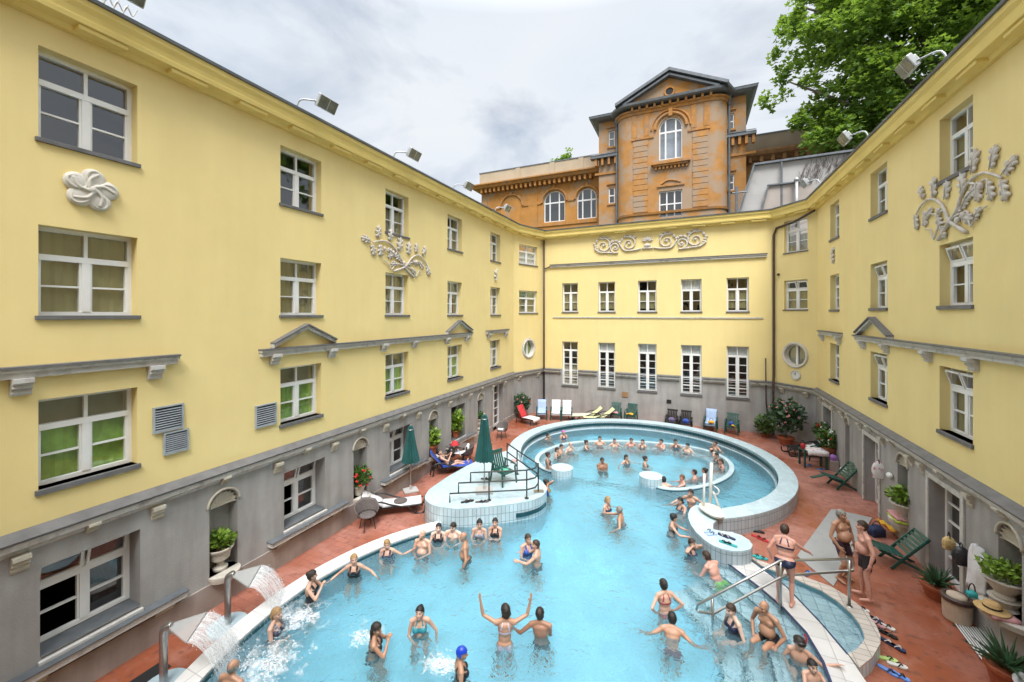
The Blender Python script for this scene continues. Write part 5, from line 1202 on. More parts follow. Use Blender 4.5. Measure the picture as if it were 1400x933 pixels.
PT = [
 (-7.65, 6.23, 0.85, 80, 'f', 'fair', 'dark', 'bun', 'one', 'black', 'face', 'woman in black swimsuit with dark hair up, standing by the white left pool edge', {'fine': True, 'vox': 0.0105, 'h': 1.63}),
 (-7.42, 7.23, 0.72, 175, 'f', 'fair', 'blond', 'short', 'one', 'black', 'low', 'woman with sunglasses and black swimsuit spreading her arms low by the left pool edge', {'fine': True, 'vox': 0.0105, 'h': 1.63}),
 (-7.27, 8.2, 0.61, 180, 'f', 'fair', 'blond', 'bob', 'one', 'navy', ('edge', 'fold'), 'grey blond woman in a dark blue swimsuit resting an arm on the left pool edge', {'fine': True, 'vox': 0.0105, 'h': 1.63}),
 (-6.55, 8.77, 0.74, 190, 'm', 'fair', 'grey', 'bald', 'trunks', 'navy', 'fold', 'bald older man with head bowed near the end of the white left edge', {'pitch': -25, 'belly': 0.6, 'fine': True, 'vox': 0.0105, 'h': 1.63}),
 (-6.42, 9.32, 0.68, 172, 'f', 'pale', 'black', 'bob', 'one', 'black', 'fold', 'pale woman with black hair and black swimsuit near the platform corner', {'fine': True, 'vox': 0.0105, 'h': 1.63}),
 (-6.07, 9.52, 0.68, 188, 'm', 'pale', 'dark', 'short', 'trunks', 'teal', 'fold', 'pale dark haired youth with folded hands in front of the tiled platform', {'fine': True, 'vox': 0.0105, 'h': 1.63}),
 (-5.35, 8.89, 0.88, 262, 'm', 'tan', 'grey', 'bald', 'trunks', 'black', 'side', 'tanned bald man standing side on, with his back to the platform wall bathers', {'belly': 0.5, 'fine': True, 'vox': 0.0105, 'h': 1.63}),
 (-5.45, 9.92, 0.71, 182, 'f', 'fair', 'black', 'bun', 'bikini', 'stripe', 'fold', 'dark haired woman in a grey striped bikini against the platform wall', {'fine': True, 'vox': 0.0105, 'h': 1.63}),
 (-5.12, 10.23, 0.67, 190, 'f', 'fair', 'dark', 'bun', 'one', 'black', 'crossed', 'woman with crossed arms and black swimsuit against the platform wall', {'fine': True, 'vox': 0.0105, 'h': 1.63}),
 (-3.91, 9.74, 0.73, 150, 'f', 'fair', 'brown', 'short', 'one', 'blue', 'fold', 'woman in a bright blue swimsuit facing a man near the platform', {'fine': True, 'vox': 0.0105, 'h': 1.63}),
 (-3.58, 9.48, 0.78, 285, 'm', 'fair', 'brown', 'short', 'trunks', 'black', 'front', 'man in profile embracing the woman in the blue swimsuit', {'fine': True, 'vox': 0.0105, 'h': 1.63}),
 (-3.27, 6.98, 0.9, 0, 'f', 'tan', 'dark', 'bob', 'bikini', 'pale', 'wide', 'woman seen from behind with both arms raised wide in mid pool', {'h': 1.72, 'fine': True, 'vox': 0.0105}),
 (-2.72, 7.39, 0.72, 8, 'm', 'dark', 'dark', 'short', 'trunks', 'black', ('low', 'crossed'), 'tanned dark haired man seen from behind beside the woman with raised arms', {'fine': True, 'vox': 0.0105, 'h': 1.63}),
 (-5.41, 5.8, 0.7, 75, 'f', 'tan', 'dark', 'long', 'bikini', 'black', 'face', 'long wet haired woman facing right with hands near her face in white foam', {'fine': True, 'vox': 0.0105, 'h': 1.63}),
 (-4.87, 6.42, 0.76, 180, 'f', 'fair', 'black', 'bun', 'bikini', 'teal', ('side', 'fold'), 'woman in a patterned teal bikini looking down, facing the viewer in mid pool', {'pitch': -22, 'fine': True, 'vox': 0.0105, 'h': 1.63}),
 (-3.64, 5.95, 0.74, 75, 'f', 'tan', 'grey', 'short', 'one', 'black', 'down', 'woman wearing a bright blue swimming cap at the bottom of the view', {'cap': 'bluecap', 'fine': True, 'vox': 0.0105, 'h': 1.63}),
 (-7.0, 4.18, 0.71, 15, 'm', 'tan', 'grey', 'bald', 'trunks', 'navy', 'down', 'bald man with his back turned under the near fountain spout', {'fine': True, 'vox': 0.0105, 'h': 1.63}),
 (-7.49, 5.29, 0.7, 95, 'f', 'fair', 'blond', 'bob', 'one', 'pattern', ('down', 'fold'), 'blond woman in a patterned swimsuit under the far fountain spout', {'fine': True, 'vox': 0.0105, 'h': 1.63}),
 (-2.44, 12.92, 0.67, 130, 'f', 'fair', 'blond', 'bob', 'bikini', 'navy', ('low', 'fold'), 'blond woman in a dark bikini facing a grey haired man in mid pool', {'fine': True, 'vox': 0.0105, 'h': 1.63}),
 (-1.98, 12.39, 0.68, 292, 'm', 'tan', 'grey', 'crop', 'trunks', 'black', ('low', 'reach'), 'grey haired man reaching out beside the blond woman in mid pool', {'fine': True, 'vox': 0.0105, 'h': 1.63}),
 (-0.02, 14.27, 0.8, 215, 'm', 'fair', 'dark', 'short', 'trunks', 'navy', 'low', 'dark haired man standing behind the swimmer near the pool lift', {'vox': 0.012, 'h': 1.63}),
 (-0.32, 13.98, 0.6, 240, 'f', 'fair', 'black', 'bob', 'one', 'navy', ('front', 'low'), 'dark haired woman stretching an arm sideways near the pool lift', {'h': 1.63}),
 (-0.47, 12.49, 0.72, 110, 'f', 'fair', 'black', 'bun', 'bikini', 'navy', 'front', 'black haired woman facing right, just off the curled end of the ring wall', {'fine': True, 'vox': 0.0105, 'h': 1.63}),
 (0.02, 11.54, 0.59, 150, 'f', 'fair', 'brown', 'short', 'one', 'navy', 'head', 'brown haired woman with hands on her head beside the curled wall end', {'fine': True, 'vox': 0.0105, 'h': 1.63}),
 (0.3, 10.94, 0.67, 330, 'm', 'red', 'brown', 'short', 'trunks', 'lime', 'front', 'man in lime green trunks bending forward with a pink back', {'lean': 32, 'belly': 0.4, 'fine': True, 'vox': 0.0105, 'h': 1.63}),
 (-0.54, 9.11, 0.84, 355, 'f', 'fair', 'dark', 'bun', 'bikini', 'red', 'hip', 'woman seen from behind in a red strapped bikini with hands on hips', {'fine': True, 'vox': 0.0105, 'h': 1.63}),
 (-0.35, 8.65, 0.53, 20, 'm', 'tan', 'black', 'short', 'trunks', 'maroon', 'low', 'man in maroon trunks swimming away from the viewer', {'lean': 30, 'fine': True, 'vox': 0.0105, 'h': 1.63}),
 (0.72, 9.05, 0.73, 262, 'f', 'pale', 'brown', 'short', 'one', 'navy', 'lap', 'woman in a navy swimsuit sitting on the pool steps beside the handrail', {'pose': 'sit', 'lean': 6, 'fine': True, 'vox': 0.0105, 'h': 1.63}),
 (1.28, 9.07, 0.94, 245, 'm', 'tan', 'grey', 'bald', 'brief', 'black', 'lap', 'bald man in black briefs sitting on the upper pool step', {'pose': 'sit', 'lean': 10, 'belly': 0.7, 'fine': True, 'vox': 0.0105, 'h': 1.63}),
 (1.8, 8.78, 0.62, 215, 'm', 'fair', 'dark', 'short', 'trunks', 'navy', ('edge', 'lap'), 'boy with a dark diving mask on his forehead sitting on the steps', {'pose': 'sit', 'h': 1.42, 'fine': True, 'vox': 0.0105}),
 (1.9, 8.39, 0.54, 190, 'm', 'fair', 'black', 'short', 'trunks', 'navy', 'front', 'small dark haired child in front of the boy with the mask', {'pose': 'sit', 'h': 1.25, 'fine': True, 'vox': 0.0105}),
 (-5.29, 15.33, 0.93, 95, 'f', 'tan', 'dark', 'bun', 'bikini', 'navy', 'fold', 'dark haired woman sitting nearest the left tiled pillar inside the ring', {'group': 'bathers along the inner ring wall', 'pose': 'sit', 'h': 1.63}),
 (-5.45, 16.99, 0.6, 120, 'f', 'fair', 'brown', 'bob', 'one', 'black', 'fold', 'woman leaning on the inner ring wall, second from the left pillar', {'group': 'bathers along the inner ring wall', 'pose': 'sit', 'h': 1.63}),
 (-5.4, 17.53, 0.58, 120, 'm', 'fair', 'black', 'short', 'trunks', 'navy', 'fold', 'black haired man leaning on the inner ring wall, third from the left pillar', {'group': 'bathers along the inner ring wall', 'pose': 'sit', 'h': 1.63}),
 (-5.05, 17.79, 0.67, 140, 'm', 'pale', 'brown', 'bald', 'trunks', 'black', 'deep', 'pale balding man with open arms on the left curve of the inner ring wall', {'group': 'bathers along the inner ring wall', 'pose': 'sit', 'h': 1.63}),
 (-4.51, 18.58, 0.58, 110, 'f', 'fair', 'black', 'bun', 'one', 'black', 'front', 'woman turned sideways on the inner ring wall, left of the middle', {'group': 'bathers along the inner ring wall', 'pose': 'sit', 'h': 1.63}),
 (-4.03, 19.32, 0.62, 180, 'm', 'fair', 'black', 'short', 'trunks', 'navy', 'deep', 'black haired man sitting upright at the middle left of the far ring wall', {'group': 'bathers along the inner ring wall', 'pose': 'sit', 'h': 1.63}),
 (-3.35, 19.44, 0.57, 185, 'm', 'fair', 'brown', 'crop', 'trunks', 'black', 'deep', 'short haired man sitting at the middle of the far ring wall', {'group': 'bathers along the inner ring wall', 'pose': 'sit', 'h': 1.63}),
 (-2.62, 19.77, 0.59, 185, 'm', 'red', 'brown', 'short', 'trunks', 'teal', 'deep', 'ruddy man at the far ring wall, left one of a close pair', {'group': 'bathers along the inner ring wall', 'pose': 'sit', 'h': 1.63}),
 (-2.11, 19.88, 0.55, 200, 'f', 'fair', 'black', 'bob', 'one', 'black', 'fold', 'black haired woman at the far ring wall, right one of a close pair', {'group': 'bathers along the inner ring wall', 'pose': 'sit', 'h': 1.63}),
 (-1.3, 20.25, 0.57, 245, 'm', 'red', 'dark', 'short', 'trunks', 'navy', 'front', 'ruddy dark haired man turned left at the far right part of the ring wall', {'group': 'bathers along the inner ring wall', 'pose': 'sit', 'h': 1.63}),
 (-0.68, 20.41, 0.6, 190, 'f', 'fair', 'dark', 'bun', 'one', 'navy', 'deep', 'dark haired woman facing the viewer on the right part of the far ring wall', {'group': 'bathers along the inner ring wall', 'pose': 'sit', 'h': 1.63}),
 (-0.15, 19.99, 0.6, 225, 'm', 'pale', 'black', 'short', 'trunks', 'navy', 'deep', 'pale black haired man at the right curve of the far ring wall', {'group': 'bathers along the inner ring wall', 'pose': 'sit', 'h': 1.63}),
 (0.81, 20.1, 0.48, 290, 'm', 'fair', 'brown', 'bald', 'trunks', 'navy', 'reach', 'man resting both arms along the right end of the inner ring wall', {'lean': 20, 'h': 1.63}),
 (1.03, 20.95, 0.58, 260, 'm', 'fair', 'brown', 'crop', 'trunks', 'black', 'low', 'man in the outer channel behind the right end of the ring', {'h': 1.63}),
 (1.0, 19.21, 0.57, 265, 'f', 'fair', 'dark', 'short', 'one', 'black', 'fold', 'dark haired woman behind the pool lift mast on the right ring wall', {'group': 'bathers along the inner ring wall', 'pose': 'sit', 'h': 1.63}),
 (1.12, 18.46, 0.58, 280, 'f', 'red', 'brown', 'bob', 'one', 'black', 'fold', 'brown haired woman low on the right ring wall next to the lift mast', {'group': 'bathers along the inner ring wall', 'pose': 'sit', 'h': 1.63}),
 (0.49, 17.13, 0.57, 310, 'f', 'fair', 'dark', 'bun', 'bikini', 'blue', 'fold', 'dark haired woman in blue looking into the ring from its near right side', {'group': 'bathers along the inner ring wall', 'pose': 'sit', 'h': 1.63}),
 (0.13, 16.89, 0.54, 300, 'm', 'red', 'dark', 'crop', 'trunks', 'navy', 'fold', 'balding man with a ruddy back on the near right side of the ring', {'group': 'bathers along the inner ring wall', 'pose': 'sit', 'h': 1.63}),
 (-0.3, 16.12, 0.56, 285, 'm', 'red', 'ginger', 'crop', 'trunks', 'navy', 'reach', 'ginger haired man with arms on the near ring wall', {'group': 'bathers along the inner ring wall', 'pose': 'sit', 'h': 1.63}),
 (-0.91, 15.64, 0.55, 5, 'm', 'pale', 'black', 'short', 'trunks', 'black', 'fold', 'dark haired man seen from behind next to the right tiled pillar', {'group': 'bathers along the inner ring wall', 'pose': 'sit', 'h': 1.63}),
 (-3.32, 16.38, 0.66, 178, 'm', 'dark', 'dark', 'short', 'trunks', 'black', 'crossed', 'tanned man with crossed arms standing in the middle of the ring', {'h': 1.63}),
 (-2.51, 17.36, 0.58, 150, 'f', 'fair', 'dark', 'long', 'one', 'black', 'low', 'long haired woman in the middle of the ring, left of a dark haired bather', {'h': 1.63}),
 (-1.75, 17.43, 0.61, 110, 'f', 'fair', 'black', 'bun', 'bikini', 'black', 'fold', 'dark haired bather in profile, rightmost of three in the ring middle', {'h': 1.63}),
 (-6.63, 19.2, 0.47, 150, 'm', 'fair', 'dark', 'short', 'trunks', 'navy', 'low', 'swimmer with dark hair in the outer channel at the back left', {'h': 1.63}),
 (-5.95, 19.64, 0.6, 170, 'f', 'fair', 'grey', 'short', 'one', 'navy', 'fold', 'swimmer with a pink and purple cap in the outer channel', {'cap': 'pinkcap', 'h': 1.63}),
 (-4.63, 13.25, 0.73, 110, 'f', 'tan', 'dark', 'bun', 'bikini', 'gold', 'head', 'woman holding her dark hair beside the right end of the platform', {'fine': True, 'vox': 0.0105, 'h': 1.63}),
 (1.87, 10.44, 1.9, 35, 'f', 'red', 'brown', 'short', 'bikini', 'navy', ('hip', 'front'), 'woman in a navy bikini standing on the pale walkway holding the handrail', {'h': 1.66, 'lean': 14, 'pose': 'stand', 'belly': 0.7, 'targets': ((1.62, 10.36, 1.12), (2.36, 10.6, 1.3)), 'build': 1.2, 'yaw': 20, 'fine': True, 'vox': 0.0105, 'floor': 0.26}),
 (3.3, 12.09, 1.77, 172, 'm', 'tan', 'grey', 'short', 'trunks', 'plaid', ('down', (0.05, 0.14, -0.46)), 'grey haired man in dark plaid shorts facing the viewer on the grey mat', {'h': 1.72, 'belly': 0.9, 'build': 1.05, 'yaw': -15, 'fine': True, 'vox': 0.0105, 'floor': 0.08}),
 (3.52, 11.45, 1.85, 290, 'm', 'red', 'brown', 'short', 'trunks', 'black', 'down', 'pink skinned man in black trunks standing with his back half turned', {'h': 1.72, 'belly': 0.6, 'fine': True, 'vox': 0.0105, 'floor': 0.07}),
]
for *q, kw in PT: person(*q, **kw)
person(-9.32, 13.43, 1.02, 0, 'f', 'fair', 'black', 'bun', 'bikini', 'black', ((-.06,.34,-.12),(-.06,.34,-.12)), 'dark haired woman reading on the blue covered sun lounger', fh=(.788,.616,0), lean=-38, pose='recline', fine=True, vox=.0105, pitch=-18)
finish_people()
# ------------------------------------------------------------------ loose furniture, plants and belongings
def lounger(label, cushion, frame_m=BLACKP, back=35, L=1.95, W=.62, group='sun loungers on the deck', rails=True, name='sun_lounger'):
    t = thing(name, label, 'sun lounger', (0,0,0), group); hb = .72; h = .30      # foot at +x, head at -x
    b = MB()
    for s in (-1, 1):
        y = s*W/2
        b.tube([(-.25,y,h),(L-hb-.03,y,h),(L-hb+.02,y,h-.04)], .025, 8)
        if rails: b.tube(crom([(-.5,y*1.08,.10),(-.42,y*1.1,.42),(-.1,y*1.1,.52),(.25,y*1.08,.40),(.55,y,.30)], 6), .028, 8); b.tube(crom([(L-hb-.45,y,.29),(L-hb-.2,y*1.05,.05),(L-hb+.05,y*1.05,.06),(L-hb+.1,y,.28)], 6), .026, 8)
    for x in (-.2,.4,L-hb-.05): b.tube([(x,-W/2,h),(x,W/2,h)], .02, 6)
    b.build('frame', frame_m, t, smooth=True)
    for x in (-.35, L-hb-.15):
        for s in (-1, 1): k = MB(); k.tube([(x,s*W*.48,h-.01),(x-.05,s*W*.5,0)], .024, 8); k.build('leg', frame_m, t)
    b = MB(); n = 14; b.grid([[(-.02+(L-hb)*i/n, y, h+.03-.02*math.sin(math.pi*i/n)) for y in np.linspace(-W/2+.02, W/2-.02, 7)] for i in range(n+1)]); b.build('seat', cushion, t, smooth=True, solid=.035)
    c, s_ = math.cos(R(back)), math.sin(R(back)); b = MB(); b.grid([[(-.02-hb*i/8*c, y, h+.03+hb*i/8*s_+.015*math.sin(i)) for y in np.linspace(-W/2+.02, W/2-.02, 7)] for i in range(9)]); b.build('backrest', cushion, t, smooth=True, solid=.035)
    b = MB(); b.tube([(-.02-hb*c,-W/2,h+.02+hb*s_),(-.02-hb*c,W/2,h+.02+hb*s_)], .026, 8)
    for s in (-1, 1): b.tube([(-.02,s*W/2,h+.02),(-.02-hb*c,s*W/2,h+.02+hb*s_)], .024, 8)
    b.build('back_frame', frame_m, t, smooth=True)
    return t
def armchair(label, m=GREENP, group='green plastic armchairs', recl=18, name='armchair'):
    t = thing(name, label, 'chair', (0,0,0), group); W, D, h = .56, .50, .40      # faces +x
    b = MB()
    for k in range(6): y = -W/2+.05+k*(W-.1)/5; b.box((-D/2,y-.036,h-.015),(D/2,y+.036,h+.012))
    b.box((D/2-.02,-W/2,h-.04),(D/2+.02,W/2,h+.01)); b.build('seat', m, t, bevel=.006)
    M = Matrix.Translation((-D/2,0,h)) @ Matrix.Rotation(R(-recl), 4, 'Y'); b = MB(M)
    for k in range(6): y = -W/2+.06+k*(W-.12)/5; b.box((-.012,y-.032,.03),(.012,y+.032,.56))
    b.box((-.02,-W/2,.53),(.02,W/2,.63)); b.box((-.018,-W/2,.0),(.018,W/2,.05)); b.build('backrest', m, t, bevel=.008)
    for s in (-1, 1):
        a = MB(); a.tube(crom([(-D/2-.10,s*(W/2+.02),h+.27),(0,s*(W/2+.04),h+.25),(D/2,s*(W/2+.02),h+.22),(D/2+.04,s*(W/2+.01),h+.15)], 5), .028, 6); a.build('armrest', m, t, smooth=True)
        for x, x2, z in ((D/2,D/2+.06,h+.18),(-D/2,-D/2-.10,h+.28)): a = MB(); a.bar((x,s*W/2,z),(x2,s*(W/2+.03),0), .055, .04); a.build('leg', m, t)
    return t
def rattan(label, group='rattan armchairs'):
    t = thing('rattan_armchair', label, 'chair', (0,0,0), group)
    b = MB(); b.lathe([(.02,.40),(.22,.40),(.25,.43),(.22,.455),(.02,.46)], n=18); b.build('seat', RATTAN, t, smooth=True)
    b = MB(); rows = []
    for k in range(7):
        z = .42+k*.07; a0 = 105-max(0, k-3)*16; rows.append([((.25+.015*k)*math.cos(R(180+q))-.0, (.27+.02*k)*math.sin(R(180+q)), z-.05*(abs(q)/100)*k*.5) for q in np.linspace(-a0, a0, 17)])
    b.grid(rows); b.build('backrest', RATTAN, t, smooth=True, solid=.022)
    for a in (45,135,225,315): k = MB(); k.tube([(.17*math.cos(R(a)),.17*math.sin(R(a)),.41),(.25*math.cos(R(a)),.25*math.sin(R(a)),0)], .014, 6); k.build('leg', BLACKP, t)
    return t
def xchair(label, rz=0):
    t = thing('folding_chair', label, 'chair', (0,0,0), 'green slatted folding chairs')     # faces +x
    for s in (-1, 1):
        b = MB(); b.bar((-.46,s*.27,.86),(.30,s*.27,.0), .03, .065); b.build('side_rail', GREENP, t)
        b = MB(); b.bar((.52,s*.235,.42),(-.42,s*.235,.0), .03, .06); b.build('leg', GREENP, t)
    b = MB()
    for k in range(6): q = k/5; b.cbox((.02+.50*q, 0, .31+.12*q), (.075,.53,.022), Matrix.Rotation(R(-14), 3, 'Y'))
    b.build('seat', GREENP, t, bevel=.004)
    b = MB()
    for k in range(6): q = k/5; b.cbox((-.07-.36*q, 0, .43+.41*q), (.075,.60,.022), Matrix.Rotation(R(49), 3, 'Y'))
    b.build('backrest', GREENP, t, bevel=.004)
    b = MB(); b.bar((.54,0,.42),(.98,0,.30), .14, .025); b.build('footrest', GREENP, t)
    return t
def umbrella(label, loc, hb, ht, base):
    t = thing('umbrella', label, 'umbrella', loc, 'closed green umbrellas'); x, y, z = loc
    b = MB(); b.tube([(x,y,z+.03),(x,y,ht-.05)], .024, 10); b.build('pole', STEEL, t, smooth=True)
    H = ht-hb; b = MB(); b.lathe([(.03,ht),(.075,ht-.02),(.10,ht-.10),(.12,ht-.14),(.15,ht-.3*H),(.22,ht-.6*H),(.30,hb+.15),(.33,hb),(.24,hb+.04),(.03,hb+.1)], (x,y,0), 32, star=.24); b.build('canopy', GREENF, t)
    b = MB(); b.lathe([(.085,ht-.13),(.105,ht-.12),(.115,ht-.155),(.10,ht-.16)], (x,y,0), 16); b.sph((x,y,ht+.01), (.03,.03,.035)); b.build('finial', STEEL, t, smooth=True)
    b = MB()
    if base == 'slab': b.cbox((x,y,z+.035), (.55,.5,.07), Matrix.Rotation(.5, 3, 'Z')); b.tube([(x,y,z+.07),(x,y,z+.25)], .035, 8)
    else: b.cbox((x,y,z+.03), (.5,.45,.06), Matrix.Rotation(.9, 3, 'Z')); b.tube([(x,y,z+.06),(x,y,z+.22)], .035, 8)
    b.build('base', CONC, t, bevel=.01); return t
def leaves(b, c, rad, n, size, rr, shape='leaf', up=.4):
    for i in range(n):
        d = V((rr.gauss(0,1), rr.gauss(0,1), rr.gauss(0,1))).normalized()*rr.random()**.45; p = V(c)+V((d.x*rad[0], d.y*rad[1], d.z*rad[2]))
        a = V((d.x+rr.gauss(0,.5), d.y+rr.gauss(0,.5), up+rr.gauss(0,.4))).normalized(); s = size*rr.uniform(.6,1.3); n_ = a.cross(V((rr.gauss(0,1),rr.gauss(0,1),rr.gauss(0,1)))).normalized(); w = s*.32; k = a.cross(n_)
        b.face([p, p+a*s*.45+n_*w, p+a*s+k*s*.1, p+a*s*.45-n_*w])
def potted(label, loc, pot, r, hp, fol, rad, n, size, seed=1, flowers=None, pm=TERRA, lm=LEAF, name='potted_plant', stem=0., group=None):
    t = thing(name, label, 'plant', loc, group); x, y, z = loc; rr = random.Random(seed)
    b = MB()
    if pot == 'urn': b.lathe([(r*.55,0),(r*.58,.05),(r*.32,.09),(r*.25,.2*hp+.05),(r*.3,.34*hp),(r*.72,.5*hp),(r*.8,.78*hp),(r*.86,.82*hp),(r*1.02,.93*hp),(r*1.05,hp),(r*.88,hp),(r*.8,hp-.06)], loc, 22)
    elif pot == 'bowl': b.lathe([(r*.5,0),(r*.55,.04),(r*.45,.1),(r*.75,.55*hp),(r*1.0,.9*hp),(r*1.12,.94*hp),(r*1.12,hp),(r*.95,hp),(r*.9,hp-.05)], loc, 24)
    else: b.lathe([(r*.70,0),(r*.95,hp*.8),(r*1.06,hp*.81),(r*1.08,hp),(r*.92,hp),(r*.9,hp-.04)], loc, 18)
    b.build('pot', pm, t, smooth=False); b = MB(); b.lathe([(.0,hp-.05),(r*.9,hp-.055)], loc, 14); b.build('soil', SOIL, t)
    c = (x, y, z+hp+rad[2]*.75+stem); b = MB()
    if fol == 'aloe':
        for i in range(n):
            a = rr.random()*6.283; e = rr.uniform(.35,1.35); L = size*rr.uniform(.7,1.2); d = V((math.cos(a)*math.cos(e), math.sin(a)*math.cos(e), math.sin(e))); p = V((x,y,z+hp-.03)); q = p+d*L*.6; e2 = q+(d-V((0,0,.35*math.cos(e))))*L*.5
            b.tube([p, q, e2], [.035*size/.5,.024*size/.5,.003], 5)
    else:
        leaves(b, c, rad, n, size, rr)
        if stem:
            for i in range(6): b.tube([(x+rr.gauss(0,.03), y+rr.gauss(0,.03), z+hp-.05), V(c)+V((rr.gauss(0,.5)*rad[0], rr.gauss(0,.5)*rad[1], rr.gauss(0,.4)*rad[2]))], .009, 5)
    b.build('foliage', lm, t)
    if flowers:
        for m, k in flowers:
            b = MB()
            for i in range(k):
                d = V((rr.gauss(0,1), rr.gauss(0,1)-.3, rr.gauss(.5,.8))).normalized(); p = V(c)+V((d.x*rad[0], d.y*rad[1], d.z*rad[2])); 
                for q in range(5): b.sph(p+V((rr.gauss(0,.02),rr.gauss(0,.02),rr.gauss(0,.02))), .026, 6, 4)
            b.build('blossoms', m, t)
    return t
def cloth(label, pts, m, name='towel', cat='towel', th=.018, group=None, amp=.012):
    b = MB(); rows = [[V(p)+V((0,0,amp*math.sin(i*1.9+j*1.3))) for j, p in enumerate(r)] for i, r in enumerate(pts)]; b.grid(rows)
    o = b.build(name, m, None, smooth=True, solid=th); return tag(o, label, cat, group)
def local(o_loc, rz, p): c, s = math.cos(rz), math.sin(rz); return V((o_loc[0]+p[0]*c-p[1]*s, o_loc[1]+p[0]*s+p[1]*c, o_loc[2]+p[2]))
def drape(loc, rz, prof, W, label, m, n=6, name='towel', group=None):
    return cloth(label, [[local(loc, rz, (x, y, z)) for y in np.linspace(-W/2, W/2, n)] for x, z in prof], m, name, group=group)
def bag(label, loc, m, sx=.34, sy=.2, h=.26, rz=0., name='bag', group=None):
    t = thing(name, label, 'bag', (0,0,0), group); b = MB()
    b.sph((0,0,h*.45), (sx*.55,sy*.6,h*.5), 12, 8); b.box((-sx*.45,-sy*.45,0),(sx*.45,sy*.45,h*.7)); o = b.build('body', m, t, smooth=True, bevel=.02)
    b = MB(); b.tube([(sx*.3*math.cos(a), 0, h*.75+.16*math.sin(a)) for a in np.linspace(0, math.pi, 9)], .011, 6); b.build('handle', BLACKP, t)
    return place(t, loc, rz)
def sandal(label, loc, rz, m, st=BLACKP, L=.27, group='flip flops lying about'):
    t = thing('flip_flop', label, 'flip flop', (0,0,0), group); b = MB()
    out = [(-.13,-.025),(-.10,-.036),(0,-.034),(.08,-.05),(.13,-.03),(.14,0),(.12,.035),(.06,.042),(-.03,.032),(-.10,.034),(-.13,.02)]
    b.prism([(x*L/.27*1.1, y*1.15) for x, y in out], 0, .028, bottom=True); b.build('sole', m, t)
    b = MB(); b.tube(crom([(.0,-.045,.02),(.05,-.02,.06),(.085,0,.03)], 4), .009, 5); b.tube(crom([(.0,.045,.02),(.05,.02,.06),(.085,0,.03)], 4), .009, 5); b.build('strap', st, t)
    return place(t, loc, rz)
# ---- left side
place(rattan('empty rattan armchair beside the black and white lounger at the left wall'), (-8.95,9.25,0), R(-25))
lo = lounger('black framed sun lounger with white cushion beneath the red geranium niche', WHITEF, back=32); place(lo, (-9.15,10.15,.02), R(38))
t = thing('tray', 'round dark tray lying on the white sun lounger', 'tray', (-8.75,10.5,.36)); b = MB(); b.lathe([(0,.36),(.19,.36),(.22,.385),(.20,.385),(0,.372)], (-8.72,10.48,.0), 18); b.build('plate', RATTAN, t)
umbrella('closed green umbrella next to the left wall windows, standing on the red deck', (-9.32,11.75,.07), 1.15, 2.45, 'plate')
umbrella('closed green umbrella on the raised tiled platform', (-6.12,11.45,.76), 1.78, 3.25, 'slab')
lo = lounger('low black sun lounger with blue cover under the reading woman', BLUEF, back=50); place(lo, (-9.15,13.55,.1), R(38))
place(rattan('rattan armchair with white and red things beyond the reading woman'), (-8.75,14.75,.14), R(200))
t = rattan('rattan armchair by the far left door with clothes on it'); place(t, (-8.75,18.2,.22), R(250))
b = MB(); b.lathe([(.02,0),(.2,0),(.2,.02),(.03,.04),(.03,.62),(.32,.64),(.32,.67),(.02,.67)], n=20); tt = thing('side_table', 'small round side table with glasses near the reading woman', 'table', (0,0,0)); b.build('top', RATTAN, tt); place(tt, (-9.05,15.0,.14), 0)
drape((-8.95,14.6,.14), R(200), [(.28,.30),(.26,.50),(0,.50),(-.24,.55),(-.27,.80),(-.33,.82),(-.36,.5)], .42, 'crumpled white towel hanging over the rattan armchair with the red hat', WHITEF)
t = thing('sun_hat', 'red hat on the rattan armchair near the reading woman', 'hat', (-9.2,14.45,.9)); b = MB(); b.lathe([(.22,.98),(.14,1.01),(.12,1.10),(.05,1.14),(0,1.145)], (-9.15,14.45,0), 18); b.build('crown', REDF, t, smooth=True)
bag('dark bag at the foot of the rattan armchair with the red hat', (-9.25,14.35,.5), BLACKP, .3,.25,.4)
cloth('clothes thrown over the rattan armchair by the far left door', [[(-8.95+.1*i, 18.05+.1*j, .72-.05*abs(j-2)) for j in range(5)] for i in range(4)], WHITEF, 'clothing', 'clothing')
potted('stone urn with light green leaves in the nearest left wall niche', (-9.83,5.6,.69), 'urn', .26, .5, 'leaf', (.27,.22,.22), 260, .12, 3, pm=STONEP, lm=LEAFY, name='planted_urn', group='planted urns in the wall niches')
potted('white pot of red geraniums in the left wall niche above the white lounger', (-9.8,9.75,.69), 'pot', .19, .3, 'leaf', (.42,.30,.36), 420, .12, 4, flowers=[(FRED,14)], pm=STONEP, lm=LEAF)
potted('terracotta pot with tall green leaves in the niche behind the reading woman', (-9.8,13.7,.69), 'pot', .24, .42, 'leaf', (.28,.24,.42), 260, .2, 5, lm=LEAFY)
potted('leafy plant in a terracotta pot on the left window ledge', (-9.80,15.55,.93), 'pot', .2, .3, 'leaf', (.34,.26,.5), 340, .2, 6, lm=LEAFY)
potted('stone urn with a trimmed bush in the farthest left wall niche', (-9.82,17.75,.69), 'urn', .26, .55, 'leaf', (.26,.24,.2), 240, .1, 7, pm=STONEP, lm=LEAF, name='planted_urn', group='planted urns in the wall niches')
potted('shrub with dark leaves and red flowers behind the red lounger', (-9.35,22.2,.25), 'pot', .22, .3, 'leaf', (.55,.5,.62), 600, .16, 8, flowers=[(FRED,12),(FPINK,6)], lm=LEAFD, stem=.1)
lo = lounger('lounger with raised back under a red towel near the left corner', REDF, back=62, L=1.5, rails=False); place(lo, (-8.75,21.3,.25), R(-12))
drape((-8.75,21.3,.25), R(-12), [(.05,.37),(.3,.37),(.62,.37),(.80,.36),(.83,.18)], .66, 'white towel spread over the seat of the red lounger', WHITEF)
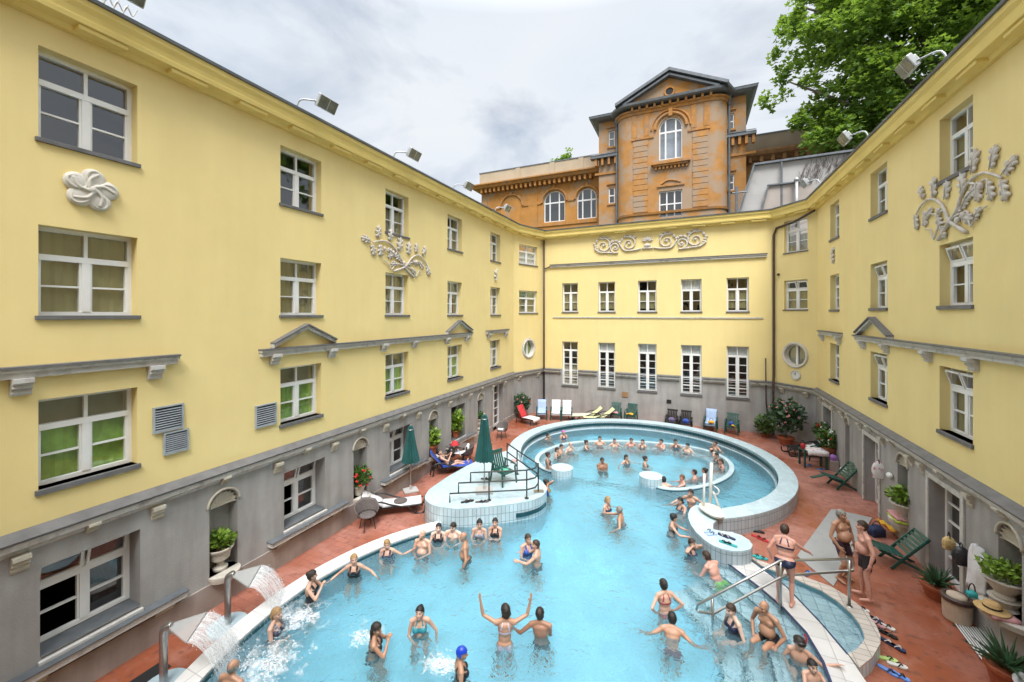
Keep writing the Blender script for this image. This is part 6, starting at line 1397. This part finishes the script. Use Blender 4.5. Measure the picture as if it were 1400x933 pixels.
t = thing('flip_flop', 'x', 'flip flop') if False else None
GR = 'green recliners by the end wall'
proto = armchair('recliner draped in a pale blue towel by the left drainpipe', group=GR, recl=25); place(proto, (-8.15,22.5,.25), R(-72)); chairs = [(-8.15,22.5,R(-72))]
def chair(label, x, y, rz, z=.25): return dup(proto, (x, y, z), rz, label, GR)
chair('left one of two recliners covered with white towels by the end wall', -7.35,22.75,R(-75)); chair('right one of two recliners covered with white towels by the end wall', -6.72,22.9,R(-75))
def chairtowel(x, y, rz, m, label, seat=True, z=.25):
    pr = [(-.50,.70),(-.47,1.06),(-.425,1.07),(-.36,.90),(-.29,.66),(-.22,.46)]+([(0,.43),(.24,.43),(.28,.30)] if seat else [])
    drape((x,y,z), rz, pr, .52, label, m)
chairtowel(-8.15,22.5,R(-72), LBLUE, 'pale blue towel draped over the recliner by the left drainpipe'); chairtowel(-7.35,22.75,R(-75), WHITEF, 'white towel over the left recliner of the white pair', seat=True); chairtowel(-6.72,22.9,R(-75), WHITEF, 'white towel over the right recliner of the white pair')
lo = lounger('sun lounger with lime cushion, left of the two by the end wall', LIME, back=38); place(lo, (-5.35,23.35,.25), R(205))
lo2 = dup(lo, (-4.65,23.35,.25), R(205), 'sun lounger with lime cushion, right of the two by the end wall')
drape((-5.35,23.35,.25), R(205), [(.0,.37),(.4,.36),(1.0,.37),(1.2,.37)], .6, 'cream towel on the left lime lounger', CREAMP)
chair('left one of two green chairs under the third tall window', -4.05,23.95,R(-85)); chair('right one of two green chairs under the third tall window', -3.2,24.0,R(-95))
cloth('pale clothes lying on the left green chair under the tall window', [[(-4.28+.12*i, 23.75+.1*j, .72+.03*math.sin(i+j*2)) for j in range(4)] for i in range(4)], PINKF, 'clothing', 'clothing'); cloth('yellow and white cloth on the right green chair under the tall window', [[(-3.42+.12*i, 23.75+.1*j, .72+.04*math.sin(i+j*2)) for j in range(4)] for i in range(4)], YELLF, 'clothing', 'clothing')
for x, lb in ((-1.0,'left one of two low black folding chairs behind the far pool coping'),(-.28,'right one of two low black folding chairs behind the far pool coping')):
    t = armchair(lb, BLACKP, 'low black chairs by the end wall', 15, 'low_chair'); place(t, (x,24.0,.12), R(-95))
bag('purple grey bag on the left low black chair', (-1.0,23.95,.52), mat('grey_bag', (.12,.10,.2), .8), rz=.2); bag('bright blue bag on the right low black chair', (-.28,23.95,.52), BLUEF, rz=-.1)
chair('green chair with a pale blue beach towel, under the fifth tall window', .95,24.0,R(-98)); chairtowel(.95,24.0,R(-98), LBLUE, 'pale blue beach towel on the chair under the fifth tall window')
bag('yellow striped bag on the blue towelled chair under the fifth tall window', (.98,23.8,.70), YELLF, .3,.2,.14)
chair('dark green chair holding yellow things, right of the blue towelled chair', 1.95,23.85,R(-100)); bag('blue cloth bag on the dark green chair right of the blue towel', (1.9,23.8,.70), BLUEF, .22,.2,.2); cloth('yellow towel hanging on the dark green chair at the right end', [[(1.9+.1*i, 23.5+.06*j, .74-.12*max(0,i-1)) for j in range(5)] for i in range(4)], YELLF)
# ---- right side
potted('green creeper shrub growing at the foot of the right drainpipe', (3.45,23.9,.25), 'pot', .2, .15, 'leaf', (.45,.35,.55), 420, .17, 9, lm=LEAF, stem=.05)
potted('tall oleander with pink flowers in a square terracotta tub', (4.15,22.85,.25), 'pot', .33, .38, 'leaf', (.75,.6,.85), 520, .22, 10, flowers=[(FPINK,22)], lm=LEAFD, stem=.35)
lo = lounger('sun lounger with white towel on its raised back near the right corner', BLACKP, back=48, L=1.8); place(lo, (4.95,21.6,.25), R(196)); drape((4.95,21.6,.25), R(196), [(.25,.38),(0,.38),(-.2,.52),(-.46,.88),(-.5,.90)], .5, 'white towel over the raised back of the lounger in the right corner', WHITEF)
t = armchair('green armchair turned to the wall beside the towel covered table', GREENP, 'green armchairs by the right wall', 25); place(t, (5.0,20.55,.25), R(205)); drape((5.0,20.55,.25), R(205), [(-.47,1.06),(-.42,1.07),(-.36,.90),(-.29,.66)], .48, 'white towel on the back of the green armchair by the right wall', WHITEF)
t = thing('plastic_table', 'small green table under a white and red patterned towel', 'table', (0,0,0))
b = MB(); b.box((-.42,-.28,.66),(.42,.28,.70)); b.build('top', GREENP, t)
for x in (-.38,.38):
    for y in (-.24,.24): b = MB(); b.box((x-.03,y-.03,0),(x+.03,y+.03,.66)); b.build('leg', GREENP, t)
place(t, (4.55,20.0,.25), R(10)); cloth('white towel with pink pattern spread over the small green table', [[local((4.55,20.0,.25), R(10), (x, y, .715-(.16 if y < -.29 else 0))) for x in np.linspace(-.3,.44,6)] for y in (-.33,-.285,-.1,.1,.27)], mat('pink_patterned_towel', (.72,.68,.68), .9, .05, 4, c2=(.55,.12,.2), c2sc=9, c2lo=.58, c2hi=.64)); bag('red bag on the small green table', (4.22,20.0,.95), REDF, .16,.16,.24)
potted('terracotta pot with white and red flowers on the first right wall niche ledge', (5.42,21.9,.64), 'pot', .24, .36, 'leaf', (.42,.34,.40), 420, .15, 11, flowers=[(FWHITE,8),(FRED,5)], lm=LEAF)
t = thing('planter_ledge', 'x', 'x') if False else None
b = MB(); b.box((5.05,19.7,.2),(5.34,20.7,.66)); tag(b.build('low_wall', BASEST, None, bevel=.02), 'low stone ledge carrying the potted flowers at the right wall', 'ledge')
potted('terracotta pot with bushy geranium on the low stone ledge', (5.2,20.35,.66), 'pot', .23, .36, 'leaf', (.40,.32,.42), 420, .15, 21, flowers=[(FRED,4),(FWHITE,3)], lm=LEAF)
bag('purple beach ball bag on the low stone ledge', (5.18,19.85,.66), PURP, .24,.2,.24)
place(xchair('green slatted folding chair standing open below the geranium ledge'), (4.95,18.1,.23), R(-18) if False else R(196))
c2 = xchair('green slatted folding chair with long legs beside the third right doorway'); place(c2, (4.85,13.35,.11), R(186))
t = thing('rubber_mat', 'large grey rubber mat lying on the red deck by the foot bath', 'mat', (3.8,14,.1)); b = MB(); q = [(4.17,16.0),(5.1,15.85),(4.5,13.2),(3.08,11.72),(2.6,12.65)]; q = [(4.15,16.05),(5.12,15.88),(3.06,11.70),(2.55,12.72)]
rows = []
for i in range(13):
    f = i/12; a = V((*q[0],0)).lerp(V((*q[3],0)), f); c = V((*q[1],0)).lerp(V((*q[2],0)), f); rows.append([(*(a.lerp(c, k/4))[:2], zd(a.lerp(c, k/4).y)+.016) for k in range(5)])
b.grid(rows); b.build('sheet', MATG, t, solid=.014)
b = bag('navy beach bag with yellow print on the deck by the right wall', (4.85,14.75,.14), NAVY, .4,.26,.34, .4); cloth('yellow towel spilling over the navy beach bag', [[(4.95+.1*i, 14.75+.1*j, .50+.05*math.sin(i*2+j)-.05*i) for j in range(5)] for i in range(5)], YELLF)
potted('wide stone urn with bright leaves in the middle right niche', (5.46,14.60,.80), 'bowl', .34, .46, 'leaf', (.40,.34,.24), 420, .14, 12, pm=STONEP, lm=LEAFY, name='planted_urn', group='planted urns in the wall niches')
cloth('folded pink and lime towels stacked on the niche ledge under the urn', [[(5.14+.08*i, 14.3+.1*j, .86+.02*math.sin(i+j)) for j in range(7)] for i in range(4)], PINKF, th=.06); cloth('lime towel lying on the niche ledge below the pink towel', [[(5.12+.08*i, 14.25+.1*j, .80+.015*math.sin(i+j)) for j in range(7)] for i in range(4)], mat('lime_towel', (.42,.50,.06), .9), th=.05)
potted('big stone urn with bright leaves at the near right wall', (5.36,10.62,1.18), 'bowl', .28, .38, 'leaf', (.30,.32,.17), 420, .10, 13, pm=STONEP, lm=LEAFY, name='planted_urn', group='planted urns in the wall niches')
b = MB(); b.lathe([(.24,.75),(.30,.80),(.52,.88),(.54,.98),(0,.985)], (5.5,10.5,0), 22); b.lathe([(.2,.985),(.16,1.05),(.22,1.18),(0,1.185)], (5.36,10.62,0), 16); tag(b.build('urn_bracket', STONEP), 'stone bracket ledge under the big urn on the near right wall', 'bracket')
cloth('folded pink towel on the stone ledge under the straw hat', [[(4.98+.09*i, 10.15+.09*j, 1.005) for j in range(6)] for i in range(5)], PINKF, th=.07)
t = thing('straw_hat', 'straw sun hat with black band lying on the pink towel', 'hat', (5.08,10.35,1.05)); b = MB(); b.lathe([(.24,1.05),(.22,1.06),(.12,1.075),(.115,1.16),(.06,1.185),(0,1.17)], (5.08,10.38,0), 22); b.build('straw', STRAW, t, smooth=True); b = MB(); b.lathe([(.124,1.08),(.121,1.11)], (5.08,10.38,0), 22); b.build('band', BLACKP, t)
bag('small turquoise bag on the ledge beside the straw hat', (4.98,10.75,1.0), AQUA, .16,.12,.14)
rows = []
for i in range(12):
    f = i/11; w_ = .16+.30*min(1, f*2.2); rows.append([(5.33-.05-(.10+.07*f)*math.sin(math.pi*j/8)-.035*math.sin(j*2.3+i*.25), 11.12+w_*(.5-j/8)*1.0+.02*math.sin(i*.8), 1.90-.92*f-.05*abs(j-4)/4*(1-f)-.06*math.sin(j*1.3)*f) for j in range(9)])
cloth('white bathrobe hanging from a hook on the near right wall', rows, WHITEF, 'bathrobe', 'robe', th=.03)
bag('black beach bag hanging beside the white bathrobe', (5.22,11.62,1.20), BLACKP, .20,.26,.40, R(90)); bag('straw coloured shoulder bag with floral print next to the black bag', (5.15,11.9,1.35), mat('straw_bag', (.5,.36,.16), .8, .4, 14), .14,.2,.3, R(90))
bag('white carrier bag with pink flowers hanging by the middle doorway', (5.27,15.85,1.45), mat('floral_bag', (.72,.70,.68), .8, .05, 4, c2=(.55,.08,.14), c2sc=7, c2lo=.55, c2hi=.6), .14,.3,.55, R(90))
t = thing('wall_lamp', 'small white oval lamp on the wall beside the floral bag', 'lamp', (5.37,15.2,1.78)); b = MB(); b.sph((5.30,15.2,1.78), (.07,.12,.085), 12, 8); b.build('housing', WHITEP, t, smooth=True); b = MB(); b.tube([(5.37,15.2,1.78),(5.3,15.2,1.78)], .05, 10); b.build('base', PIPE, t)
potted('spiky aloe in a wide terracotta pot by the third right doorway', (5.08,12.2,.08), 'pot', .27, .30, 'aloe', (.3,.3,.3), 60, .42, 14, lm=LEAFD)
t = thing('litter_bin', 'sand coloured concrete litter bin with dark brown rim', 'bin', (5.05,11.55,.06)); x, y, z = 5.1, 11.5, .06
b = MB(); b.lathe([(.19,0),(.215,.04),(.225,.42),(.0,.42)], (x,y,z), 26); b.build('body', SANDC, t); b = MB(); b.lathe([(.22,.42),(.25,.43),(.25,.50),(.215,.53),(.175,.52),(.175,.45)], (x,y,z), 26); b.build('rim', BROWNP, t); b = MB(); b.lathe([(.172,.47),(.15,.54),(.09,.56),(0,.565)], (x,y,z), 22); b.build('lid', SANDC, t, smooth=True)
t = thing('floor_grating', 'white slatted grating lying on the deck between bin and aloe', 'grating', (5.1,10.8,.05)); b = MB(); b.face([(4.94,10.36,.062),(5.34,10.36,.062),(5.37,11.34,.075),(4.99,11.34,.075)]); b.build('tray', BLACKP, t); b = MB()  # black sheet added under the slats to paint the gaps dark
for k in range(9): b.bar((5.0+.045*k,11.35,.09), (4.94+.045*k,10.35,.077), .024, .012)
b.build('slats', WHITEP, t); b = MB()
for yy in (10.42,10.85,11.28): b.bar((4.93,yy,.055),(5.33,yy,.055), .03, .02)
b.build('crossbar', BLACKP, t)
potted('large aloe in a rounded terracotta pot at the bottom right corner', (5.0,9.85,.02), 'pot', .26, .36, 'aloe', (.3,.3,.3), 46, .5, 15, lm=LEAFD)
b = MB(); b.lathe([(.22,0),(.3,.1),(.36,.42),(.40,.5),(.34,.5),(.3,.4)], (5.2,9.25,.0), 22); tag(b.build('concrete_planter', CONC, smooth=True), 'round grey concrete planter at the right edge of the view', 'planter')
# ---- platform and small things
place(armchair('green plastic armchair standing on the raised tiled platform', GREENP, None, 20), (-5.85,12.35,.76), R(-25))
cloth('pink towel bundle hanging over the armrest of the platform armchair', [[(-5.75+.06*i, 12.68+.05*j, 1.43-.06*abs(j-2)) for j in range(5)] for i in range(4)], PINKF)
cloth('green cloth on the seat of the platform armchair', [[(-5.95+.09*i, 12.2+.08*j, 1.195+.01*math.sin(i*j)) for j in range(4)] for i in range(4)], mat('mint_cloth', (.10,.42,.28), .9))
SH = [(-6.3,10.55,.76,.9,'black flip flop on the raised platform, nearest its left rail',BLACKP),(-6.2,10.62,.76,1.0,'black flip flop beside its mate at the left rail of the platform',BLACKP),(-5.88,10.72,.76,.5,'dark grey flip flop on the platform, left one under the front rail post',RATTAN),(-5.78,10.78,.76,.6,'dark grey flip flop on the platform, right one under the front rail post',RATTAN),(-6.55,12.3,.76,.3,'black flip flop lying alone near the platform umbrella',BLACKP),
 (.42,12.02,.62,.8,'pale blue flip flop on the curled wall end, outer one',LBLUE),(.50,11.90,.62,.7,'pale blue flip flop on the curled wall end, inner one',LBLUE),(.78,11.95,.62,2.6,'dark blue flip flop on the curled wall end, upper one',NAVY),(.92,11.92,.62,2.6,'dark blue flip flop on the curled wall end, lower one',NAVY),(.80,11.60,.62,2.9,'turquoise flip flop on the curled wall end, upper one',AQUA),(.92,11.56,.62,2.8,'turquoise flip flop on the curled wall end, lower one',AQUA),
 (1.62,13.72,.12,.2,'black flip flop on the deck behind the curled wall end, far one',BLACKP),(1.80,13.62,.12,.1,'black flip flop on the deck behind the curled wall end, near one',BLACKP),(1.72,13.32,.11,-.4,'maroon flip flop on the deck, upper of the maroon pair',REDF),(1.84,13.22,.11,-.4,'maroon flip flop on the deck, lower of the maroon pair',REDF),(1.55,12.30,.08,.2,'teal flip flop on the deck next to the foot bath start',AQUA),(1.68,12.24,.08,.2,'teal flip flop on the deck closest to the navy bikini woman',AQUA),(2.62,12.0,.08,1.,'blue flip flop at the corner of the grey mat',SBLUE),
 (3.24,11.14,.05,-.5,'white flip flop at the head of the row along the foot bath',SWHITE),(3.38,11.10,.05,-.4,'white flip flop second in the row along the foot bath',SWHITE),(3.40,10.93,.05,-.6,'navy flip flop third in the row along the foot bath',NAVY),(3.52,10.85,.05,-.6,'navy flip flop fourth in the row along the foot bath',NAVY),(3.52,10.70,.05,-.6,'white and pink flip flop fifth in the row along the foot bath',PINKF),(3.66,10.68,.05,-.5,'pale pink flip flop beside the fifth in the row along the foot bath',SWHITE),(3.50,10.52,.04,-.6,'black flip flop below the pink ones in the row along the foot bath',BLACKP),(3.62,10.45,.04,-.6,'black flip flop right below the pink ones in the row along the foot bath',BLACKP),(3.50,10.22,.04,-.7,'dark blue sandal with pale print in the row along the foot bath',NAVY),(3.62,10.12,.04,-.7,'dark blue sandal overlapping its mate in the row along the foot bath',NAVY),(3.36,9.72,.02,.1,'white green flip flop near the bottom end of the foot bath, far one',SGREEN),(3.46,9.62,.02,.0,'white green flip flop near the bottom end of the foot bath, near one',SWHITE),(3.26,9.42,.01,-.6,'light blue flip flop at the very bottom of the foot bath, left one',SBLUE),(3.40,9.38,.01,-.6,'light blue flip flop at the very bottom of the foot bath, right one',SBLUE),
 (4.42,20.05,.25,.5,'bright blue flip flop in front of the towel covered table',SBLUE),(4.75,19.75,.25,.3,'second bright blue flip flop in front of the towel covered table',SBLUE)]
for x, y, z, a, lb, m in SH: sandal(lb, (x,y,z+.002), a, m, BLACKP if m not in (BLACKP, NAVY) else SWHITE if m is NAVY else RATTAN)
t = thing('floor_drain', 'black rectangular drain grate in the wet deck by the near spout', 'drain', (-8.85,3.9,0)); b = MB(); b.box((-9.05,3.55,.003),(-8.75,4.15,.012)); b.build('grate', BLACK, t)
# clock
ck = MD @ Matrix.Translation((1.17,0,3.5)); t = thing('wall_clock', 'round white wall clock below the round window on the right', 'clock', (MD @ V((1.17,0,3.5))))
b = MB(ck @ Matrix.Rotation(R(90), 4, 'X')); b.lathe([(.24,.0),(.24,.05),(.215,.06),(.21,.05)], n=28, caps=False); b.build('case', RELIEFP, t); b = MB(ck); b.face([(.212*math.cos(2*math.pi*i/28), -.046, .212*math.sin(2*math.pi*i/28)) for i in range(28)]); b.build('dial', WHITEP, t)
for k in range(12): b = MB(ck); a = R(k*30); b.bar((.165*math.cos(a),-.052,.165*math.sin(a)), (.195*math.cos(a),-.052,.195*math.sin(a)), .016, .006); b.build('hour_mark', BLACKP, t)
b = MB(ck); b.bar((0,-.056,0),(.02,-.056,.15), .018, .006); b.bar((0,-.06,0),(-.06,-.06,.10), .02, .006); b.build('hands', BLACKP, t)
# floodlights on the gutters
for i, (y, sgn, z) in enumerate(((3.55,1,12.0),(7.75,1,12.0),(11.45,1,12.0),(15.25,1,12.0),(19.3,1,12.0),(12.3,-1,12.15),(16.5,-1,12.15),(21.6,-1,12.2))):
    x = (XL+.30) if sgn > 0 else (XR-.30); lb = ('first','second','third','fourth','fifth')[i] if i < 5 else ('nearest','middle','farthest')[i-5]
    t = thing('floodlight', ('grey floodlight on the left gutter, %s counted from the viewer' if i < 5 else 'pale grey floodlight on the right gutter, the %s of three') % lb, 'floodlight', (x, y, 11.9), 'floodlights on the gutters')
    hx = x+sgn*.42; b = MB(); b.tube(crom([(x,y-.55,11.85),(x+sgn*.12,y-.5,z+.10),(hx-sgn*.02,y-.28,z+.12)], 4), .022, 8); b.tube([(hx,y-.33,z+.11),(hx,y+.30,z+.11)], .018, 6); b.build('arm', FLOODM, t, smooth=True)
    M = Matrix.Translation((hx+sgn*.10,y,z+.16)) @ Matrix.Rotation(-sgn*R(52), 4, 'Y') @ (Matrix.Rotation(math.pi, 4, 'Z') if sgn < 0 else Matrix.Identity(4)) if False else Matrix.Translation((hx+sgn*.08,y,z+.14)) @ Matrix.Rotation(-sgn*R(58), 4, 'Y'); b = MB(M); b.box((-.17,-.29,-.05),(.17,.29,.07)); b.box((-.10,-.25,.07),(.10,.25,.13)); b.build('housing', FLOODM, t, bevel=.02)
    b = MB(M); b.box((-.15,-.265,-.062),(.15,.265,-.051)); b.build('lens', GLASSL, t)
    b = MB(M); b.box((-.15,-.012,-.069),(.15,.012,-.063)); b.build('lens_bar', FLOODM, t)
t = thing('wire_ornament', 'small curled white wire guard below the nearest left floodlight', 'wire', (XL+.4,3.3,11.9)); b = MB()
for k in range(7): b.tube(crom([(XL+.4,2.9+k*.13,11.88),(XL+.43,2.95+k*.13,12.05),(XL+.4,3.04+k*.13,11.95),(XL+.42,3.1+k*.13,12.1)], 4), .012, 5)
b.build('wire', WHITEP, t)
# diving mask of the boy, book of the reading woman
m_ = [p for p in PEOPLE if 'diving mask' in p['o']['label']][0]; Hq = lambda q: m_['hc']+m_['HM'] @ (V(q)*m_['ks'])
t = thing('diving_mask', 'dark diving mask pushed up on the boy’s forehead', 'mask', m_['hc']); b = MB(); b.tube([Hq((.088*math.sin(a), .105*math.cos(a)-.008, .055)) for a in np.linspace(0, 6.0, 18)], .014, 6); b.build('strap', BLACKP, t); b = MB(); b.sph(Hq((0,.10,.06)), (.075,.035,.04), 10, 6, m_['HM']); b.build('visor', BLACKP, t, smooth=True); b = MB(); b.tube([Hq((-.09,.03,.0)), Hq((-.10,.03,.14)), Hq((-.085,.0,.2))], .014, 6); b.build('snorkel', REDF, t)
t = thing('book', 'white book held up by the reading woman', 'book', (-8.6,13.9,.8)); b = MB(Matrix.Translation((-8.63,13.98,.86)) @ Matrix.Rotation(R(38), 4, 'Z') @ Matrix.Rotation(R(-25), 4, 'Y')); b.box((-.01,-.16,-.11),(.004,-.004,.11)); b.box((-.01,.004,-.11),(.004,.16,.11)); b.build('pages', WHITEF, t); b = MB(Matrix.Translation((-8.63,13.98,.86)) @ Matrix.Rotation(R(38), 4, 'Z') @ Matrix.Rotation(R(-25), 4, 'Y')); b.box((.006,-.165,-.115),(.012,.165,.115)); b.build('cover', LBLUE, t)
# ------------------------------------------------------------------ trees
def crown(clumps, name, m, par, seed, per, size, spread):
    rr = random.Random(seed); b = MB(); bm = b.bm
    for c, r in clumps:
        for i in range(int(per*r*r)):
            d = V((rr.gauss(0,1), rr.gauss(0,1), rr.gauss(0,.8))); d.normalize(); d *= rr.random()**.5*r
            p = c+d; a = V((rr.gauss(0,1), rr.gauss(0,1), rr.gauss(-.25,.5))).normalized(); n = a.cross(V((rr.gauss(0,.5),rr.gauss(0,.5),1))).normalized(); s = size*rr.uniform(.6,1.35); k = a.cross(n)*s*.12
            pts = [p, p+a*s*.28+n*s*.34, p+a*s*.58+n*s*.52-k, p+a*s*.62+n*s*.2, p+a*s-k, p+a*s*.62-n*s*.2, p+a*s*.58-n*s*.52-k, p+a*s*.28-n*s*.34]
            v = [bm.verts.new(q) for q in pts]; bm.faces.new((v[0],v[1],v[2],v[3])); bm.faces.new((v[0],v[3],v[4],v[5])); bm.faces.new((v[0],v[5],v[6],v[7]))
    return b.build(name, m, par)
def leafmat():
    m = mat('plane_leaves', (.105,.205,.03), .55, .35, 5, c2=(.072,.15,.022), c2sc=.5, c2lo=.4, c2hi=.62)
    N, L, b = nodes(m); b.inputs['Transmission Weight'].default_value = 0
    tr = N.new('ShaderNodeBsdfTranslucent'); tr.inputs['Color'].default_value = (.29,.44,.05,1); mx = N.new('ShaderNodeMixShader'); mx.inputs['Fac'].default_value = .46
    out = N['Material Output']; L.new(b.outputs['BSDF'], mx.inputs[1]); L.new(tr.outputs['BSDF'], mx.inputs[2]); L.new(mx.outputs['Shader'], out.inputs['Surface']); return m
PLEAF = leafmat()
t = thing('plane_tree', 'big leafy plane tree rising behind the right yellow wing', 'tree', (17,37,8)); rr = random.Random(11)
cen = V((17,36.5,26)); cl = []
for i in range(1500):
    d = V((rr.gauss(0,1), rr.gauss(0,1), rr.gauss(0,1))).normalized()*rr.random()**.4; p = cen+V((d.x*10.8, d.y*6.5, d.z*10.5))
    if noise.noise(p*.22) < -.12: continue
    if p.y < 31.8 and p.z < 18: continue
    cl.append((p, rr.uniform(.5,1.15)))
for q in ((7.2,34.6,21.0),(6.3,35,22.3),(6.0,35,24.5),(5.9,35,26.5),(7.6,34.0,19.6),(8.6,33.8,18.9),(9.4,33.6,18.0),(8.0,33.6,18.4),(7.0,34,20.2),(10.5,33.5,18.6),(6.6,34.6,28.6),(9.6,33.8,19.4),(11.6,33.6,17.8),(12.8,33.6,18.4)):
    for k in range(3): cl.append((V(q)+V((rr.gauss(0,.45),rr.gauss(0,.4),rr.gauss(0,.4))), rr.uniform(.45,.8)))
crown(cl[:820]+cl[-42:], 'crown', PLEAF, t, 3, 125, .33, 0)
b = MB(); b.tube(crom([(17,37,8),(16.9,37,14),(17.1,36.8,20),(17,36.6,28),(17.2,36.5,34)], 6), [.55]*6+[.5]*6+[.4]*6+[.25]*6+[.1], 10); b.build('trunk', BARK, t, smooth=True)
for q in (((17,36.9,15),(13,35.5,19),(9.5,34.2,21),(6.4,34.8,23.5)),((17,36.8,17),(13.5,35.5,22),(9.5,35,27),(7,35,29)),((17,36.8,19),(14,35,24),(12,34,30)),((17,36.8,16),(13.5,34.6,17.5),(10,33.8,18.6),(7.8,33.8,19.2)),((17,36.8,18),(20,36,23),(23,36,28)),((17,36.7,22),(15,35.5,29),(13,35,34))):
    b = MB(); p = crom(q, 6); b.tube(p, [.24*(1-.85*i/len(p)) for i in range(len(p))], 8); b.build('limb', BARK, t, smooth=True)
t = thing('bush', 'small green tree top showing over the orange building parapet', 'tree', (-13.2,45,12)); cl = [(V((-13.3+rr.gauss(0,.55),45+rr.gauss(0,.5),24.2+abs(rr.gauss(0,.45))-abs(k-9)*.02)), .5) for k in range(20)]; crown(cl, 'crown', PLEAF, t, 8, 90, .3, 0); b = MB(); b.tube([(-13.2,45,12),(-13.2,45,24.5)], .15, 8); b.build('trunk', BARK, t)
# ------------------------------------------------------------------ camera, sky, sun
cam = bpy.data.cameras.new('camera'); cam.sensor_width = 36; cam.lens = 546/1400*36; cam.shift_y = -36.5/1400; cam.clip_end = 2000; cam.clip_start = .05
co = bpy.data.objects.new('camera', cam); COL.objects.link(co); co.location = (0,0,6.5); co.rotation_euler = (R(90), 0, R(24.17)); scene.camera = co
w = bpy.data.worlds.new('World'); scene.world = w; w.use_nodes = True; N = w.node_tree.nodes; L = w.node_tree.links; bg = N['Background']
SE, SA = 58, 155
sky = N.new('ShaderNodeTexSky'); sky.sky_type = 'NISHITA'; sky.sun_disc = False; sky.sun_elevation = R(SE); sky.sun_rotation = R(SA); sky.air_density = 1.2; sky.dust_density = 2
tc = N.new('ShaderNodeTexCoord'); mp = N.new('ShaderNodeMapping'); mp.inputs['Scale'].default_value = (1,1,2.2); L.new(tc.outputs['Generated'], mp.inputs['Vector'])
n1 = N.new('ShaderNodeTexNoise'); n1.inputs['Scale'].default_value = 2.1; n1.inputs['Detail'].default_value = 9; n1.inputs['Roughness'].default_value = .55; n1.inputs['Distortion'].default_value = .4; L.new(mp.outputs['Vector'], n1.inputs['Vector'])
rp = N.new('ShaderNodeValToRGB'); rp.color_ramp.elements[0].position = .15; rp.color_ramp.elements[1].position = .48; L.new(n1.outputs['Fac'], rp.inputs['Fac'])
n2 = N.new('ShaderNodeTexNoise'); n2.inputs['Scale'].default_value = 1.9; n2.inputs['Detail'].default_value = 7; n2.inputs['Roughness'].default_value = .45; L.new(mp.outputs['Vector'], n2.inputs['Vector'])
rc = N.new('ShaderNodeValToRGB'); e = rc.color_ramp.elements; e[0].position = .38; e[0].color = (6.0,6.5,7.15,1); e[1].position = .64; e[1].color = (6.8,7.0,7.3,1); L.new(n2.outputs['Fac'], rc.inputs['Fac'])
mx = N.new('ShaderNodeMix'); mx.data_type = 'RGBA'; L.new(rp.outputs['Color'], mx.inputs['Factor']); L.new(sky.outputs['Color'], mx.inputs['A']); L.new(rc.outputs['Color'], mx.inputs['B']); 
sp = N.new('ShaderNodeSeparateXYZ'); L.new(tc.outputs['Generated'], sp.inputs['Vector']); mrr = N.new('ShaderNodeMapRange'); mrr.inputs['From Min'].default_value = .60; mrr.inputs['From Max'].default_value = .95; mrr.inputs['To Min'].default_value = 1.; mrr.inputs['To Max'].default_value = 4.0; L.new(sp.outputs['Z'], mrr.inputs['Value'])   # an overcast sky is brightest overhead
vm = N.new('ShaderNodeVectorMath'); vm.operation = 'SCALE'; L.new(mx.outputs['Result'], vm.inputs[0]); L.new(mrr.outputs['Result'], vm.inputs['Scale']); L.new(vm.outputs['Vector'], bg.inputs['Color']); bg.inputs['Strength'].default_value = .046
sl = bpy.data.lights.new('sun', 'SUN'); sl.energy = 1.5; sl.angle = R(26); sl.color = (1,.985,.955); so = bpy.data.objects.new('sun', sl); COL.objects.link(so)
az = R(SA); d = V((math.sin(az)*math.cos(R(SE)), math.cos(az)*math.cos(R(SE)), math.sin(R(SE)))); so.rotation_euler = d.to_track_quat('Z', 'Y').to_euler()
scene.view_settings.view_transform = 'Standard'; scene.view_settings.look = 'None'; scene.view_settings.gamma = 1; scene.view_settings.use_curve_mapping = False; scene.view_settings.exposure = 1.52
scene.render.engine = 'CYCLES'; cy = scene.cycles; cy.use_denoising = True
try: cy.denoiser = 'OPENIMAGEDENOISE'
except Exception: pass
cy.max_bounces = 8; cy.diffuse_bounces = 4; cy.glossy_bounces = 4; cy.transmission_bounces = 8; cy.transparent_max_bounces = 10; cy.sample_clamp_indirect = 6; cy.caustics_refractive = True; cy.caustics_reflective = False
